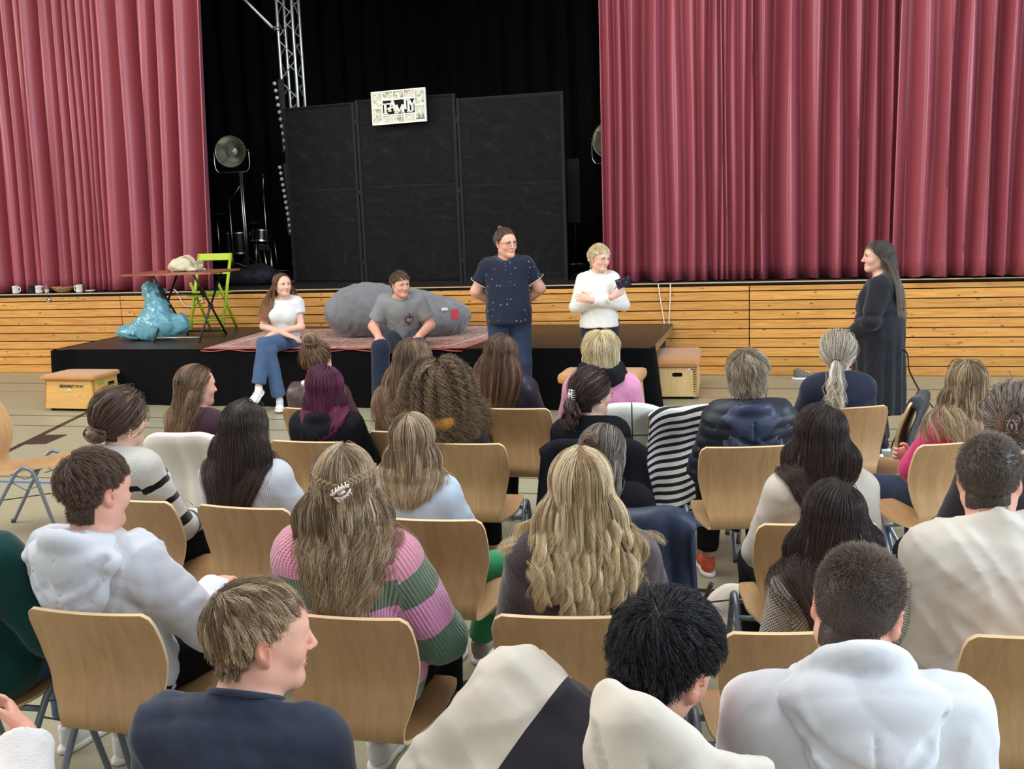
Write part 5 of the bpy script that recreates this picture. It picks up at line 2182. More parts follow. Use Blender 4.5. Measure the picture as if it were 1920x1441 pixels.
def green_chair():
    P = [at_z(352, 622, PLAT_Z), at_z(420, 622, PLAT_Z), at_z(448, 618, PLAT_Z), at_z(383, 617, PLAT_Z)]
    lm = plain('lime_lacquer', srgb(166, 190, 44), .45, .4, var=.08)
    fl, fr_, br, bl = [np.array([p[0], p[1]]) for p in P]
    c = (fl + fr_ + br + bl) / 4
    ang = math.atan2(fr_[1] - fl[1], fr_[0] - fl[0])
    o = thing('folding_chair', 'lime green wooden folding chair standing behind the table', 'chair', (c[0], c[1], PLAT_Z), ang)
    W = .43
    for sx in (-1, 1):
        x = sx * W / 2
        n = Vector((0, .42, .86)).normalized()
        MB().tube([(x, -.16, 0), (x, .16, .90)], .019, 6).put('back_leg', lm, o)
        MB().tube([(x - sx * .03, .22, 0), (x - sx * .03, -.12, .58)], .017, 6).put('front_leg', lm, o)
    MB().box((0, .15, .865), (W + .03, .022, .085), M=Matrix.Rotation(-.34, 3, 'X'), bev=.006).put('back_slat', lm, o)
    MB().box((0, .09, .69), (W, .018, .05), M=Matrix.Rotation(-.34, 3, 'X'), bev=.005).put('back_slat', lm, o)
    for i in range(5):
        MB().box((0, -.16 + .085 * i, .45), (W - .06, .07, .016), bev=.004).put('seat_slat', lm, o)
    for z, y in ((.14, -.11), (.14, .17), (.43, -.17)):
        MB().tube([(-W / 2 + .01, y, z), (W / 2 - .01, y, z)], .013, 6).put('stretcher', lm, o)


green_chair()

# blue refuse sack
F = Field(axis(-.5, .6, .014), axis(-.35, .35, .014), axis(-.02, .75, .014))
F.prims([('el', (.08, 0, .17), (.26, .20, .20), None, .06), ('el', (-.18, -.03, .09), (.25, .15, .10), None, .08), ('el', (.10, .02, .36), (.14, .12, .16), None, .07), ('rc', (.06, .02, .40), (.03, .02, .55), .08, .105, .05), ('el', (.34, .05, .17), (.13, .11, .13), None, .05), ('el', (.13, .02, .55), (.10, .07, .05), None, .03)])
F.cut((0, 0, 0), (0, 0, -1)).wrinkle(.026, 19, 8).wrinkle(.012, 52, 9)
t = NT('blue_polythene')
t.col(t.mix(t.noise(t.coord(), 6), srgb(84, 158, 180), srgb(136, 194, 204)))
t.set(.2, .6, 0, 0, .2)
t.bump(t.noise(t.coord(scale=(1, 1, .5)), 14, 3, .5, 1.0), .45, .02)
sk_ = at_z(268, 641, PLAT_Z)
sack = put('refuse_sack', raw_mesh('refuse_sack', *F.mesh(1), [t.m]), None, (sk_[0] - .03, sk_[1] + .22, PLAT_Z))
tag(sack, 'full light blue plastic refuse sack slumped on the platform left end', 'bag')

# corduroy beanbag
F = Field(axis(-1.0, 1.0, .02), axis(-.6, .6, .02), axis(-.02, .75, .02))
F.prims([('el', (-.36, .05, .27), (.50, .48, .335), None, .08), ('el', (.10, .05, .25), (.50, .45, .28), None, .12), ('el', (.50, .02, .20), (.36, .40, .24), None, .08)])
F.cut((0, 0, 0), (0, 0, -1)).wrinkle(.02, 9, 12)
t = NT('grey_corduroy')
v = t.coord()
t.col(t.mix(t.noise(v, 5), srgb(104, 106, 110), srgb(136, 138, 141)))
t.set(.95, .15, 0, .5)
t.bump(t.wave(t.coord(rot=(.0, .5, .35)), 48, .6, 2, 1), .6, .006)
bb = at_z(735, 640, PLAT_Z)
bean = thing('beanbag', 'large grey corduroy beanbag behind the seated young man', 'beanbag', (bb[0] - .13, bb[1] + .50, PLAT_Z), 0, None, .95)
put('cushion', raw_mesh('cushion', *F.mesh(1), [t.m]), bean)
MB().box((.775, -.235, .26), (.085, .008, .11), rz=.75, bev=.002).put('label_tag', plain('red_label', srgb(192, 52, 70), .6), bean)
m = MB()
m.box((.762, -.2435, .27), (.008, .003, .07), rz=.75).box((.79, -.222, .27), (.008, .003, .07), rz=.75).box((.776, -.233, .27), (.03, .003, .008), rz=.75)
m.put('label_print', plain('white_print', srgb(232, 228, 226), .6), bean)
MB().box((.68, -.30, .325), (.07, .006, .03), rz=.65).put('care_tag', plain('white_print', srgb(232, 228, 226)), bean)

# mugs and basket on the stage edge
M_CER = plain('white_ceramic', srgb(232, 230, 226), .2, .5, var=.02, coat=.4)


def mug(lab, px, py, mat, hs=1, name='mug', print_=True):
    p = at_y(px, py, WALL_Y + .075)
    o = thing(name, lab, 'mug', (p[0], WALL_Y + .075, STAGE_Z))
    MB().lathe([(.0001, .003), (.039, .003), (.042, .010), (.042, .098), (.044, .100), (.0395, .098), (.038, .010), (.0001, .008)], seg=24).put('bowl', mat, o)
    if hs:
        MB().tube(bez([(hs * .040, 0, .082), (hs * .066, 0, .080), (hs * .072, 0, .052), (hs * .062, 0, .026), (hs * .041, 0, .022)], 5), .0065, 8).put('handle', mat, o)
    if print_:
        m = MB()
        for k in range(5):
            a = -math.pi / 2 + (k - 2) * .16
            m.box((.0425 * math.cos(a), .0425 * math.sin(a), .064), (.005, .002, .006), rz=a + math.pi / 2)
        m.put('print', plain('grey_print', srgb(150, 150, 150)), o)


mug('white mug at the far left end of the stage edge', 30, 548, M_CER, 1)
mug('black cup on the stage edge between mug and bottle', 61, 546, plain('black_cup', srgb(30, 30, 32), .4), 0, 'cup', False)
mug('white mug on the stage edge left of the bottle', 73, 546, M_CER, 1)
mug('white mug on the stage edge touching the basket', 149, 544, M_CER, -1)
p = at_y(88, 547, WALL_Y + .09)
o = thing('pump_bottle', 'small clear bottle with tall nozzle on the stage edge', 'bottle', (p[0], WALL_Y + .09, STAGE_Z))
MB().lathe([(.0001, .002), (.027, .002), (.028, .008), (.028, .085), (.020, .102), (.010, .108), (.010, .114)], seg=18).put('bottle', M_CLEAR, o)
MB().lathe([(.0001, .005), (.024, .005), (.024, .045), (.0001, .046)], seg=16).put('contents', plain('white_cream', srgb(226, 220, 204), .5), o)
MB().tube([(0, 0, .114), (0, 0, .135), (0, 0, .165)], [.010, .006, .003], 8).put('nozzle', plain('white_nozzle', srgb(226, 226, 220)), o)
wk = NT('wicker')
v = wk.coord()
wk.col(wk.ramp(wk.noise(v, 60, 2), [(.35, srgb(132, 92, 46)), (.65, srgb(196, 158, 98))]))
wk.set(.6, .3)
p = at_y(118, 547, WALL_Y + .13)
o = thing('wicker_basket', 'shallow round wicker basket on the stage edge', 'basket', (p[0], WALL_Y + .15, STAGE_Z))
for k in range(7):
    r = .085 + .075 * (k / 6) ** .8
    z = .010 + .058 * k / 6
    nseg = 48
    for ph in (0, 1):
        MB().tube([((r + .004 * math.sin(12 * a + math.pi * (k + ph))) * math.cos(a), (r + .004 * math.sin(12 * a + math.pi * (k + ph))) * math.sin(a) * .62, z + .003 * ph) for a in np.linspace(0, 2 * math.pi, nseg, endpoint=False)], .0058, 5, closed=True).put('wicker_ring', wk.m, o)
MB().lathe([(.0001, .006), (.09, .006), (.09, .012), (.0001, .012)], seg=24, M=Matrix.Diagonal((1, .62, 1))).put('base', wk.m, o)
p = at_y(169, 545, WALL_Y + .075)
tag(MB().lathe([(.0001, .004), (.035, .004), (.062, .022), (.068, .026), (.062, .028), (.034, .010), (.0001, .010)], seg=24).put('saucer', M_CER, None, (p[0], WALL_Y + .075, STAGE_Z)), 'white shallow dish at the right end of the crockery', 'dish')
p = at_y(92, 562, WALL_Y)
o = thing('wall_ring', 'small silver pull ring set in the top plank', 'ring', (p[0], WALL_Y - .004, p[2]))
MB().lathe([(.0001, .0), (.030, .0), (.034, .004), (.0001, .007)], seg=20, M=Matrix.Rotation(math.pi / 2, 3, 'X')).put('plate', M_STEEL, o)
MB().tube([(.022 * math.cos(a), -.010, .022 * math.sin(a) - .004) for a in np.linspace(0, 6.28, 18, endpoint=False)], .004, 6, closed=True).put('ring', M_STEEL, o)
p = at_y(256, 543, WALL_Y + .05)
tag(MB().box((0, 0, .012), (.035, .03, .024), bev=.006).box((.012, .0, .03), (.02, .02, .02), rz=.5).put('plug', plain('white_plug', srgb(228, 226, 220)), None, (p[0], WALL_Y + .045, STAGE_Z)), 'little white plug on the stage edge below the curtain', 'plug')

# cords
M_CORD = plain('white_cord', srgb(226, 220, 206), .6)
pts = [at_y(*q, WALL_Y - .015) for q in ((322, 541), (330, 545), (334, 552), (339, 562), (346, 572), (353, 575), (362, 573), (369, 565), (377, 560), (379, 566), (372, 568))]
tag(MB().tube(bez([tuple(q) for q in pts], 5), .006, 6).put('cable', M_CORD), 'white cable looping down the plank wall behind the table', 'cable')
pts = [at_y(*q, WALL_Y - .012) for q in ((1234, 532), (1238, 560), (1243, 590), (1248, 620), (1250, 629), (1253, 620), (1255, 590), (1256.5, 560), (1257, 532))]
tag(MB().tube(bez([tuple(q) for q in pts], 5), .006, 6).put('pull_cord', M_CORD), 'white looped pull cord hanging below the right curtain', 'cord')


# ---------------------------------------------------------------- vaulting boxes
def ply(name, c1, c2, sc=(3, 3, 30)):
    t = NT(name)
    v = t.coord(scale=sc)
    t.col(t.ramp(t.noise(v, 1.5, 4, .6, .8), [(.3, c1), (.7, c2)]))
    t.set(.42, .4)
    return t.m


M_BOX = ply('vault_ply', srgb(196, 148, 76), srgb(214, 170, 98))
M_BOX2 = ply('vault_pine', srgb(202, 166, 108), srgb(222, 190, 136), (30, 2, 2))
M_PAD = fabric('tan_suede', srgb(192, 138, 84), .8, 500, .25, .3, .16)
M_HOLE = plain('hole_dark', srgb(20, 16, 12), .9, .1)


def vault(lab, FLp, FRp, depth, h, mat, holes, name='vaulting_box', pad=.085, slope=.025):
    fl, fr_ = np.array(FLp[:2]), np.array(FRp[:2])
    W = np.linalg.norm(fr_ - fl)
    ang = math.atan2(fr_[1] - fl[1], fr_[0] - fl[0])
    nrm = np.array([-math.sin(ang), math.cos(ang)])
    c = (fl + fr_) / 2 + nrm * depth / 2
    o = thing(name, lab, 'vaulting box', (c[0], c[1], 0), ang)
    hb = h - pad
    t_ = .022
    for nm, sx, sy in (('side_panel', 0, -1), ('side_panel', 0, 1), ('side_panel', -1, 0), ('side_panel', 1, 0)):
        if sy:
            v = []
            for y in (0, t_):
                yy = sy * (depth / 2 - y)
                for x, z in ((-W / 2, .03), (W / 2, .03), (W / 2 - slope, hb), (-W / 2 + slope, hb)):
                    v.append((x, yy + (-sy * slope if z > .1 else 0), z))
        else:
            v = []
            for y in (0, t_):
                xx = sx * (W / 2 - y)
                for x, z in ((-depth / 2, .03), (depth / 2, .03), (depth / 2 - slope, hb), (-depth / 2 + slope, hb)):
                    v.append((xx + (-sx * slope if z > .1 else 0), x, z))
        f = [(0, 1, 2, 3), (7, 6, 5, 4), (0, 4, 5, 1), (1, 5, 6, 2), (2, 6, 7, 3), (3, 7, 4, 0)]
        me = raw_mesh(nm, v, f, [mat], smooth=False)
        bm = bmesh.new()
        bm.from_mesh(me)
        bmesh.ops.recalc_face_normals(bm, faces=bm.faces)
        bm.to_mesh(me)
        bm.free()
        put(nm, me, o)
    MB().box((0, 0, hb + pad / 2), (W + .03, depth + .03, pad), bev=.035).put('padded_top', M_PAD, o)
    for x in (-1, 1):
        for y in (-1, 1):
            MB().lathe([(.0001, 0), (.022, 0), (.022, .03), (.0001, .03)], (x * (W / 2 - .06), y * (depth / 2 - .06), 0), 12).put('foot', M_BLKMET, o)
    for (sx, sy, z, w) in holes:
        hm = MB()
        pr = []
        for k in range(20):
            a = 2 * math.pi * k / 20
            pr.append((math.copysign(w / 2 - .02, math.cos(a)) + .02 * math.cos(a), .02 * math.sin(a)))
        off = slope * (z - .03) / (hb - .03)
        if sy:
            hm.add([(x, sy * (depth / 2 + .0015 - off), z + zz) for x, zz in pr], [tuple(range(20)) if sy < 0 else tuple(range(20))[::-1]])
        else:
            hm.add([(sx * (W / 2 + .0015 - off), x, z + zz) for x, zz in pr], [tuple(range(20))])
        hm.put('hand_hole', M_HOLE, o)
    return o, W, hb


def text(body, size, mat, parent, loc, rot, name='lettering', shear=0, off=0.0, sx=1.0):
    c = bpy.data.curves.new(name, 'FONT')
    c.body = body
    c.size = size
    c.shear = shear
    c.offset = off
    c.extrude = .0006
    c.align_x = 'LEFT'
    c.materials.append(mat)
    tmp = bpy.data.objects.new(name, c)
    me = bpy.data.meshes.new_from_object(tmp)
    me.name = name
    bpy.data.objects.remove(tmp)
    bpy.data.curves.remove(c)
    o = put(name, me, parent, loc, rot)
    o.scale = (sx, 1, 1)
    return o


LB = at_z(84, 770, 0)
RB = at_z(180, 772, 0)
vb, W, hb = vault('small vaulting box with black maker lettering left of the platform', LB, RB, .62, .375, M_BOX, [(1, 0, .25, .11)], pad=.055)
ink = plain('black_ink', srgb(24, 20, 20), .5)
ty_ = -.31 + .0165
text('ERHARD', .044, ink, vb, (-.115, ty_, .245), (math.radians(86), 0, 0), 'lettering', .22, .0012, 1.05)
text('SPORT', .042, ink, vb, (.078, ty_, .245), (math.radians(86), 0, 0), 'lettering', 0, 0, .85)
MB().lathe([(.0001, .001), (.019, .001), (.019, .0)], (0, ty_ - .002, .205), 20, Matrix.Rotation(math.pi / 2, 3, 'X')).put('emblem', plain('sticker_white', srgb(232, 228, 216)), vb)
m = MB()
m.box((-.003, ty_ - .0045, .209), (.022, .001, .006), M=Matrix.Rotation(-.3, 3, 'Y')).box((.003, ty_ - .0045, .201), (.022, .001, .006), M=Matrix.Rotation(-.3, 3, 'Y'))
m.put('emblem_mark', ink, vb)
MB().tube([(.125, ty_ - .004, .185), (.130, ty_ - .004, .172), (.126, ty_ - .004, .16)], .006, 6).put('lock_tab', M_EDGE, vb)
MB().box((W / 2 + .002 - .018, -.16, .275), (.002, .085, .022)).put('green_sticker', plain('green_print', srgb(92, 178, 84)), vb)
LB, RB = at_z(1232, 749, 0), at_z(1309, 749, 0)
vb2, W2, hb2 = vault('vaulting box with tan top standing right of the platform', LB, RB, .85, .40, M_BOX2, [(0, -1, .245, .10)], slope=.012)
m = MB()
for k in range(11):
    m.box((W2 / 2 - .035 + .0, -.425 + .004, .055 + k * .024), (.020, .006, .012))
m.put('finger_joints', plain('end_grain', srgb(122, 76, 40)), vb2)
MB().box((W2 / 2 - .07, -.425 + .010, .30), (.055, .002, .014)).put('maker_plate', plain('plate_white', srgb(226, 226, 222)), vb2)
MB().box((W2 / 2 - .058, -.425 + .0085, .30), (.02, .002, .010)).put('maker_mark', ink, vb2)
LB, RB = at_y(1050, 712, 9.05), at_y(1200, 702, 9.05)
vault('tan topped vaulting box in front of the platform behind pink cardigan', (LB[0], 9.0), (RB[0], 9.0), .42, .47, M_BOX2, [(0, -1, .30, .10)])
# ---------------------------------------------------------------- stacking chairs
def beech():
    t = NT('beech_ply')
    oi = t.n('ShaderNodeObjectInfo')
    tc = t.n('ShaderNodeTexCoord')
    mv = t.n('ShaderNodeVectorMath', operation='ADD')
    off = t.n('ShaderNodeCombineXYZ')
    t.l(t.math('MULTIPLY', oi.outputs['Random'], 31.0), off.inputs[0])
    t.l(t.math('MULTIPLY', oi.outputs['Random'], 17.0), off.inputs[2])
    t.l(tc.outputs['Object'], mv.inputs[0])
    t.l(off.outputs[0], mv.inputs[1])
    mp = t.n('ShaderNodeMapping')
    mp.inputs['Scale'].default_value = (7, 1.2, 1.2)
    t.l(mv.outputs[0], mp.inputs[0])
    g = t.noise(mp.outputs[0], 3.0, 5, .6, 1.2)
    fine = t.n('ShaderNodeMapping')
    fine.inputs['Scale'].default_value = (160, 6, 9)
    t.l(mv.outputs[0], fine.inputs[0])
    c = t.ramp(g, [(.25, srgb(180, 138, 94)), (.55, srgb(194, 154, 108)), (.8, srgb(202, 164, 119))])
    c = t.mix(t.math('MULTIPLY', t.math('GREATER_THAN', t.noise(fine.outputs[0], 1, 2), .62), .16), c, srgb(146, 102, 62))
    t.col(c)
    t.set(.36, .4, coat=.15)
    return t.m


M_BEECH = beech()
M_PLYEDGE = plain('ply_edge', srgb(222, 192, 148), .5)
M_TUBE = plain('grey_lacquered_tube', srgb(122, 130, 140), .33, .5, .35, var=.05)


def shell_mesh():
    prof = bez([(0, -.235, .830), (0, -.212, .775), (0, -.180, .690), (0, -.166, .610), (0, -.178, .530), (0, -.186, .475), (0, -.160, .437), (0, -.09, .428), (0, .02, .440), (0, .12, .458), (0, .195, .466), (0, .235, .458)], 4)
    ys = np.array([p.y for p in prof])
    zs = np.array([p.z for p in prof])
    L = np.concatenate([[0], np.cumsum(np.hypot(np.diff(ys), np.diff(zs)))])
    L /= L[-1]
    half = np.interp(L, [0, .015, .05, .12, .22, .36, .44, .50, .58, .72, .90, .96, 1], [.178, .197, .206, .209, .207, .183, .160, .152, .165, .200, .205, .195, .165])
    nx = 14
    V = []
    T = .011
    n = len(ys)
    tan = np.gradient(np.stack([ys, zs], 1), axis=0)
    tan /= np.linalg.norm(tan, axis=1)[:, None]
    nrm = np.stack([-tan[:, 1], tan[:, 0]], 1)
    for side in (0, 1):
        for i in range(n):
            for j in range(nx + 1):
                u = 2 * j / nx - 1
                dish = -.022 * (u * u) * np.interp(L[i], [0, .12, .4, .5, 1], [.9, 1, .8, .1, -.2])
                o = -T * side
                y = ys[i] + nrm[i, 0] * o - dish * .9
                z = zs[i] + nrm[i, 1] * o
                V.append((u * half[i], y, z))
    A = np.arange(n * (nx + 1)).reshape(n, nx + 1)
    B = A + n * (nx + 1)
    q = lambda G: np.stack([G[:-1, :-1], G[:-1, 1:], G[1:, 1:], G[1:, :-1]], 2).reshape(-1, 4)
    F = [q(A), q(B)[:, ::-1]]
    ed = []
    for i in range(n - 1):
        ed.append((A[i, 0], A[i + 1, 0], B[i + 1, 0], B[i, 0]))
        ed.append((A[i + 1, nx], A[i, nx], B[i, nx], B[i + 1, nx]))
    for j in range(nx):
        ed.append((A[0, j + 1], A[0, j], B[0, j], B[0, j + 1]))
        ed.append((A[n - 1, j], A[n - 1, j + 1], B[n - 1, j + 1], B[n - 1, j]))
    F.append(np.array(ed))
    FF = np.concatenate(F)
    mi = np.concatenate([np.zeros(2 * len(F[0])), np.ones(len(ed))])
    me = raw_mesh('shell', V, FF, [M_BEECH, M_PLYEDGE], mi=mi)
    bm = bmesh.new()
    bm.from_mesh(me)
    bmesh.ops.recalc_face_normals(bm, faces=bm.faces)
    for e in bm.edges:
        if len(e.link_faces) == 2 and e.link_faces[0].material_index != e.link_faces[1].material_index:
            e.smooth = False
    bm.to_mesh(me)
    bm.free()
    return me


def chair_parts():
    out = [('shell', shell_mesh())]
    for sx in (-1, 1):
        x = sx * .232
        leg = bez([(x + sx * .012, -.235, .0), (x + sx * .006, -.10, .235), (x, .005, .405), (x, .035, .447), (x, .075, .468), (x, .115, .452), (x, .140, .410), (x + sx * .006, .195, .22), (x + sx * .012, .255, 0)], 5)
        out.append(('leg_frame', MB().tube(leg, .0115, 9).mesh('leg_frame', M_TUBE)))
        hk = MB().tube([(x, .020, .425), (x - sx * .004, .075, .398), (x, .134, .412)], .0035, 6).tube([(x, -.01, .385), (x - sx * .004, .075, .33), (x, .155, .352)], .0035, 6)
        out.append(('coupling_wire', hk.mesh('coupling_wire', M_TUBE)))
        for y in (-.235, .255):
            out.append(('foot_cap', MB().lathe([(.0001, 0), (.0145, 0), (.0145, .022), (.0001, .024)], (x + sx * .012, y, 0), 10).mesh('foot_cap', plain('grey_plastic', srgb(70, 72, 76)))))
    for y, z in ((-.03, .412), (.115, .428)):
        m = MB().tube([(-.232, y + (.035 if y < 0 else .01), z - .008), (-.15, y, z), (.15, y, z), (.232, y + (.035 if y < 0 else .01), z - .008)], .0105, 8)
        out.append(('cross_rail', m.mesh('cross_rail', M_TUBE)))
    return out


CHAIR_PARTS = chair_parts()
CHAIRS = {}


def chair(key, label, px=None, py=None, rz=0, xy=None, zt=.822):
    r = math.radians(rz)
    if xy is None:
        p = at_z(px, py, zt)
        xy = (p[0] - .235 * math.sin(r), p[1] + .235 * math.cos(r))
    o = thing('stacking_chair', label, 'chair', (xy[0], xy[1], 0), r, 'beech plywood stacking chairs')
    for nm, me in CHAIR_PARTS:
        put(nm, me, o)
    CHAIRS[key] = (o, xy, rz)
    return o


chair('L', 'empty beech chair at the far left edge with nobody on it', -34, 760, -74)
chair('A1', 'beech chair under the woman with the top knot', 585, 768, -4)
chair('A2', 'beech chair under the long haired woman before the curly one', xy=(-1.86, 5.20), rz=0)
chair('A3', 'beech chair under the woman in navy leather jacket', 962, 768, 2)
chair('A4', 'beech chair under the pink cardigan woman with white knit over its back', 1140, 770, 8)
chair('A5', 'beech chair under the woman with ash blonde ponytail', 1598, 766, 20)
chair('A6', 'beech chair turned sideways with a black jacket on its back', 1724, 747, 74)
chair('B7', 'beech chair under the person with the claw clip at right edge', xy=(.84, 4.04), rz=20)
chair('B1', 'beech chair covered by the draped cream jacket', 345, 822, -8)
chair('B2', 'beech chair behind the purple haired woman', 572, 830, -2)
chair('B3', 'beech chair behind the curly haired woman', 866, 834, 2)
chair('B4', 'beech chair with a black coat round its back', 1112, 836, 8)
chair('B4b', 'beech chair hidden under the black and white striped garment', 1290, 772, 8)
chair('B5', 'beech chair behind the person in navy quilted jacket', 1400, 840, 12)
chair('B6', 'beech chair behind the woman in bright pink sweater', 1802, 832, 26)
chair('C1', 'beech chair behind the striped knit sweater', 238, 940, -6)
chair('C2', 'beech chair behind the long dark haired woman in grey knit', 450, 954, -3)
chair('C3', 'beech chair under the person in green trousers', 800, 977, 2)
chair('C4', 'beech chair with a navy quilted jacket hung on it', 1150, 974, 6)
chair('C5', 'beech chair behind the woman in plain cream sweater', 1535, 985, 12)
chair('D0', 'beech chair under the person in dark green sweater', xy=(-2.52, 2.76), rz=-10)
chair('D1', 'beech chair behind the young man in pale hoodie', 157, 1152, 0)
chair('D2', 'beech chair behind the pink and green striped sweater', 632, 1160, 0)
chair('D3', 'beech chair behind the blonde woman in brown fuzzy sweater', 1062, 1160, 8)
chair('D4', 'beech chair behind the white mesh knit sweater', 1508, 1189, 14)
chair('D5', 'beech chair cut by the right picture edge', 1975, 1198, 10)
chair('E1', 'beech chair under the blond young man in navy shirt', xy=(-.99, 1.62), rz=0)
chair('E2', 'beech chair under the black haired man in two tone hoodie', xy=(-.36, 1.58), rz=5)
chair('E3', 'beech chair under the man in white hoodie at front right', xy=(.14, 1.92), rz=8)
chair('E0', 'beech chair under the person in white fleece at bottom left corner', xy=(-1.78, 1.58), rz=-6)


def drape(name, label, cat, key, mat, width=.46, front=.12, back=.42, seed=0, shift=0.0, skew=0.0, fold=.014, th=.006, cover_top=.03, flare=.1):
    """Cloth hung over the back of a chair: down the front a little, over the edge, down behind."""
    ch, xy, rz = CHAIRS[key]
    rng = np.random.default_rng(seed)
    prof = []
    for t in np.linspace(0, 1, 8):
        prof.append((-.150 - .045 * (1 - t) * 0 - .07 * t, .83 - front * (1 - t) - .005))
    for a in np.linspace(.2, 2.9, 6):
        prof.append((-.240 + .024 * math.cos(a) * 1, .832 + .020 * math.sin(a)))
    for t in np.linspace(0, 1, 16)[1:]:
        z = .832 - back * t
        yb = np.interp(z, [.30, .43, .475, .53, .61, .69, .775, .83], [-.215, -.205, -.208, -.205, -.195, -.205, -.236, -.262])
        prof.append((yb - .010, z))
    prof = np.array(prof)
    L = np.concatenate([[0], np.cumsum(np.linalg.norm(np.diff(prof, axis=0), axis=1))])
    nx = 34
    ph = rng.uniform(0, 6.28, 6)
    V, al, rb_ = [], [], []
    iz = len(prof) - 1
    for i, (y, z) in enumerate(prof):
        f = max(0, (i - 13) / (iz - 13))
        for j in range(nx + 1):
            u = 2 * j / nx - 1
            x = shift + u * width / 2 * (1 + flare * f) + skew * f
            bend = .020 * u * u * .9
            w = sum(math.sin(u * (4 + 3 * k) + ph[k] + f * (1.5 - k)) / (1 + k * .6) for k in range(4))
            sag = -.055 * abs(u) ** 4 - .006 * math.sin(u * 4 + ph[5])
            out = abs(u) > .9
            yy = y + bend - (fold * (.35 + 1.1 * f) * (w + 1.4)) * (1 if i >= 10 else -.3)
            zz = z + sag + (.02 * math.sin(u * 5 + ph[4]) * f if i > 16 else 0)
            V.append((x, yy, zz))
            al.append(L[i])
            rb_.append(x)
    I = np.arange(len(V)).reshape(len(prof), nx + 1)
    me = raw_mesh(name, V, np.stack([I[:-1, :-1], I[1:, :-1], I[1:, 1:], I[:-1, 1:]], 2).reshape(-1, 4), [mat])
    fattr(me, 'along', al)
    fattr(me, 'rib', rb_)
    o = put(name, me, None, (xy[0], xy[1], 0), (0, 0, math.radians(rz)))
    m = o.modifiers.new('cloth_thickness', 'SOLIDIFY')
    m.thickness = th
    m.offset = 1
    tag(o, label, cat)
    return o
# ---------------------------------------------------------------- people: palettes
SK_F = skin_mat('skin_fair', SKIN['fair'])
SK_R = skin_mat('skin_rosy', SKIN['rosy'])
SK_T = skin_mat('skin_tan', SKIN['tan'])
H_DKBROWN = hair_mat('hair_dark_brown', srgb(44, 32, 28), srgb(78, 58, 50), rough=.34)
H_BROWN = hair_mat('hair_brown', srgb(70, 52, 42), srgb(116, 92, 74), rough=.36)
H_LTBROWN = hair_mat('hair_light_brown', srgb(84, 64, 48), srgb(140, 106, 76), rough=.36, streak=srgb(164, 132, 100))
H_LONGBR = hair_mat('hair_chestnut', srgb(66, 46, 36), srgb(124, 88, 64), rough=.33, streak=srgb(140, 104, 78))
H_BLOND = hair_mat('hair_blond', srgb(150, 120, 80), srgb(226, 202, 158), var=.45, rough=.38, streak=srgb(240, 224, 192))
H_DKBLOND = hair_mat('hair_dark_blond', srgb(104, 84, 62), srgb(176, 148, 112), var=.5, rough=.4, streak=srgb(216, 194, 160))
H_ASH = hair_mat('hair_ash', srgb(112, 98, 82), srgb(176, 160, 136), rough=.4, streak=srgb(204, 194, 176))
H_SILVER = hair_mat('hair_ash_blonde', srgb(128, 114, 96), srgb(214, 206, 186), rough=.4, streak=srgb(222, 216, 202))
H_PLAT = hair_mat('hair_platinum', srgb(190, 168, 122), srgb(232, 218, 176), rough=.4, streak=srgb(240, 230, 200))
H_GREYBR = hair_mat('hair_grey_brown', srgb(86, 74, 66), srgb(132, 118, 104), rough=.4, streak=srgb(168, 158, 148))
H_PURPLE = hair_mat('hair_plum', srgb(66, 30, 50), srgb(142, 58, 100), rough=.36)
H_BLACK = hair_mat('hair_black', srgb(20, 19, 22), srgb(32, 31, 36), rough=.3)
H_BUZZ = hair_mat('hair_buzz_brown', srgb(70, 58, 50), srgb(120, 104, 90), rough=.5)
H_CURLY = hair_mat('hair_curly_brown', srgb(48, 38, 32), srgb(122, 98, 72), rough=.4, streak=srgb(156, 130, 98))

C_BLACK = fabric('black_cotton', srgb(28, 28, 33))
C_BLACKTR = fabric('black_trousers', srgb(22, 22, 26))
C_NAVYTR = fabric('navy_trousers', srgb(32, 40, 58))
C_WHITE = fabric('white_cotton', srgb(226, 228, 230), var=.04)
C_JEANS = fabric('blue_denim', srgb(62, 84, 116), .85, 700, .3, .15, .22, c2=srgb(84, 108, 142))
C_JEANSD = fabric('dark_denim', srgb(40, 52, 74), .85, 700, .3, .15, .2, c2=srgb(56, 70, 94))
C_SHOEW = plain('white_leather', srgb(232, 232, 230), .5, .4, var=.03)
C_SHOEK = plain('black_leather', srgb(26, 26, 28), .45, .4)
M_DARKPL = plain('dark_plastic', srgb(40, 34, 32), .3, .5)


def leather(name, c):
    t = NT(name)
    v = t.coord()
    t.col(t.mix(t.noise(v, 12, 4), dk(c, .8), dk(c, 1.25)))
    t.set(.42, .5)
    t.bump(t.noise(v, 60, 4, .6), .25, .006)
    return t.m


L_BROWN = leather('maroon_brown_leather', srgb(64, 40, 40))
L_NAVY = leather('navy_leather', srgb(36, 38, 52))
L_DKBR = leather('dark_brown_jacket', srgb(56, 44, 40))


def legs_fill(b, root, mat, shoe=C_SHOEW, step=.024):
    trousers(b, mat, root, step)
    shoes(b, shoe, root)


def listener(label, px, py, Y, rz, skin=SK_F, fine=.0105, top=None, trs=C_BLACKTR, shoe=C_SHOEW, face=False, **kw):
    root, b = seat_person(label, px, py, Y, rz, **kw)
    body_mesh(b, root, skin, fine, handfine=.0065 if kw.get('hand_l') is not None or kw.get('hand_r') is not None else None)
    if face:
        face_bits(b, root, brow=M_BROW)
    if trs:
        legs_fill(b, root, trs, shoe)
    return root, b


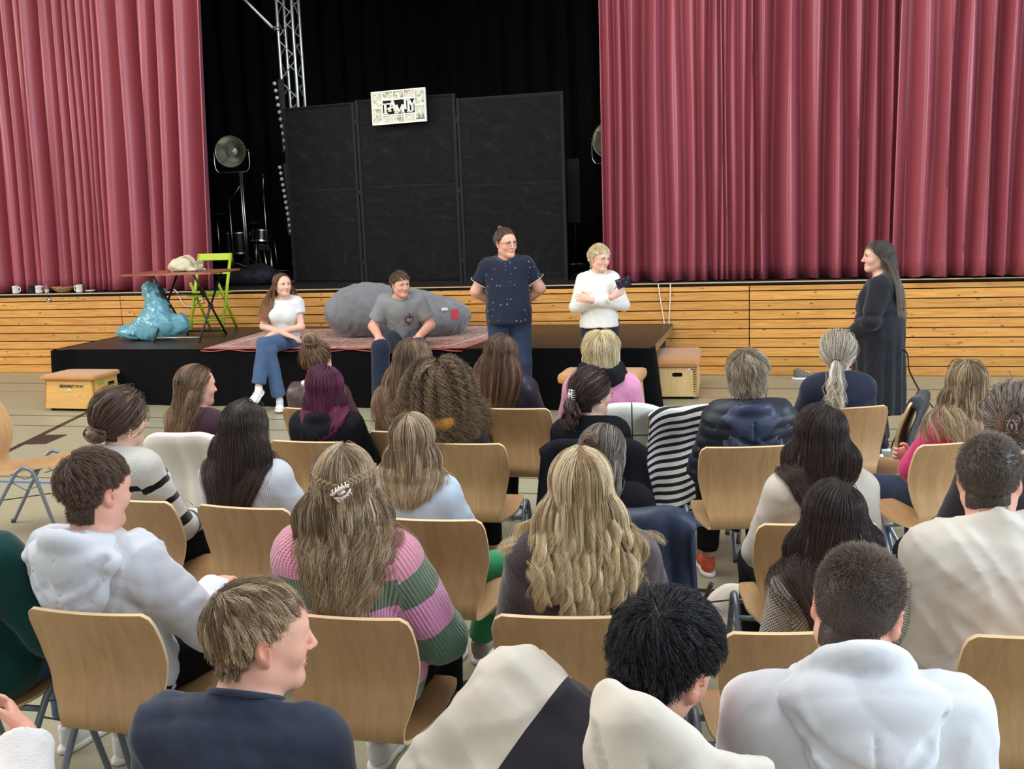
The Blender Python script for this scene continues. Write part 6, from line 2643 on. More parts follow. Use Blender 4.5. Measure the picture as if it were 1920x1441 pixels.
# ---- first row
r, b = listener('woman with a brown top knot in maroon leather jacket and white collar', 592, 640, 5.77, -4, ch='A1', female=True, head=(4, -2, 0))
garment(b, 'leather_jacket', L_BROWN, r, .013, .026, .022, wrinkle=.006, seed=1, neck=.475)
MB().tube([tuple(b.T(x, y, z)) for x, y, z in ((-.075, .05, .44), (-.082, -.03, .475), (-.045, -.082, .492), (.03, -.085, .492), (.08, -.03, .475), (.075, .05, .44))], [.014, .018, .02, .02, .018, .014], 8).put('white_collar', C_WHITE, r)
h = hair_gathered(b, r, H_LTBROWN, (0, -.085, .105), n=2860, seed=1, slack=.012)
hair_coil(b, h, H_LTBROWN, (0, -.085, .145), (.052, .046, .044), 460, seed=1, radius=.0012)
r, b = listener('woman with long straight light brown hair in dark brown jacket', 772, 632, 5.43, 0, ch='A2', female=True, head=(-15, 0, 0))
garment(b, 'jacket', L_DKBR, r, .013, .026, .022, wrinkle=.005, seed=2)
hair_long(b, r, H_LTBROWN, .60, n=4680, seed=2, vol=.010, clump=420, tight=.3, radius=.0008)
r, b = listener('woman with long glossy brown hair in navy leather jacket', 940, 624, 5.50, -2, ch='A3', female=True, head=(-23, 0, 3))
garment(b, 'leather_jacket', L_NAVY, r, .013, .028, .026, wrinkle=.007, seed=3)
hair_long(b, r, H_LONGBR, .66, n=4940, seed=3, vol=.011, clump=420, tight=.35, radius=.0008)
KN_PINKRED = knit('fuzzy_pink_red', srgb(222, 150, 184), 240, .5, [(0, srgb(222, 150, 184)), (.335, srgb(196, 36, 52)), (.47, srgb(222, 150, 184)), (.54, srgb(196, 36, 52))])
r, b = listener('blonde woman with black scarf in fuzzy pink cardigan with red bands', 1126, 618, 5.60, 8, ch='A4', female=True, head=(-3, -2, 0), fat=.014)
garment(b, 'cardigan', KN_PINKRED, r, .011, .024, .026, seed=4, cuff=.02, wrinkle=.004)
hair_long(b, r, H_PLAT, .20, n=4680, seed=4, vol=.026, clump=260, tight=.3, radius=.0008, wave=.005, wlen=.10)
m = Field(axis(-.2, .2, .01), axis(-.2, .2, .01), axis(b.N[2] - .12, b.N[2] + .14, .01))
for k in range(3):
    ring = [b.T(math.cos(a) * (.102 + .010 * k), -.010 + math.sin(a) * (.098 + .010 * k), .525 - .030 * k + .012 * math.sin(a * 2 + k)) for a in np.linspace(0, 6.283, 13)]
    for p, q in zip(ring[:-1], ring[1:]):
        m.prim(('rc', p, q, .026, .026, .012))
m.wrinkle(.006, 22, 3)
put('scarf', raw_mesh('scarf', *m.mesh(1), [fabric('black_scarf', srgb(30, 30, 36), .9, 300, .4)]), r)
r, b = listener('woman with ash blonde low ponytail in navy blazer', 1572, 618, 5.55, 16, ch='A5', female=True, head=(-23, -2, 0), skin=SK_R)
C_BLAZER = fabric('navy_blazer', srgb(34, 40, 58), .8, 500, .2)
garment(b, 'blazer', C_BLAZER, r, .013, .024, .020, wrinkle=.005, seed=5, neck=.50)
h = hair_gathered(b, r, H_SILVER, (.0, -.108, -.045), n=3380, seed=5, tail=.30, tail_wave=.008, tail_fan=.22)
MB().tube([tuple(b.h(.017 * math.cos(a), -.120, -.047 + .017 * math.sin(a))) for a in np.linspace(0, 6.28, 12, endpoint=False)], .006, 6, closed=True).put('hair_tie', C_BLACK, h)

# ---- second row
r, b = listener('woman in profile with long half up blonde brown hair and plum top', 362, 682, 4.50, -8, ch='B1', female=True, head=(-26, -2, 0), skin=SK_R, fine=.006)
garment(b, 'blouse', fabric('plum_blouse', srgb(66, 42, 52)), r, .011, .014, .016, seed=6)
h = hair_long(b, r, H_LTBROWN, .47, n=5460, seed=6, vol=.014, clump=260, tight=.35, wave=.006, wlen=.12, back=1.1, side=.5, radius=.00075)
claw_clip(b, h, M_DARKPL, (.045, -.108, .048), math.radians(80), .62)
r, b = listener('woman with plum coloured bob in black hoodie', 606, 684, 4.47, -3, ch='B2', female=True, head=(13, 0, 0), fat=.01)
garment(b, 'hoodie', C_BLACK, r, .012, .026, .024, wrinkle=.007, seed=7)
hood(b, C_BLACK, r, .012, seed=7)
hair_long(b, r, H_PURPLE, .30, n=5460, seed=7, vol=.020, clump=260, tight=.35, radius=.00075, part=.02)
t = NT('black_boucle')
t.col(t.mix(t.noise(t.coord(), 90, 2), srgb(18, 18, 22), srgb(46, 46, 52)))
t.set(.95, .1, 0, .6)
t.bump(t.noise(t.coord(), 110, 3), .9, .012)
r, b = listener('woman with big dark curly hair in black boucle coat', 822, 676, 4.73, 2, ch='B3', female=True, head=(6, -4, 0), fat=.012)
garment(b, 'coat', t.m, r, .012, .032, .030, wrinkle=.006, seed=8)
MB().tube([tuple(b.T(x, y, z)) for x, y, z in ((-.12, .03, .455), (-.16, -.07, .455), (-.09, -.165, .46), (.08, -.17, .46), (.16, -.07, .455), (.12, .03, .455))], [.022, .030, .036, .036, .030, .022], 9).put('mustard_collar', fabric('mustard_corduroy', srgb(168, 112, 44), .9, 300, .4), r)
hair_long(b, r, H_CURLY, .40, n=6760, seed=8, vol=.070, clump=420, tight=.6, curl=.014, clen=.046, frizz=.014, radius=.0007, grav=(.2, .75), lock=.020, steps=26, stick=0, gather=0)
r, b = listener('woman with dark tied hair white claw clip and black vest', 1108, 693, 4.37, 8, ch='B4', female=True, head=(-48, -4, 0), fine=.006, face=True)
garment(b, 'vest', C_BLACK, r, .012, .020, .018, wrinkle=.005, seed=9)
h = hair_gathered(b, r, H_DKBROWN, (-.005, -.112, -.028), n=4160, seed=9, tail=.17, tail_wave=.012, tail_fan=.4, slack=.014)
claw_clip(b, h, plain('pearl_white', srgb(232, 230, 224), .3), (-.005, -.128, .002), math.radians(90), .85)
glasses(b, r, plain('thin_gold', srgb(190, 150, 110), .3, .5, .8))
NAVYQ = NT('navy_quilted_nylon')
v = NAVYQ.coord()
NAVYQ.col(NAVYQ.mix(NAVYQ.noise(v, 20), srgb(34, 44, 64), srgb(54, 66, 92)))
NAVYQ.set(.5, .4)
NAVYQ.bump(NAVYQ.noise(NAVYQ.coord(scale=(1, 1, 1.6)), 60, 3), .22, .006)
BLACKQ = NT('dark_quilted_nylon')
BLACKQ.col(BLACKQ.mix(BLACKQ.noise(BLACKQ.coord(), 20), srgb(24, 28, 38), srgb(38, 44, 58)))
BLACKQ.set(.5, .4)
BLACKQ.bump(BLACKQ.noise(BLACKQ.coord(), 60, 3), .2, .006)


def quilt(F, b, zs, depth=.012):
    """Press stitched quilting rows into a puffer jacket."""
    X, Y, Z = F.grid()
    q = (X - b.O[0]) * b.Rt[0, 2] + (Y - b.O[1]) * b.Rt[1, 2] + (Z - b.O[2]) * b.Rt[2, 2]
    s = np.abs(np.sin(math.pi * (q - zs) / .062))
    F.D += (depth * (1 - s ** .5)).astype(np.float32)
    return F


def puffer(b, mat, root, step=.010, seed=0, sleeves=True):
    P = [b.SL, b.SR, b.EL, b.ER, b.WL, b.WR, b.N, b.O]
    lo, hi = np.min(P, 0) - .2, np.max(P, 0) + .2
    lo[2] = b.O[2] - .14
    F = Field(axis(lo[0], hi[0], step), axis(lo[1], hi[1], step), axis(lo[2], hi[2], step))
    F.prims(b.torso(), .038).prims(b.neck(), .02)
    for s in (0, 1):
        A = F.like().prims(b.arm(s, t1=1.93), .034)
        E, W = (b.EL, b.WL) if s == 0 else (b.ER, b.WR)
        A.cut(E + (W - E) * .93, W - E)
        F.merge(A, .02)
    quilt(F, b, .02)
    F.cut(b.T(0, 0, .50), b.Rt @ np.array([0, .42, 1])).cut(b.T(0, 0, -.1), -b.Rt[:, 2])
    F.wrinkle(.004, 30, seed)
    return put('quilted_jacket', raw_mesh('quilted_jacket', *F.mesh(1), [mat]), root)


r, b = listener('person with short ash hair in navy quilted jacket with hood', 1399, 655, 4.87, 12, ch='B5', shoe=plain('coral_mesh', srgb(206, 88, 66), .8), female=True, head=(-15, -6, -4), skin=SK_T, fat=.012)
puffer(b, BLACKQ.m, r, seed=10)
hd = hood(b, NAVYQ.m, r, .009, size=1.18, drop=.17, width=.150, seed=10, wrinkle=.008, rim=.034, back=.0)
hair_mop(b, r, H_ASH, n=8450, seed=10, length=.105, sides=.062, fwd=.25, sweep=.1, vol=.022, radius=.0008, clump=260, tight=.45, grav=(.2, .7), wave=.003, frizz=.005, lrand=.3, crown=(.0, -.05, .10), steps=12, low=-.08)
MB().tube([tuple(b.T(x, y, z)) for x, y, z in ((-.06, .02, .50), (-.045, -.045, .525), (.0, -.062, .53), (.045, -.045, .525), (.06, .02, .50))], .0025, 6).put('necklace', plain('red_cord', srgb(110, 44, 44)), r)
C_PINK = fabric('bright_pink_knit', srgb(214, 66, 118), .9, 260, .4, .5)
r, b = listener('woman with sunglasses on long blonde brown hair in bright pink sweater', 1815, 672, 4.67, 34, ch='B6', female=True, head=(-34, -2, 0), fat=.02, trs=C_JEANSD,
                arms=(((-.215, .075, .150), (.05, .255, .155)), ((.215, .07, .150), (-.07, .27, .135))), hand_l=dict(dir=(1, .1, .0), palm=(0, -1, 0), curl=.7), hand_r=dict(dir=(-1, .15, .1), palm=(0, -1, 0), curl=.8))
garment(b, 'sweater', C_PINK, r, .010, .020, .026, wrinkle=.006, seed=11, cuff=.012)
h = hair_long(b, r, H_DKBLOND, .44, n=5980, seed=11, vol=.016, clump=300, tight=.35, wave=.006, wlen=.15, radius=.00075)
glasses(b, r, plain('tortoise', srgb(60, 44, 36), .25, .5), up=True, name='sunglasses')
r, b = listener('person with grey brown hair pinned by a claw clip at right edge', 1905, 722, 4.10, 20, ch='B7', female=True, head=(-30, -4, 0))
garment(b, 'top', fabric('dark_top', srgb(60, 56, 60)), r, .011, .018, .018, seed=12)
h = hair_gathered(b, r, H_GREYBR, (-.01, -.112, .005), n=4420, seed=12, slack=.014)
hair_coil(b, h, H_BROWN, (-.01, -.118, .0), (.046, .030, .058), 300, seed=12)
claw_clip(b, h, plain('smoke_plastic', srgb(120, 108, 100), .2, .6), (-.01, -.150, .0), math.radians(86), .7)

# ---- third row
KN_STRIPE = knit('cream_black_rib', srgb(226, 226, 222), 300, .8, [(0, srgb(224, 222, 214)), (.150, srgb(20, 20, 22)), (.178, srgb(224, 222, 214)), (.235, srgb(20, 20, 22)), (.265, srgb(224, 222, 214)), (.335, srgb(20, 20, 22)), (.375, srgb(224, 222, 214)), (.45, srgb(20, 20, 22)), (.485, srgb(224, 222, 214)), (.55, srgb(20, 20, 22)), (.58, srgb(224, 222, 214))])
r, b = listener('woman with braided brown hair in white knit with black stripes', 224, 729, 3.79, -12, ch='C1', female=True, head=(-18, -6, 3), fine=.006, face=True,
                arms=(((-.215, .07, .13), (-.09, .26, .10)), ((.225, .03, .11), (.14, .24, .05))))
garment(b, 'sweater', KN_STRIPE, r, .009, .020, .024, wrinkle=.004, seed=13, cuff=.014)
h = hair_gathered(b, r, H_BROWN, (-.015, -.100, -.060), n=3800, seed=13, slack=.010, vol=.012)
hair_coil(b, h, H_BROWN, (-.015, -.110, -.066), (.062, .036, .034), 420, seed=13)
braid(b, h, H_BROWN, [(-.078, -.03, -.025), (-.066, -.075, -.03), (-.03, -.112, -.035), (.02, -.118, -.045), (.055, -.095, -.05)], .013)
for k in range(2):
    MB().tube([tuple(b.h(.083 + .001 * k, -.006 - .002 * k + .012 * math.cos(a), -.048 - .008 * k + .012 * math.sin(a))) for a in np.linspace(0, 6.28, 14, endpoint=False)], .0018, 6, closed=True).put('earring', plain('gold', srgb(206, 170, 104), .25, .5, 1.0), r)
KN_GREY = knit('grey_white_rib', srgb(210, 213, 218), 420, .6)
r, b = listener('woman with long straight dark brown hair in grey white knit', 457, 748, 3.65, -6, ch='C2', female=True, head=(-4, -3, 2), skin=SK_R, trs=C_BLACKTR)
garment(b, 'sweater', KN_GREY, r, .009, .024, .028, wrinkle=.006, seed=14, cuff=.014)
hair_long(b, r, H_DKBROWN, .50, n=8500, seed=14, vol=.011, clump=330, tight=.35, radius=0.00065, part=.01, wave=.003, frizz=.006)
C_GREEN = fabric('green_corduroy', srgb(52, 142, 88), .85, 500, .3)
C_LBLUE = fabric('light_blue_sweat', srgb(196, 212, 226), .9, 500, .2, var=.05)
r, b = listener('person with blonde brown shoulder length hair in light blue sweater', 770, 770, 3.49, 0, ch='C3', female=True, head=(8, -4, 0), trs=None, lean=(-4, 4),
                arms=(((-.21, .06, .12), (-.08, .26, .10)), ((.235, .10, .11), (.15, .28, .07))), legs=(((-.16, .42, .51), (.02, .34, .09)), ((.30, .32, .515), (.14, .46, .09))))
garment(b, 'sweater', C_LBLUE, r, .009, .024, .026, wrinkle=.007, seed=15, hem=-.115)
trousers(b, C_GREEN, r, .014, .014, seed=2)
shoes(b, plain('grey_suede', srgb(150, 140, 128), .8), r)
hair_long(b, r, H_DKBLOND, .30, n=8000, seed=15, vol=.012, clump=330, tight=.3, radius=0.0006, part=-.01, back=.3)
r, b = listener('woman with rolled bun and long grey brown hair among black coats', 1130, 792, 3.43, 6, ch='C4', female=True, head=(-21, -4, 0))
garment(b, 'top', C_BLACK, r, .011, .020, .020, seed=16, wrinkle=.006)
h = hair_long(b, r, H_GREYBR, .52, n=4200, seed=16, vol=.014, clump=300, tight=.35, radius=.0009, wave=.004, back=1.2, side=.4)
hair_coil(b, h, H_BROWN, (-.012, -.108, .062), (.036, .030, .036), 420, seed=16, turns=1.6)
KN_CREAM = knit('cream_knit', srgb(214, 206, 192), 520, .4)
r, b = listener('woman with long dark brown hair in plain cream sweater', 1541, 754, 3.67, 16, ch='C5', female=True, head=(-21, -6, 0))
garment(b, 'sweater', KN_CREAM, r, .009, .022, .024, seed=17, wrinkle=.005)
hair_long(b, r, H_DKBROWN, .46, n=9000, seed=17, gather=.8, vol=.014, clump=330, tight=.35, radius=0.00065, wave=.005, wlen=.13, part=.035)
C_BEIGE = fabric('cream_sweatshirt', srgb(222, 214, 202), .9, 500, .2, var=.05)
r, b = listener('man with cropped hair in cream sweatshirt at the right edge', 1858, 812, 3.13, 10, female=False, head=(-22, -4, 0), skin=SK_R, lean=(10, -2), fat=.010)
garment(b, 'sweatshirt', C_BEIGE, r, .010, .030, .030, seed=18, wrinkle=.011, neck=.495)
hair_short(b, r, H_BUZZ, n=7000, seed=18, top=.022, sides=.008, lift=.5, radius=.0006)

# ---- fourth row
C_GREENSW = fabric('dark_green_sweat', srgb(20, 66, 64), .9, 400, .2)
r, b = listener('person in dark green sweater cut by the left picture edge', -105, 850, 2.69, -8, female=False, head=(-20, 0, 0), trs=C_JEANS, fat=.012,
                arms=(((-.23, .05, .13), (-.10, .26, .10)), ((.255, .05, .12), (.13, .26, .08))))
garment(b, 'sweater', C_GREENSW, r, .010, .026, .034, seed=19, wrinkle=.006)
hair_short(b, r, H_BROWN, n=3000, seed=19)
C_HOOD1 = fabric('pale_grey_fleece', srgb(208, 212, 218), .9, 500, .2, var=.05)
r, b = listener('young man with brown short hair in pale white hoodie at left', 172, 842, 2.77, -8, ch='D1', female=False, head=(-12, -5, 2), skin=SK_R, fine=.005, face=True,
                arms=(((-.23, .05, .13), (-.10, .27, .11)), ((.265, .10, .12), (.14, .32, .12))), hand_l=dict(dir=(.5, .8, -.1), curl=.8), hand_r=dict(dir=(-.3, .9, 0), curl=.7))
garment(b, 'hoodie', C_HOOD1, r, .009, .028, .030, seed=20, wrinkle=.011, cuff=.012)
hood(b, C_HOOD1, r, .008, size=1.15, drop=.13, width=.158, seed=20, wrinkle=.004, back=.02, raise_=.03, rim=.033)
hair_mop(b, r, H_BROWN, n=11000, seed=20, length=.052, sides=.012, fwd=.5, sweep=.35, vol=.016, radius=.0006, clump=420, tight=.35, grav=(.05, .3), wave=.002)
KN_PG = knit('pink_green_knit', srgb(214, 132, 178), 230, .9, [(0, srgb(236, 158, 180)), (.125, srgb(112, 132, 106)), (.215, srgb(246, 168, 212)), (.33, srgb(104, 140, 118)), (.43, srgb(246, 168, 212)), (.50, srgb(104, 140, 118)), (.545, srgb(246, 168, 212))], sheen=.7)
r, b = listener('woman with long wavy blonde brown hair in pink and green striped sweater', 643, 828, 2.93, 2, ch='D2', female=True, head=(16, -6, 2), fat=.016,
                arms=(((-.22, .06, .13), (-.08, .26, .10)), ((.245, .04, .11), (.17, .24, .04))))
garment(b, 'sweater', KN_PG, r, .008, .026, .032, seed=21, wrinkle=.006, cuff=.016, hem=-.06)
h = hair_long(b, r, H_DKBLOND, .45, n=12000, seed=21, vol=.010, lrand=.3, clump=170, tight=.6, wave=.014, wlen=.11, radius=0.00055, frizz=.006, steps=18)
braid(b, h, H_DKBLOND, [(.085, .01, .05), (.078, -.05, .045), (.05, -.10, .035), (.02, -.122, .02)], .012)
braid(b, h, H_DKBLOND, [(-.085, .01, .045), (-.078, -.05, .035), (-.05, -.10, .02), (-.005, -.122, .008)], .012)
cl = claw_clip(b, h, plain('pearl_beads', srgb(228, 214, 204), .25, .6), (.008, -.142, .004), math.radians(-30), .74)
m = MB()
for k in range(9):
    m.lathe([(.0001, -.0045), (.0045, 0), (.0001, .0045)], (-.026 + .0065 * k, -.021 - .002 * math.sin(k * .4), .010), 8)
m.put('beads', plain('pearl_beads', srgb(228, 214, 204)), cl)
t = NT('brown_fuzzy_wool')
t.col(t.mix(t.noise(t.coord(), 240, 2), srgb(48, 38, 42), srgb(92, 78, 82)))
t.set(.95, .1, 0, .7)
t.bump(t.noise(t.coord(), 200, 3), .8, .006)
r, b = listener('woman with wavy light blonde hair in brown grey fuzzy sweater', 1087, 834, 2.95, 8, ch='D3', female=True, head=(2, -6, 0), fat=.016)
garment(b, 'sweater', t.m, r, .008, .026, .030, seed=22, wrinkle=.005)
hair_long(b, r, H_BLOND, .40, n=12500, seed=22, vol=.013, lrand=.28, clump=64, tight=.86, wave=.024, wlen=.15, wstart=.8, gather=.15, radius=0.00055, frizz=.0025, part=.0, steps=20)
t = NT('white_mesh_knit')
rb_, al = t.attr('rib').outputs['Fac'], t.attr('along').outputs['Fac']
hx = t.math('MULTIPLY', t.math('SINE', t.math('MULTIPLY', rb_, 700)), t.math('SINE', t.math('MULTIPLY', al, 520)))
t.col(t.mix(t.math('GREATER_THAN', hx, .35), srgb(222, 218, 206), srgb(92, 92, 96)))
t.set(.9, .15)
t.bump(hx, .7, .005)
r, b = listener('woman with long straight dark hair in white mesh knit sweater', 1562, 895, 2.73, 14, ch='D4', female=True, head=(-16, -8, -3), lean=(0, -2))
garment(b, 'sweater', t.m, r, .009, .018, .022, seed=23, wrinkle=.004, neck=.44)
hair_long(b, r, H_DKBROWN, .52, n=10500, seed=23, gather=1.0, gx=-.05, vol=.010, clump=240, tight=.5, radius=0.0006, part=.03, frizz=.008)

# ---- fifth row
C_NAVYT = fabric('navy_tshirt', srgb(50, 58, 74), .88, 600, .25, var=.1)
H_BLONDM = hair_mat('hair_boy_blond', srgb(92, 72, 54), srgb(160, 130, 96), var=.5, rough=.36, streak=srgb(222, 200, 164))
r, b = listener('young man with blond hair in profile wearing navy t-shirt', 474, 1082, 1.85, 4, female=False, head=(-54, -4, 0), skin=SK_R, fine=.0040, face=True, trs=C_JEANSD, fat=.006, lean=(8, 3), neck_fwd=.02)
garment(b, 't_shirt', C_NAVYT, r, .008, .015, .018, seed=24, wrinkle=.009, slv=.62, neck=.482)
MB().tube([tuple(b.N + b.Rt @ np.array(q)) for q in [(.073 * math.cos(a), -.006 + .076 * math.sin(a), .004 - .030 * math.sin(a)) for a in np.linspace(0, 6.283, 24, endpoint=False)]], .0065, 8, closed=True).put('collar_rib', C_NAVYT, r)
hair_mop(b, r, H_BLONDM, n=18000, seed=24, length=.074, sides=.020, fwd=.75, vol=.008, radius=.00048, clump=420, tight=.38, low=-.068)
C_CREAMH = fabric('cream_hoodie', srgb(212, 204, 190), .9, 450, .2, var=.05)
t = NT('two_tone_hoodie')
x = t.sep(t.coord())
k = t.math('SUBTRACT', t.math('MULTIPLY', x[0], .839), t.math('MULTIPLY', t.math('SUBTRACT', x[2], .555), .545))
t.col(t.mix(t.math('GREATER_THAN', k, -.115), srgb(212, 204, 190), srgb(50, 48, 54)))
t.set(.9, .2, 0, .2)
t.bump(t.noise(t.coord(), 500, 2), .2, .003)
r, b = listener('black haired man leaning over in cream and charcoal hoodie', 1290, 1113, 1.91, -10, female=False, head=(-15, -22, 14), skin=SK_R, fine=.006, lean=(14, 33), fat=.020, neck_fwd=.03)
garment(b, 'hoodie', t.m, r, .009, .030, .036, seed=25, wrinkle=.010)
N = b.N + np.array([.078, .012, .020])
P = [N + np.array(q) for q in ((-.080, -.07, .055), (-.070, -.110, .080), (-.015, -.150, .075), (.06, -.150, .030), (.125, -.115, -.010), (.165, -.03, -.045))]
F = Field(axis(N[0] - .3, N[0] + .35, .008), axis(N[1] - .36, N[1] + .15, .008), axis(N[2] - .45, N[2] + .2, .008))
for p, q in zip(P[:-1], P[1:]):
    F.prim(('rc', p, q, .024, .024, .02))
F.prim(('el', N + np.array([-.002, -.150, .0]), (.100, .055, .095), euler(0, -8, 26), .035))
F.prim(('el', N + np.array([.065, -.165, -.085]), (.110, .060, .095), euler(0, -6, 26), .045))
F.prim(('el', N + np.array([.055, -.165, -.185]), (.090, .055, .085), euler(0, 0, 10), .045))
for path in (((-.075, .05), (-.03, -.03), (.02, -.10), (.05, -.18)), ((.14, -.06), (.10, -.10), (.07, -.13)), ((.03, .02), (.075, -.04), (.08, -.09), (.055, -.14), (.04, -.22))):
    pp = []
    for x, z in path:
        col = F.D[np.searchsorted(F.x, N[0] + x), :, np.searchsorted(F.z, N[2] + z)]
        pp.append(np.array([N[0] + x, F.y[np.argmax(col < 0)] if (col < 0).any() else N[1] - .2, N[2] + z]))
    for p, q in zip(pp[:-1], pp[1:]):
        F.prim(('rc', p, q, .008, .008, -.010))
F.prim(('rc', b.N, b.H + b.Rh @ np.array([0, -.018, -.03]), .070, .072, -.01))
F.wrinkle(.005, 22, 25, zdir=1.2)
put('hood', raw_mesh('hood', *F.mesh(1), [C_CREAMH]), r)
hair_mop(b, r, H_BLACK, n=11000, seed=25, length=.062, sides=.022, fwd=.3, sweep=.15, vol=.018, radius=.0006, clump=380, tight=.4, grav=(.05, .35), spin=.9, crown=(.01, -.085, .07), low=-.055)
C_WHITEH = fabric('white_hoodie', srgb(222, 225, 230), .9, 450, .2, var=.04)
r, b = listener('man with cropped brown hair in white hoodie at front right', 1630, 1024, 2.13, 8, female=False, head=(-20, -14, 8), skin=SK_R, fine=.005, lean=(10, 0), fat=.016, neck_fwd=.03)
garment(b, 'hoodie', C_WHITEH, r, .009, .032, .036, seed=26, wrinkle=.010)
hood(b, C_WHITEH, r, .0065, size=1.0, drop=.085, width=.155, seed=26, wrinkle=.006, back=.02, raise_=.050, lift=.020, rim=.022, gap=0)
hair_short(b, r, H_BUZZ, n=13000, seed=26, top=.020, sides=.006, lift=.55, radius=.00055, comb=(.2, .5, 0), clump=900, tight=.15)
C_FLEECE = NT('white_fleece')
C_FLEECE.col(C_FLEECE.mix(C_FLEECE.noise(C_FLEECE.coord(), 140, 3), srgb(206, 204, 202), srgb(236, 234, 232)))
C_FLEECE.set(.95, .1, 0, .5)
C_FLEECE.bump(C_FLEECE.noise(C_FLEECE.coord(), 150, 3), .7, .005)
r, b = listener('person with raised hand in white and pale blue fleece at bottom left corner', -300, 1170, 1.62, -4, female=False, head=(-30, 0, 0), trs=C_JEANS, fat=.01, skin=SK_R,
                arms=(((-.23, .05, .14), (-.10, .27, .11)), ((.255, .12, .16), (.14, .30, .27))), hand_r=dict(dir=(-.6, .3, .6), palm=(-.5, -.6, -.3), curl=1.0))
tt = NT('fleece_two_tone')
x = tt.sep(tt.coord())
tt.col(tt.mix(tt.math('GREATER_THAN', x[0], .272), srgb(226, 224, 222), srgb(166, 186, 214)))
tt.set(.95, .1, 0, .4)
tt.bump(tt.noise(tt.coord(), 150, 3), .5, .005)
garment(b, 'fleece_jacket', tt.m, r, .009, .024, .034, seed=27, wrinkle=.005)
hair_short(b, r, H_BROWN, n=3000, seed=27)
# ---------------------------------------------------------------- the five on stage
def stander(label, px, py, Y, rz, z=0.0, scale=None, **kw):
    sit = kw.pop('sit', False)
    b = Body(sit=sit, **kw)
    top = b.h(0, -.014, .128)
    P = at_y(px, py, Y)
    s = scale or float(np.clip((P[2] - z) / top[2], .85, 1.12))
    c, sn = math.cos(math.radians(rz)), math.sin(math.radians(rz))
    ox, oy = top[0] * s, top[1] * s
    root = thing('person', label, 'person', (P[0] - (c * ox - sn * oy), P[1] - (sn * ox + c * oy), z), math.radians(rz), None, s)
    return root, b


def collar(b, mat, root, y0=.075, h=.032, name='collar'):
    """Shirt collar: a stand round the neck folding to two points in front."""
    m = MB()
    n = 21
    v = []
    for k in range(n):
        a = math.pi * (-.5 + 2 * k / (n - 1)) + math.pi
        a = -math.pi * 1.5 + (k / (n - 1)) * 2 * math.pi
        f = abs(2 * k / (n - 1) - 1)          # 1 at the front opening
        R0 = .064 if b.female else .078
        x, y = math.cos(a + math.pi) * R0, -math.sin(a + math.pi) * R0
        zt = .500 - .050 * f ** 2 - y * .22
        v.append((b.T(x, y, zt - .03), b.T(x * 1.03, y * 1.03, zt + .010), b.T(x * 1.34, y * 1.32 + .010 * f, zt - .022 - h * .8 * f ** 3)))
    vs = [tuple(p) for t in v for p in t]
    fs = []
    for k in range(n - 1):
        fs += [(3 * k, 3 * k + 1, 3 * k + 4, 3 * k + 3), (3 * k + 1, 3 * k + 2, 3 * k + 5, 3 * k + 4)]
    m.add(vs, fs, True)
    o = m.put(name, mat, root)
    s = o.modifiers.new('cloth_thickness', 'SOLIDIFY')
    s.thickness = .004
    return o


t = NT('white_tshirt_cotton')
t.col(srgb(214, 216, 216))
t.set(.85, .2, 0, .2)
W_TEE = t.m
r, b = stander('woman in white t-shirt and jeans sitting cross-legged on the platform edge', 524, 484, 9.93, 196, female=True, sit=True, hip=.665, head=(34, 2, 2), lean=(4, -3), scale=.97,
               arms=(((-.19, .09, .17), (.06, .24, .13)), ((.20, .08, .17), (-.08, .25, .11))),
               legs=(((.13, .43, .70), (.20, .52, .27)), ((.09, .42, .625), (.02, .40, .11))),
               hand_l=dict(dir=(.9, .3, -.35), palm=(0, -.2, -1), curl=.3), hand_r=dict(dir=(-.9, .2, -.3), palm=(0, -.2, -1), curl=.3))
body_mesh(b, r, SK_F, .0055, handfine=.006)
face_bits(b, r, gaze=(10, 0))
garment(b, 't_shirt', W_TEE, r, .009, .020, .026, slv=.52, wrinkle=.005, seed=30, neck=.470, hem=-.06)
trousers(b, C_JEANS, r, .011, .010, t1=1.93, seed=31, flare=.016)
shoes(b, C_SHOEW, r, dirs=((.25, .8, -.35), (-.15, 1, 0)), laces=plain('white_lace', srgb(214, 214, 214)))
MB().tube([tuple(b.AL + np.array([0, -.005, -.01])), tuple(b.AL + np.array([-.012, -.03, .06]))], [.036, .038], 12).put('sock', fabric('blue_sock', srgb(112, 140, 184)), r)
hair_long(b, r, hair_mat('hair_auburn', srgb(92, 62, 44), srgb(160, 112, 78), rough=.34), .50, n=4200, seed=30, vol=.008, part=.0, side=1.1, back=.5, clump=260, tight=.45, radius=.0009, wave=.004, gather=.0, frizz=.005)

t = NT('grey_tshirt')
t.col(t.mix(t.noise(t.coord(), 300, 2), srgb(120, 121, 122), srgb(142, 143, 144)))
t.set(.88, .2, 0, .2)
r, b = stander('young man in grey t-shirt sitting on the platform edge with hands on his knees', 747, 492, 9.90, 194, female=False, sit=True, hip=.668, head=(34, -6, 4), lean=(22, 0), fat=.016, scale=.99,
               arms=(((-.27, .06, .16), (-.18, .37, .715, 0)), ((.30, .05, .16), (.22, .38, .735, 0))),
               legs=(((-.17, .43, .615), (-.12, .44, .09)), ((.20, .43, .615), (.22, .40, .09))),
               hand_l=dict(dir=(.5, .75, -.45), palm=(0, -.3, -1), curl=.3), hand_r=dict(dir=(-.15, .85, -.6), palm=(0, -.5, -1), curl=.3))
body_mesh(b, r, SK_R, .0055, handfine=.006)
face_bits(b, r, gaze=(12, 4))
garment(b, 't_shirt', t.m, r, .010, .020, .030, slv=.78, wrinkle=.006, seed=32, neck=.478, hem=-.07)
trousers(b, C_NAVYTR, r, .012, .022, t1=1.95, seed=33, flare=.028)
shoes(b, C_SHOEK, r, dirs=((.1, 1, 0), (-.1, 1, 0)))
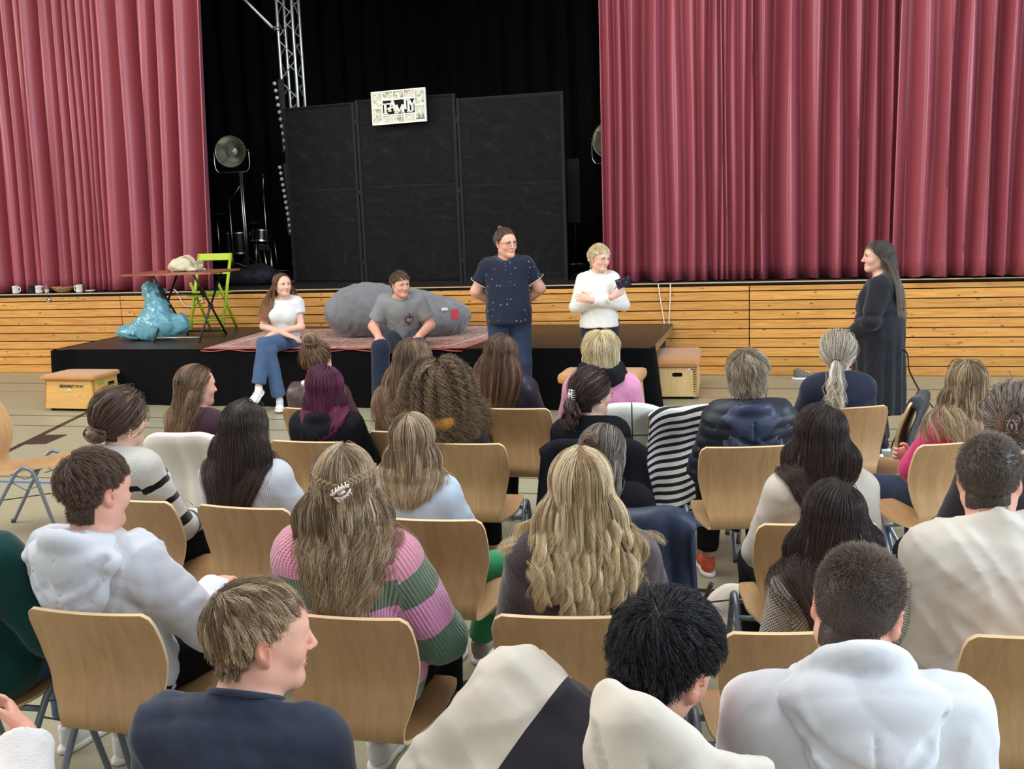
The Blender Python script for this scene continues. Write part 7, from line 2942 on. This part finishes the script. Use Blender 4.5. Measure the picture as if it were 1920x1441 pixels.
MB().tube([tuple(b.N + b.Rt @ np.array(q)) for q in [(.073 * math.cos(a), -.006 + .076 * math.sin(a), .002 - .030 * math.sin(a)) for a in np.linspace(0, 6.283, 24, endpoint=False)]], .0055, 8, closed=True).put('collar_rib', t.m, r)
hair_mop(b, r, H_BROWN, n=5000, seed=32, length=.085, sides=.02, fwd=.7, sweep=-.5, vol=.016, radius=.0009, clump=200, tight=.45, grav=(.1, .5))
# chest emblem: ring, lettered disc and ribbon
ec = b.T(-.075, .128, .275)
em = MB()
nrm = unit(b.Rt @ np.array([-.25, 1, .02]))
M3 = Matrix(Vector(nrm).to_track_quat('Z', 'Y').to_matrix())
for rad, rr in ((.040, .005), (.028, .003)):
    em.tube([Vector(ec) + M3 @ Vector((rad * math.cos(a), rad * math.sin(a), .012)) for a in np.linspace(0, 6.28, 24, endpoint=False)], rr, 5, closed=True)
em.box(tuple(Vector(ec) + M3 @ Vector((.006, 0, .012))), (.008, .036, .004), M=M3 @ Matrix.Rotation(-.35, 3, 'Z')).box(tuple(Vector(ec) + M3 @ Vector((0, .016, .012))), (.034, .008, .004), M=M3)
em.box(tuple(Vector(ec) + M3 @ Vector((0, -.058, .010))), (.020, .022, .004), M=M3).box(tuple(Vector(ec) + M3 @ Vector((0, .056, .010))), (.014, .018, .004), M=M3)
em.put('chest_emblem', plain('emblem_maroon', srgb(96, 56, 62), .7), r)
MB().lathe([(.0001, .004), (.036, .004)], tuple(Vector(ec) + M3 @ Vector((0, 0, .003))), 20, M3).put('emblem_ground', plain('emblem_pale', srgb(196, 190, 190), .8), r)

t = NT('navy_dotted_pique')
v = t.coord(scale=(24, 24, 20))
vo = t.n('ShaderNodeTexVoronoi')
vo.inputs['Scale'].default_value = 1.0
vo.inputs['Randomness'].default_value = .55
t.l(v, vo.inputs['Vector'])
t.col(t.mix(t.math('LESS_THAN', vo.outputs['Distance'], .16), srgb(26, 32, 52), srgb(120, 116, 116)))
t.set(.85, .25, 0, .2)
t.bump(t.noise(t.coord(), 600, 1), .2, .002)
POLO = t.m
r, b = stander('man with glasses and hair knot standing in a navy dotted polo shirt', 945, 428, 9.50, 192, female=False, head=(36, -2, 3), fat=.018, lean=(-2, 1),
               arms=(((-.285, -.045, .185), (-.07, -.19, .02)), ((.285, -.045, .185), (.07, -.20, .03))), hand_l=dict(dir=(.8, -.2, -.3), palm=(0, 1, 0), curl=.5), hand_r=dict(dir=(-.8, -.2, -.3), palm=(0, 1, 0), curl=.5),
               legs=(((-.11, .03, .49), (-.12, .0, .09)), ((.10, .03, .49), (.11, -.02, .09))))
body_mesh(b, r, SK_R, .005, handfine=.007)
face_bits(b, r, gaze=(12, 2))
garment(b, 'polo_shirt', POLO, r, .010, .020, .020, slv=.70, wrinkle=.005, seed=34, vneck=.085, neck=.480, hem=-.10, hem_flare=.012)
collar(b, C_NAVYT, r)
cp = plain('pale_piping', srgb(190, 186, 170), .7)
for S, E in ((b.SL, b.EL), (b.SR, b.ER)):
    ax = unit(E - S)
    c0 = S + (E - S) * .635
    x1 = unit(np.cross(ax, [0, 1, 0]))
    y1 = np.cross(ax, x1)
    MB().tube([tuple(c0 + (x1 * math.cos(a) + y1 * math.sin(a)) * .093) for a in np.linspace(0, 6.28, 22, endpoint=False)], .0035, 5, closed=True).put('sleeve_piping', cp, r)
m = MB()
for z in (.425, .395, .365):
    m.lathe([(.0001, -.003), (.005, 0), (.0001, .003)], tuple(b.T(0, .150 - (.425 - z) * -.30, z)), 8)
m.put('buttons', cp, r)
trousers(b, C_JEANSD, r, .012, .014, t1=1.97, seed=35, flare=.012)
shoes(b, C_SHOEK, r)
h = hair_gathered(b, r, H_BROWN, (.0, -.075, .100), n=2600, seed=34, slack=.004, vol=.003, radius=.001)
hair_coil(b, h, H_BROWN, (.0, -.078, .128), (.020, .018, .020), 120, seed=34, radius=.001)
glasses(b, r, M_DARKPL)

C_CREAMW = fabric('ivory_blouse', srgb(218, 216, 208), .7, 500, .15, .25, .04)
r, b = stander('blonde short haired woman with glasses in white blouse standing with crossed arms', 1124, 458, 9.42, 196, female=True, head=(34, -6, -2), lean=(-3, 0), fat=.0,
               arms=(((-.225, .07, .155), (.10, .235, .215)), ((.225, .07, .150), (-.10, .215, .235))),
               hand_l=dict(dir=(.95, -.1, .2), palm=(0, -1, 0), curl=.35), hand_r=dict(dir=(-.9, .0, .45), palm=(0, -1, .2), curl=.5))
body_mesh(b, r, SK_F, .0055, handfine=.006)
face_bits(b, r, gaze=(8, -2), brow=plain('brow_blond', srgb(150, 120, 84), .8))
garment(b, 'blouse', C_CREAMW, r, .009, .014, .018, wrinkle=.006, seed=36, vneck=.10, neck=.474, hem=-.05, hem_flare=.012, cuff=.006)
collar(b, C_CREAMW, r)
trousers(b, C_NAVYTR, r, .012, .012, t1=1.96, seed=37)
shoes(b, C_SHOEK, r)
hair_mop(b, r, H_PLAT, n=5200, seed=36, length=.070, sides=.025, fwd=.6, sweep=-.35, vol=.016, radius=.0009, clump=200, tight=.4, grav=(.0, .3), wave=.004)
glasses(b, r, plain('thin_gold', srgb(190, 150, 110), .3, .5, .8))
# the printed card she holds
hp = b.WR + unit(np.array([-.9, 0, .45])) * .11
bpy.context.view_layer.update()
cw = r.matrix_world @ Vector(hp + np.array([-.005, .025, .045]))
cd = thing('printed_card', 'small dark printed card held up by the blonde woman', 'card', tuple(cw), r.rotation_euler[2])
tc = NT('card_print')
tc.col(tc.ramp(tc.noise(tc.coord(scale=(1, 1, 2)), 26, 3), [(.45, srgb(26, 24, 34)), (.55, srgb(84, 66, 92)), (.66, srgb(206, 202, 206))], 'CONSTANT'))
tc.set(.3, .5)
MB().box((0, 0, .035), (.125, .002, .085), M=Matrix.Rotation(.30, 3, 'Y')).put('card', tc.m, cd)

# the woman in black at the right
t = NT('black_dotted_chiffon')
vo = t.n('ShaderNodeTexVoronoi')
vo.inputs['Scale'].default_value = 1.0
vo.inputs['Randomness'].default_value = .5
t.l(t.coord(scale=(26, 26, 26)), vo.inputs['Vector'])
t.col(t.mix(t.math('LESS_THAN', vo.outputs['Distance'], .2), srgb(30, 30, 38), srgb(12, 12, 15)))
t.set(.8, .25, 0, .3)
r, b = stander('woman with long dark fringe hair speaking in a black dotted dress', 1652, 449, 8.25, 82, female=True, head=(14, 2, 0), lean=(-1, 0), fat=.022,
               arms=(((-.20, .05, .135), (-.03, .21, -.02)), ((.205, .055, .135), (.04, .215, -.03))),
               hand_l=dict(dir=(.5, .8, .2), palm=(.6, -.3, -.6), curl=.8), hand_r=dict(dir=(-.5, .8, .15), palm=(-.6, -.3, .6), curl=.8), legs=(((-.10, .03, .50), (-.10, 0, .09)), ((.10, .03, .50), (.11, -.04, .09))))
body_mesh(b, r, SK_F, .005, handfine=.006)
face_bits(b, r)
P = [b.SL, b.SR, b.EL, b.ER, b.WL, b.WR, b.N]
lo, hi = np.min(P, 0) - .24, np.max(P, 0) + .24
F = Field(axis(lo[0], hi[0], .011), axis(lo[1], hi[1], .011), axis(.26, hi[2], .011))
F.prims(b.torso(), .016).prims(b.neck(), .01).prim(('rc', b.T(0, 0, .17), np.array([0, .0, .28]), .185, .205, .05))
for s in (0, 1):
    A = F.like().prims(b.arm(s, t1=1.93), .026)
    E, Wp = (b.EL, b.WL) if s == 0 else (b.ER, b.WR)
    A.cut(E + (Wp - E) * .93, Wp - E)
    F.merge(A, .02)
X, Y_, Z = F.grid()
F.D -= (.016 * np.exp(-((Z - b.hz - .17) / .02) ** 2) * -1 + .010 * np.sin(np.arctan2(Y_, X) * 14) * np.clip((b.hz + .12 - Z) / .4, 0, 1)).astype(np.float32)
F.cut((0, 0, .335), (0, 0, -1)).cut(b.T(0, 0, .475), b.Rt @ np.array([0, .55, 1.0])).wrinkle(.005, 24, 40)
put('dress', raw_mesh('dress', *F.mesh(1), [t.m]), r)
t = NT('black_leather_trousers')
t.col(srgb(24, 24, 27))
t.set(.25, .6)
t.bump(t.noise(t.coord(), 18, 3), .3, .012)
trousers(b, t.m, r, .012, .008, t1=1.97, seed=41, top=.47)
shoes(b, C_SHOEK, r)
MB().tube(bez([tuple(b.T(x, y, z)) for x, y, z in ((-.05, .03, .475), (-.04, .115, .37), (-.01, .165, .27), (.02, .160, .28), (.05, .10, .38), (.055, .03, .475))], 5), .0022, 5).put('necklace', M_STEEL, r)
hh = hair_mat('hair_ombre', srgb(52, 44, 42), srgb(150, 132, 118), rough=.34)
h = hair_long(b, r, hh, .60, n=4800, seed=40, vol=.010, part=.0, side=.9, back=.8, clump=260, tight=.4, radius=.0009, gather=.15, frizz=.006)
# fringe
rng = np.random.default_rng(77)
q0 = roots_on_scalp(2600, rng)
q0 = q0[(q0[:, 1] > .015) & (q0[:, 2] > .075) & (np.abs(q0[:, 0]) < .062)]
S = grow(b, Coll(b, 0), q0, np.tile(np.array([0, 1.0, .1]), (len(q0), 1)), .088, 9, lambda q, t: np.stack([0 * q[:, 0], .8 * np.full(len(q), max(0, 1 - t * 2.2)), 0 * q[:, 0]], 1), (.15, 1.1), .006, .008, rng, .4)
S, own = style_strands(S, rng, 60, .4, 0, .1, 0, 0, .002)
strands_object('fringe', S, hh, h, .0009, rng, own)
# microphone and its cable
bpy.context.view_layer.update()
mw = r.matrix_world @ Vector((b.WL + b.WR) / 2 + np.array([0, .055, -.03]))
mc = thing('microphone', 'black hand microphone held by the woman in the black dress', 'microphone', tuple(mw), r.rotation_euler[2])
MB().tube([(0, -.03, -.09), (0, .01, .05)], [.013, .017], 10).put('handle', M_BLKMET, mc)
MB().lathe([(.0001, -.02), (.020, -.012), (.024, .006), (.018, .024), (.0001, .032)], (0, .018, .075), 14, Matrix.Rotation(-.28, 3, 'X')).put('grille', plain('mic_mesh', srgb(90, 90, 92), .4, .5, .8), mc)
pts = [mw + Vector((.0, 0, -.09)), mw + Vector((.06, .02, -.20)), Vector(at_y(1690, 655, 8.15)), Vector(at_y(1705, 695, 7.9)), Vector(at_y(1722, 728, 7.5)), Vector(at_y(1738, 750, 7.2)), Vector(at_z(1790, 800, .012)), Vector(at_z(1900, 830, .012))]
tag(MB().tube(bez([tuple(p) for p in pts], 6), .0055, 6).put('microphone_cable', M_BLKMET), 'black microphone cable hanging from the speaking woman to the floor', 'cable')
# sneaker left standing by the wall
sp = at_z(1512, 712, 0)
sh = thing('canvas_shoe', 'single grey canvas sneaker standing on the floor near the wall', 'shoe', (sp[0] - .06, sp[1] + .03, 0), math.radians(-82), scale=1.05)
put('upper', raw_mesh('upper', *_SHOE[0], [plain('grey_canvas', srgb(112, 106, 98), .9, .2)]), sh)
put('sole', raw_mesh('sole', *_SHOE[1], [M_SOLE]), sh)
m = MB()
for k in range(4):
    yy, zz = .05 + k * .022, .088 - k * .0075
    m.tube([(-.026, yy - .004, zz - .012), (0, yy, zz + .002), (.026, yy + .004, zz - .012)], .0035, 5)
m.put('laces', M_SOLE, sh)
# ---------------------------------------------------------------- garments on chairs, bags, shoes
C_JCREAM = fabric('cream_wool_jacket', srgb(208, 202, 192), .9, 400, .3, .4, .06)
drape('draped_jacket', 'cream jacket hung over the chair behind the half up haired woman', 'jacket', 'B1', C_JCREAM, .50, .12, .46, seed=1, fold=.012)
t = NT('white_checked_knit')
rb_, al = t.attr('rib').outputs['Fac'], t.attr('along').outputs['Fac']
a = t.math('LESS_THAN', t.math('PINGPONG', t.math('ADD', rb_, .045), .085), .0035)
c = t.math('LESS_THAN', t.math('PINGPONG', t.math('ADD', al, .02), .10), .0035)
t.col(t.mix(t.math('MAXIMUM', a, c), srgb(214, 214, 206), srgb(74, 70, 68)))
t.set(.95, .1, 0, .4)
t.bump(t.noise(t.coord(), 160, 3), .5, .006)
drape('draped_cardigan', 'white cardigan with thin dark check lines over a chair back', 'cardigan', 'A4', t.m, .46, .14, .44, seed=2, fold=.014, th=.012, shift=.09)
t = NT('black_white_stripe')
al = t.attr('along').outputs['Fac']
rb_ = t.attr('rib').outputs['Fac']
f = t.math('ADD', al, t.math('MULTIPLY', rb_, .16))
t.col(t.mix(t.math('LESS_THAN', t.math('PINGPONG', f, .021), .0100), srgb(218, 216, 210), srgb(36, 36, 42)))
t.set(.9, .15, 0, .3)
t.bump(t.noise(t.coord(), 300, 2), .3, .004)
drape('striped_coat', 'black and white striped coat draped over a chair back', 'coat', 'B4b', t.m, .40, .16, .60, seed=3, fold=.018, flare=.3, th=.010)
drape('black_coat', 'black coat draped round the chair of the woman with white claw clip', 'coat', 'B4', fabric('black_coat_wool', srgb(26, 26, 32), .92, 300, .3), .48, .12, .52, seed=4, fold=.024, flare=.3, th=.014)
drape('dark_jacket', 'dark grey jacket hanging on the sideways beech chair at right', 'jacket', 'A6', fabric('charcoal_jersey', srgb(46, 48, 54), .9, 400, .3), .36, .20, .34, seed=5, fold=.010)
drape('quilted_jacket', 'navy quilted jacket hanging over the chair of the rolled bun woman', 'jacket', 'C4', NAVYQ.m, .36, .14, .46, seed=8, fold=.022, th=.022, shift=.10, flare=.15)
# olive handbag on the floor beside the ponytail woman
m = Field(axis(-.2, .2, .01), axis(-.1, .1, .01), axis(-.01, .36, .01))
m.prims([('el', (0, 0, .13), (.15, .07, .14), None, .03)]).cut((0, 0, 0), (0, 0, -1)).cut((0, 0, .22), (0, 0, 1)).wrinkle(.004, 24, 3)
hb_ = at_y(1496, 760, 5.75)
ob = thing('handbag', 'olive green leather handbag on the chair beside the ponytail woman', 'bag', (hb_[0], 5.78, .455), math.radians(70), None, .85)
OL = leather('olive_leather', srgb(66, 70, 44))
put('body', raw_mesh('bag_body', *m.mesh(1), [OL]), ob)
MB().tube(bez([(-.10, 0, .20), (-.09, 0, .30), (0, 0, .33), (.09, 0, .30), (.10, 0, .20)], 6), .008, 7).put('handle', OL, ob)
chair('A5b', 'beech chair holding the olive handbag left of the ponytail woman', xy=(float(hb_[0]) - .02, 5.78), rz=14)


def floor_shoe(name, lab, px, py, mat, rz, s=1.0, sole=M_SOLE, laces=None):
    p = at_z(px, py, 0)
    o = thing(name, lab, 'shoe', (p[0], p[1], 0), math.radians(rz), scale=s)
    put('upper', raw_mesh('upper', *_SHOE[0], [mat]), o)
    put('sole', raw_mesh('sole', *_SHOE[1], [sole]), o)
    if laces:
        m = MB()
        for k in range(4):
            yy, zz = .05 + k * .022, .088 - k * .0075
            m.tube([(-.028, yy - .004, zz - .014), (0, yy, zz + .003), (.028, yy + .004, zz - .014)], .0042, 5)
        m.put('laces', laces, o)


# bag behind the quilted jacket person's feet
F = Field(axis(-.2, .2, .01), axis(-.14, .14, .01), axis(-.01, .42, .01))
F.prims([('el', (0, 0, .16), (.14, .09, .17), None, .04), ('el', (0, -.07, .11), (.10, .05, .10), None, .03)]).cut((0, 0, 0), (0, 0, -1)).wrinkle(.006, 20, 7)
bp = at_z(1385, 1150, 0)
bk_ = thing('backpack', 'cream backpack with dark straps on the floor under a chair', 'bag', (bp[0], bp[1] - .5, 0), .2)
put('sack', raw_mesh('sack', *F.mesh(1), [fabric('cream_nylon', srgb(214, 204, 188), .7, 500, .2)]), bk_)
MB().tube(bez([(-.08, .08, .30), (-.10, .12, .20), (-.09, .09, .06)], 6), .011, 6).put('strap', M_DARKPL, bk_)
MB().tube(bez([(.08, .08, .30), (.10, .12, .20), (.09, .09, .06)], 6), .011, 6).put('strap', M_DARKPL, bk_)
MB().tube(bez([(-.11, -.06, .27), (0, -.11, .30), (.11, -.06, .27)], 6), .004, 6).put('zip', M_DARKPL, bk_)
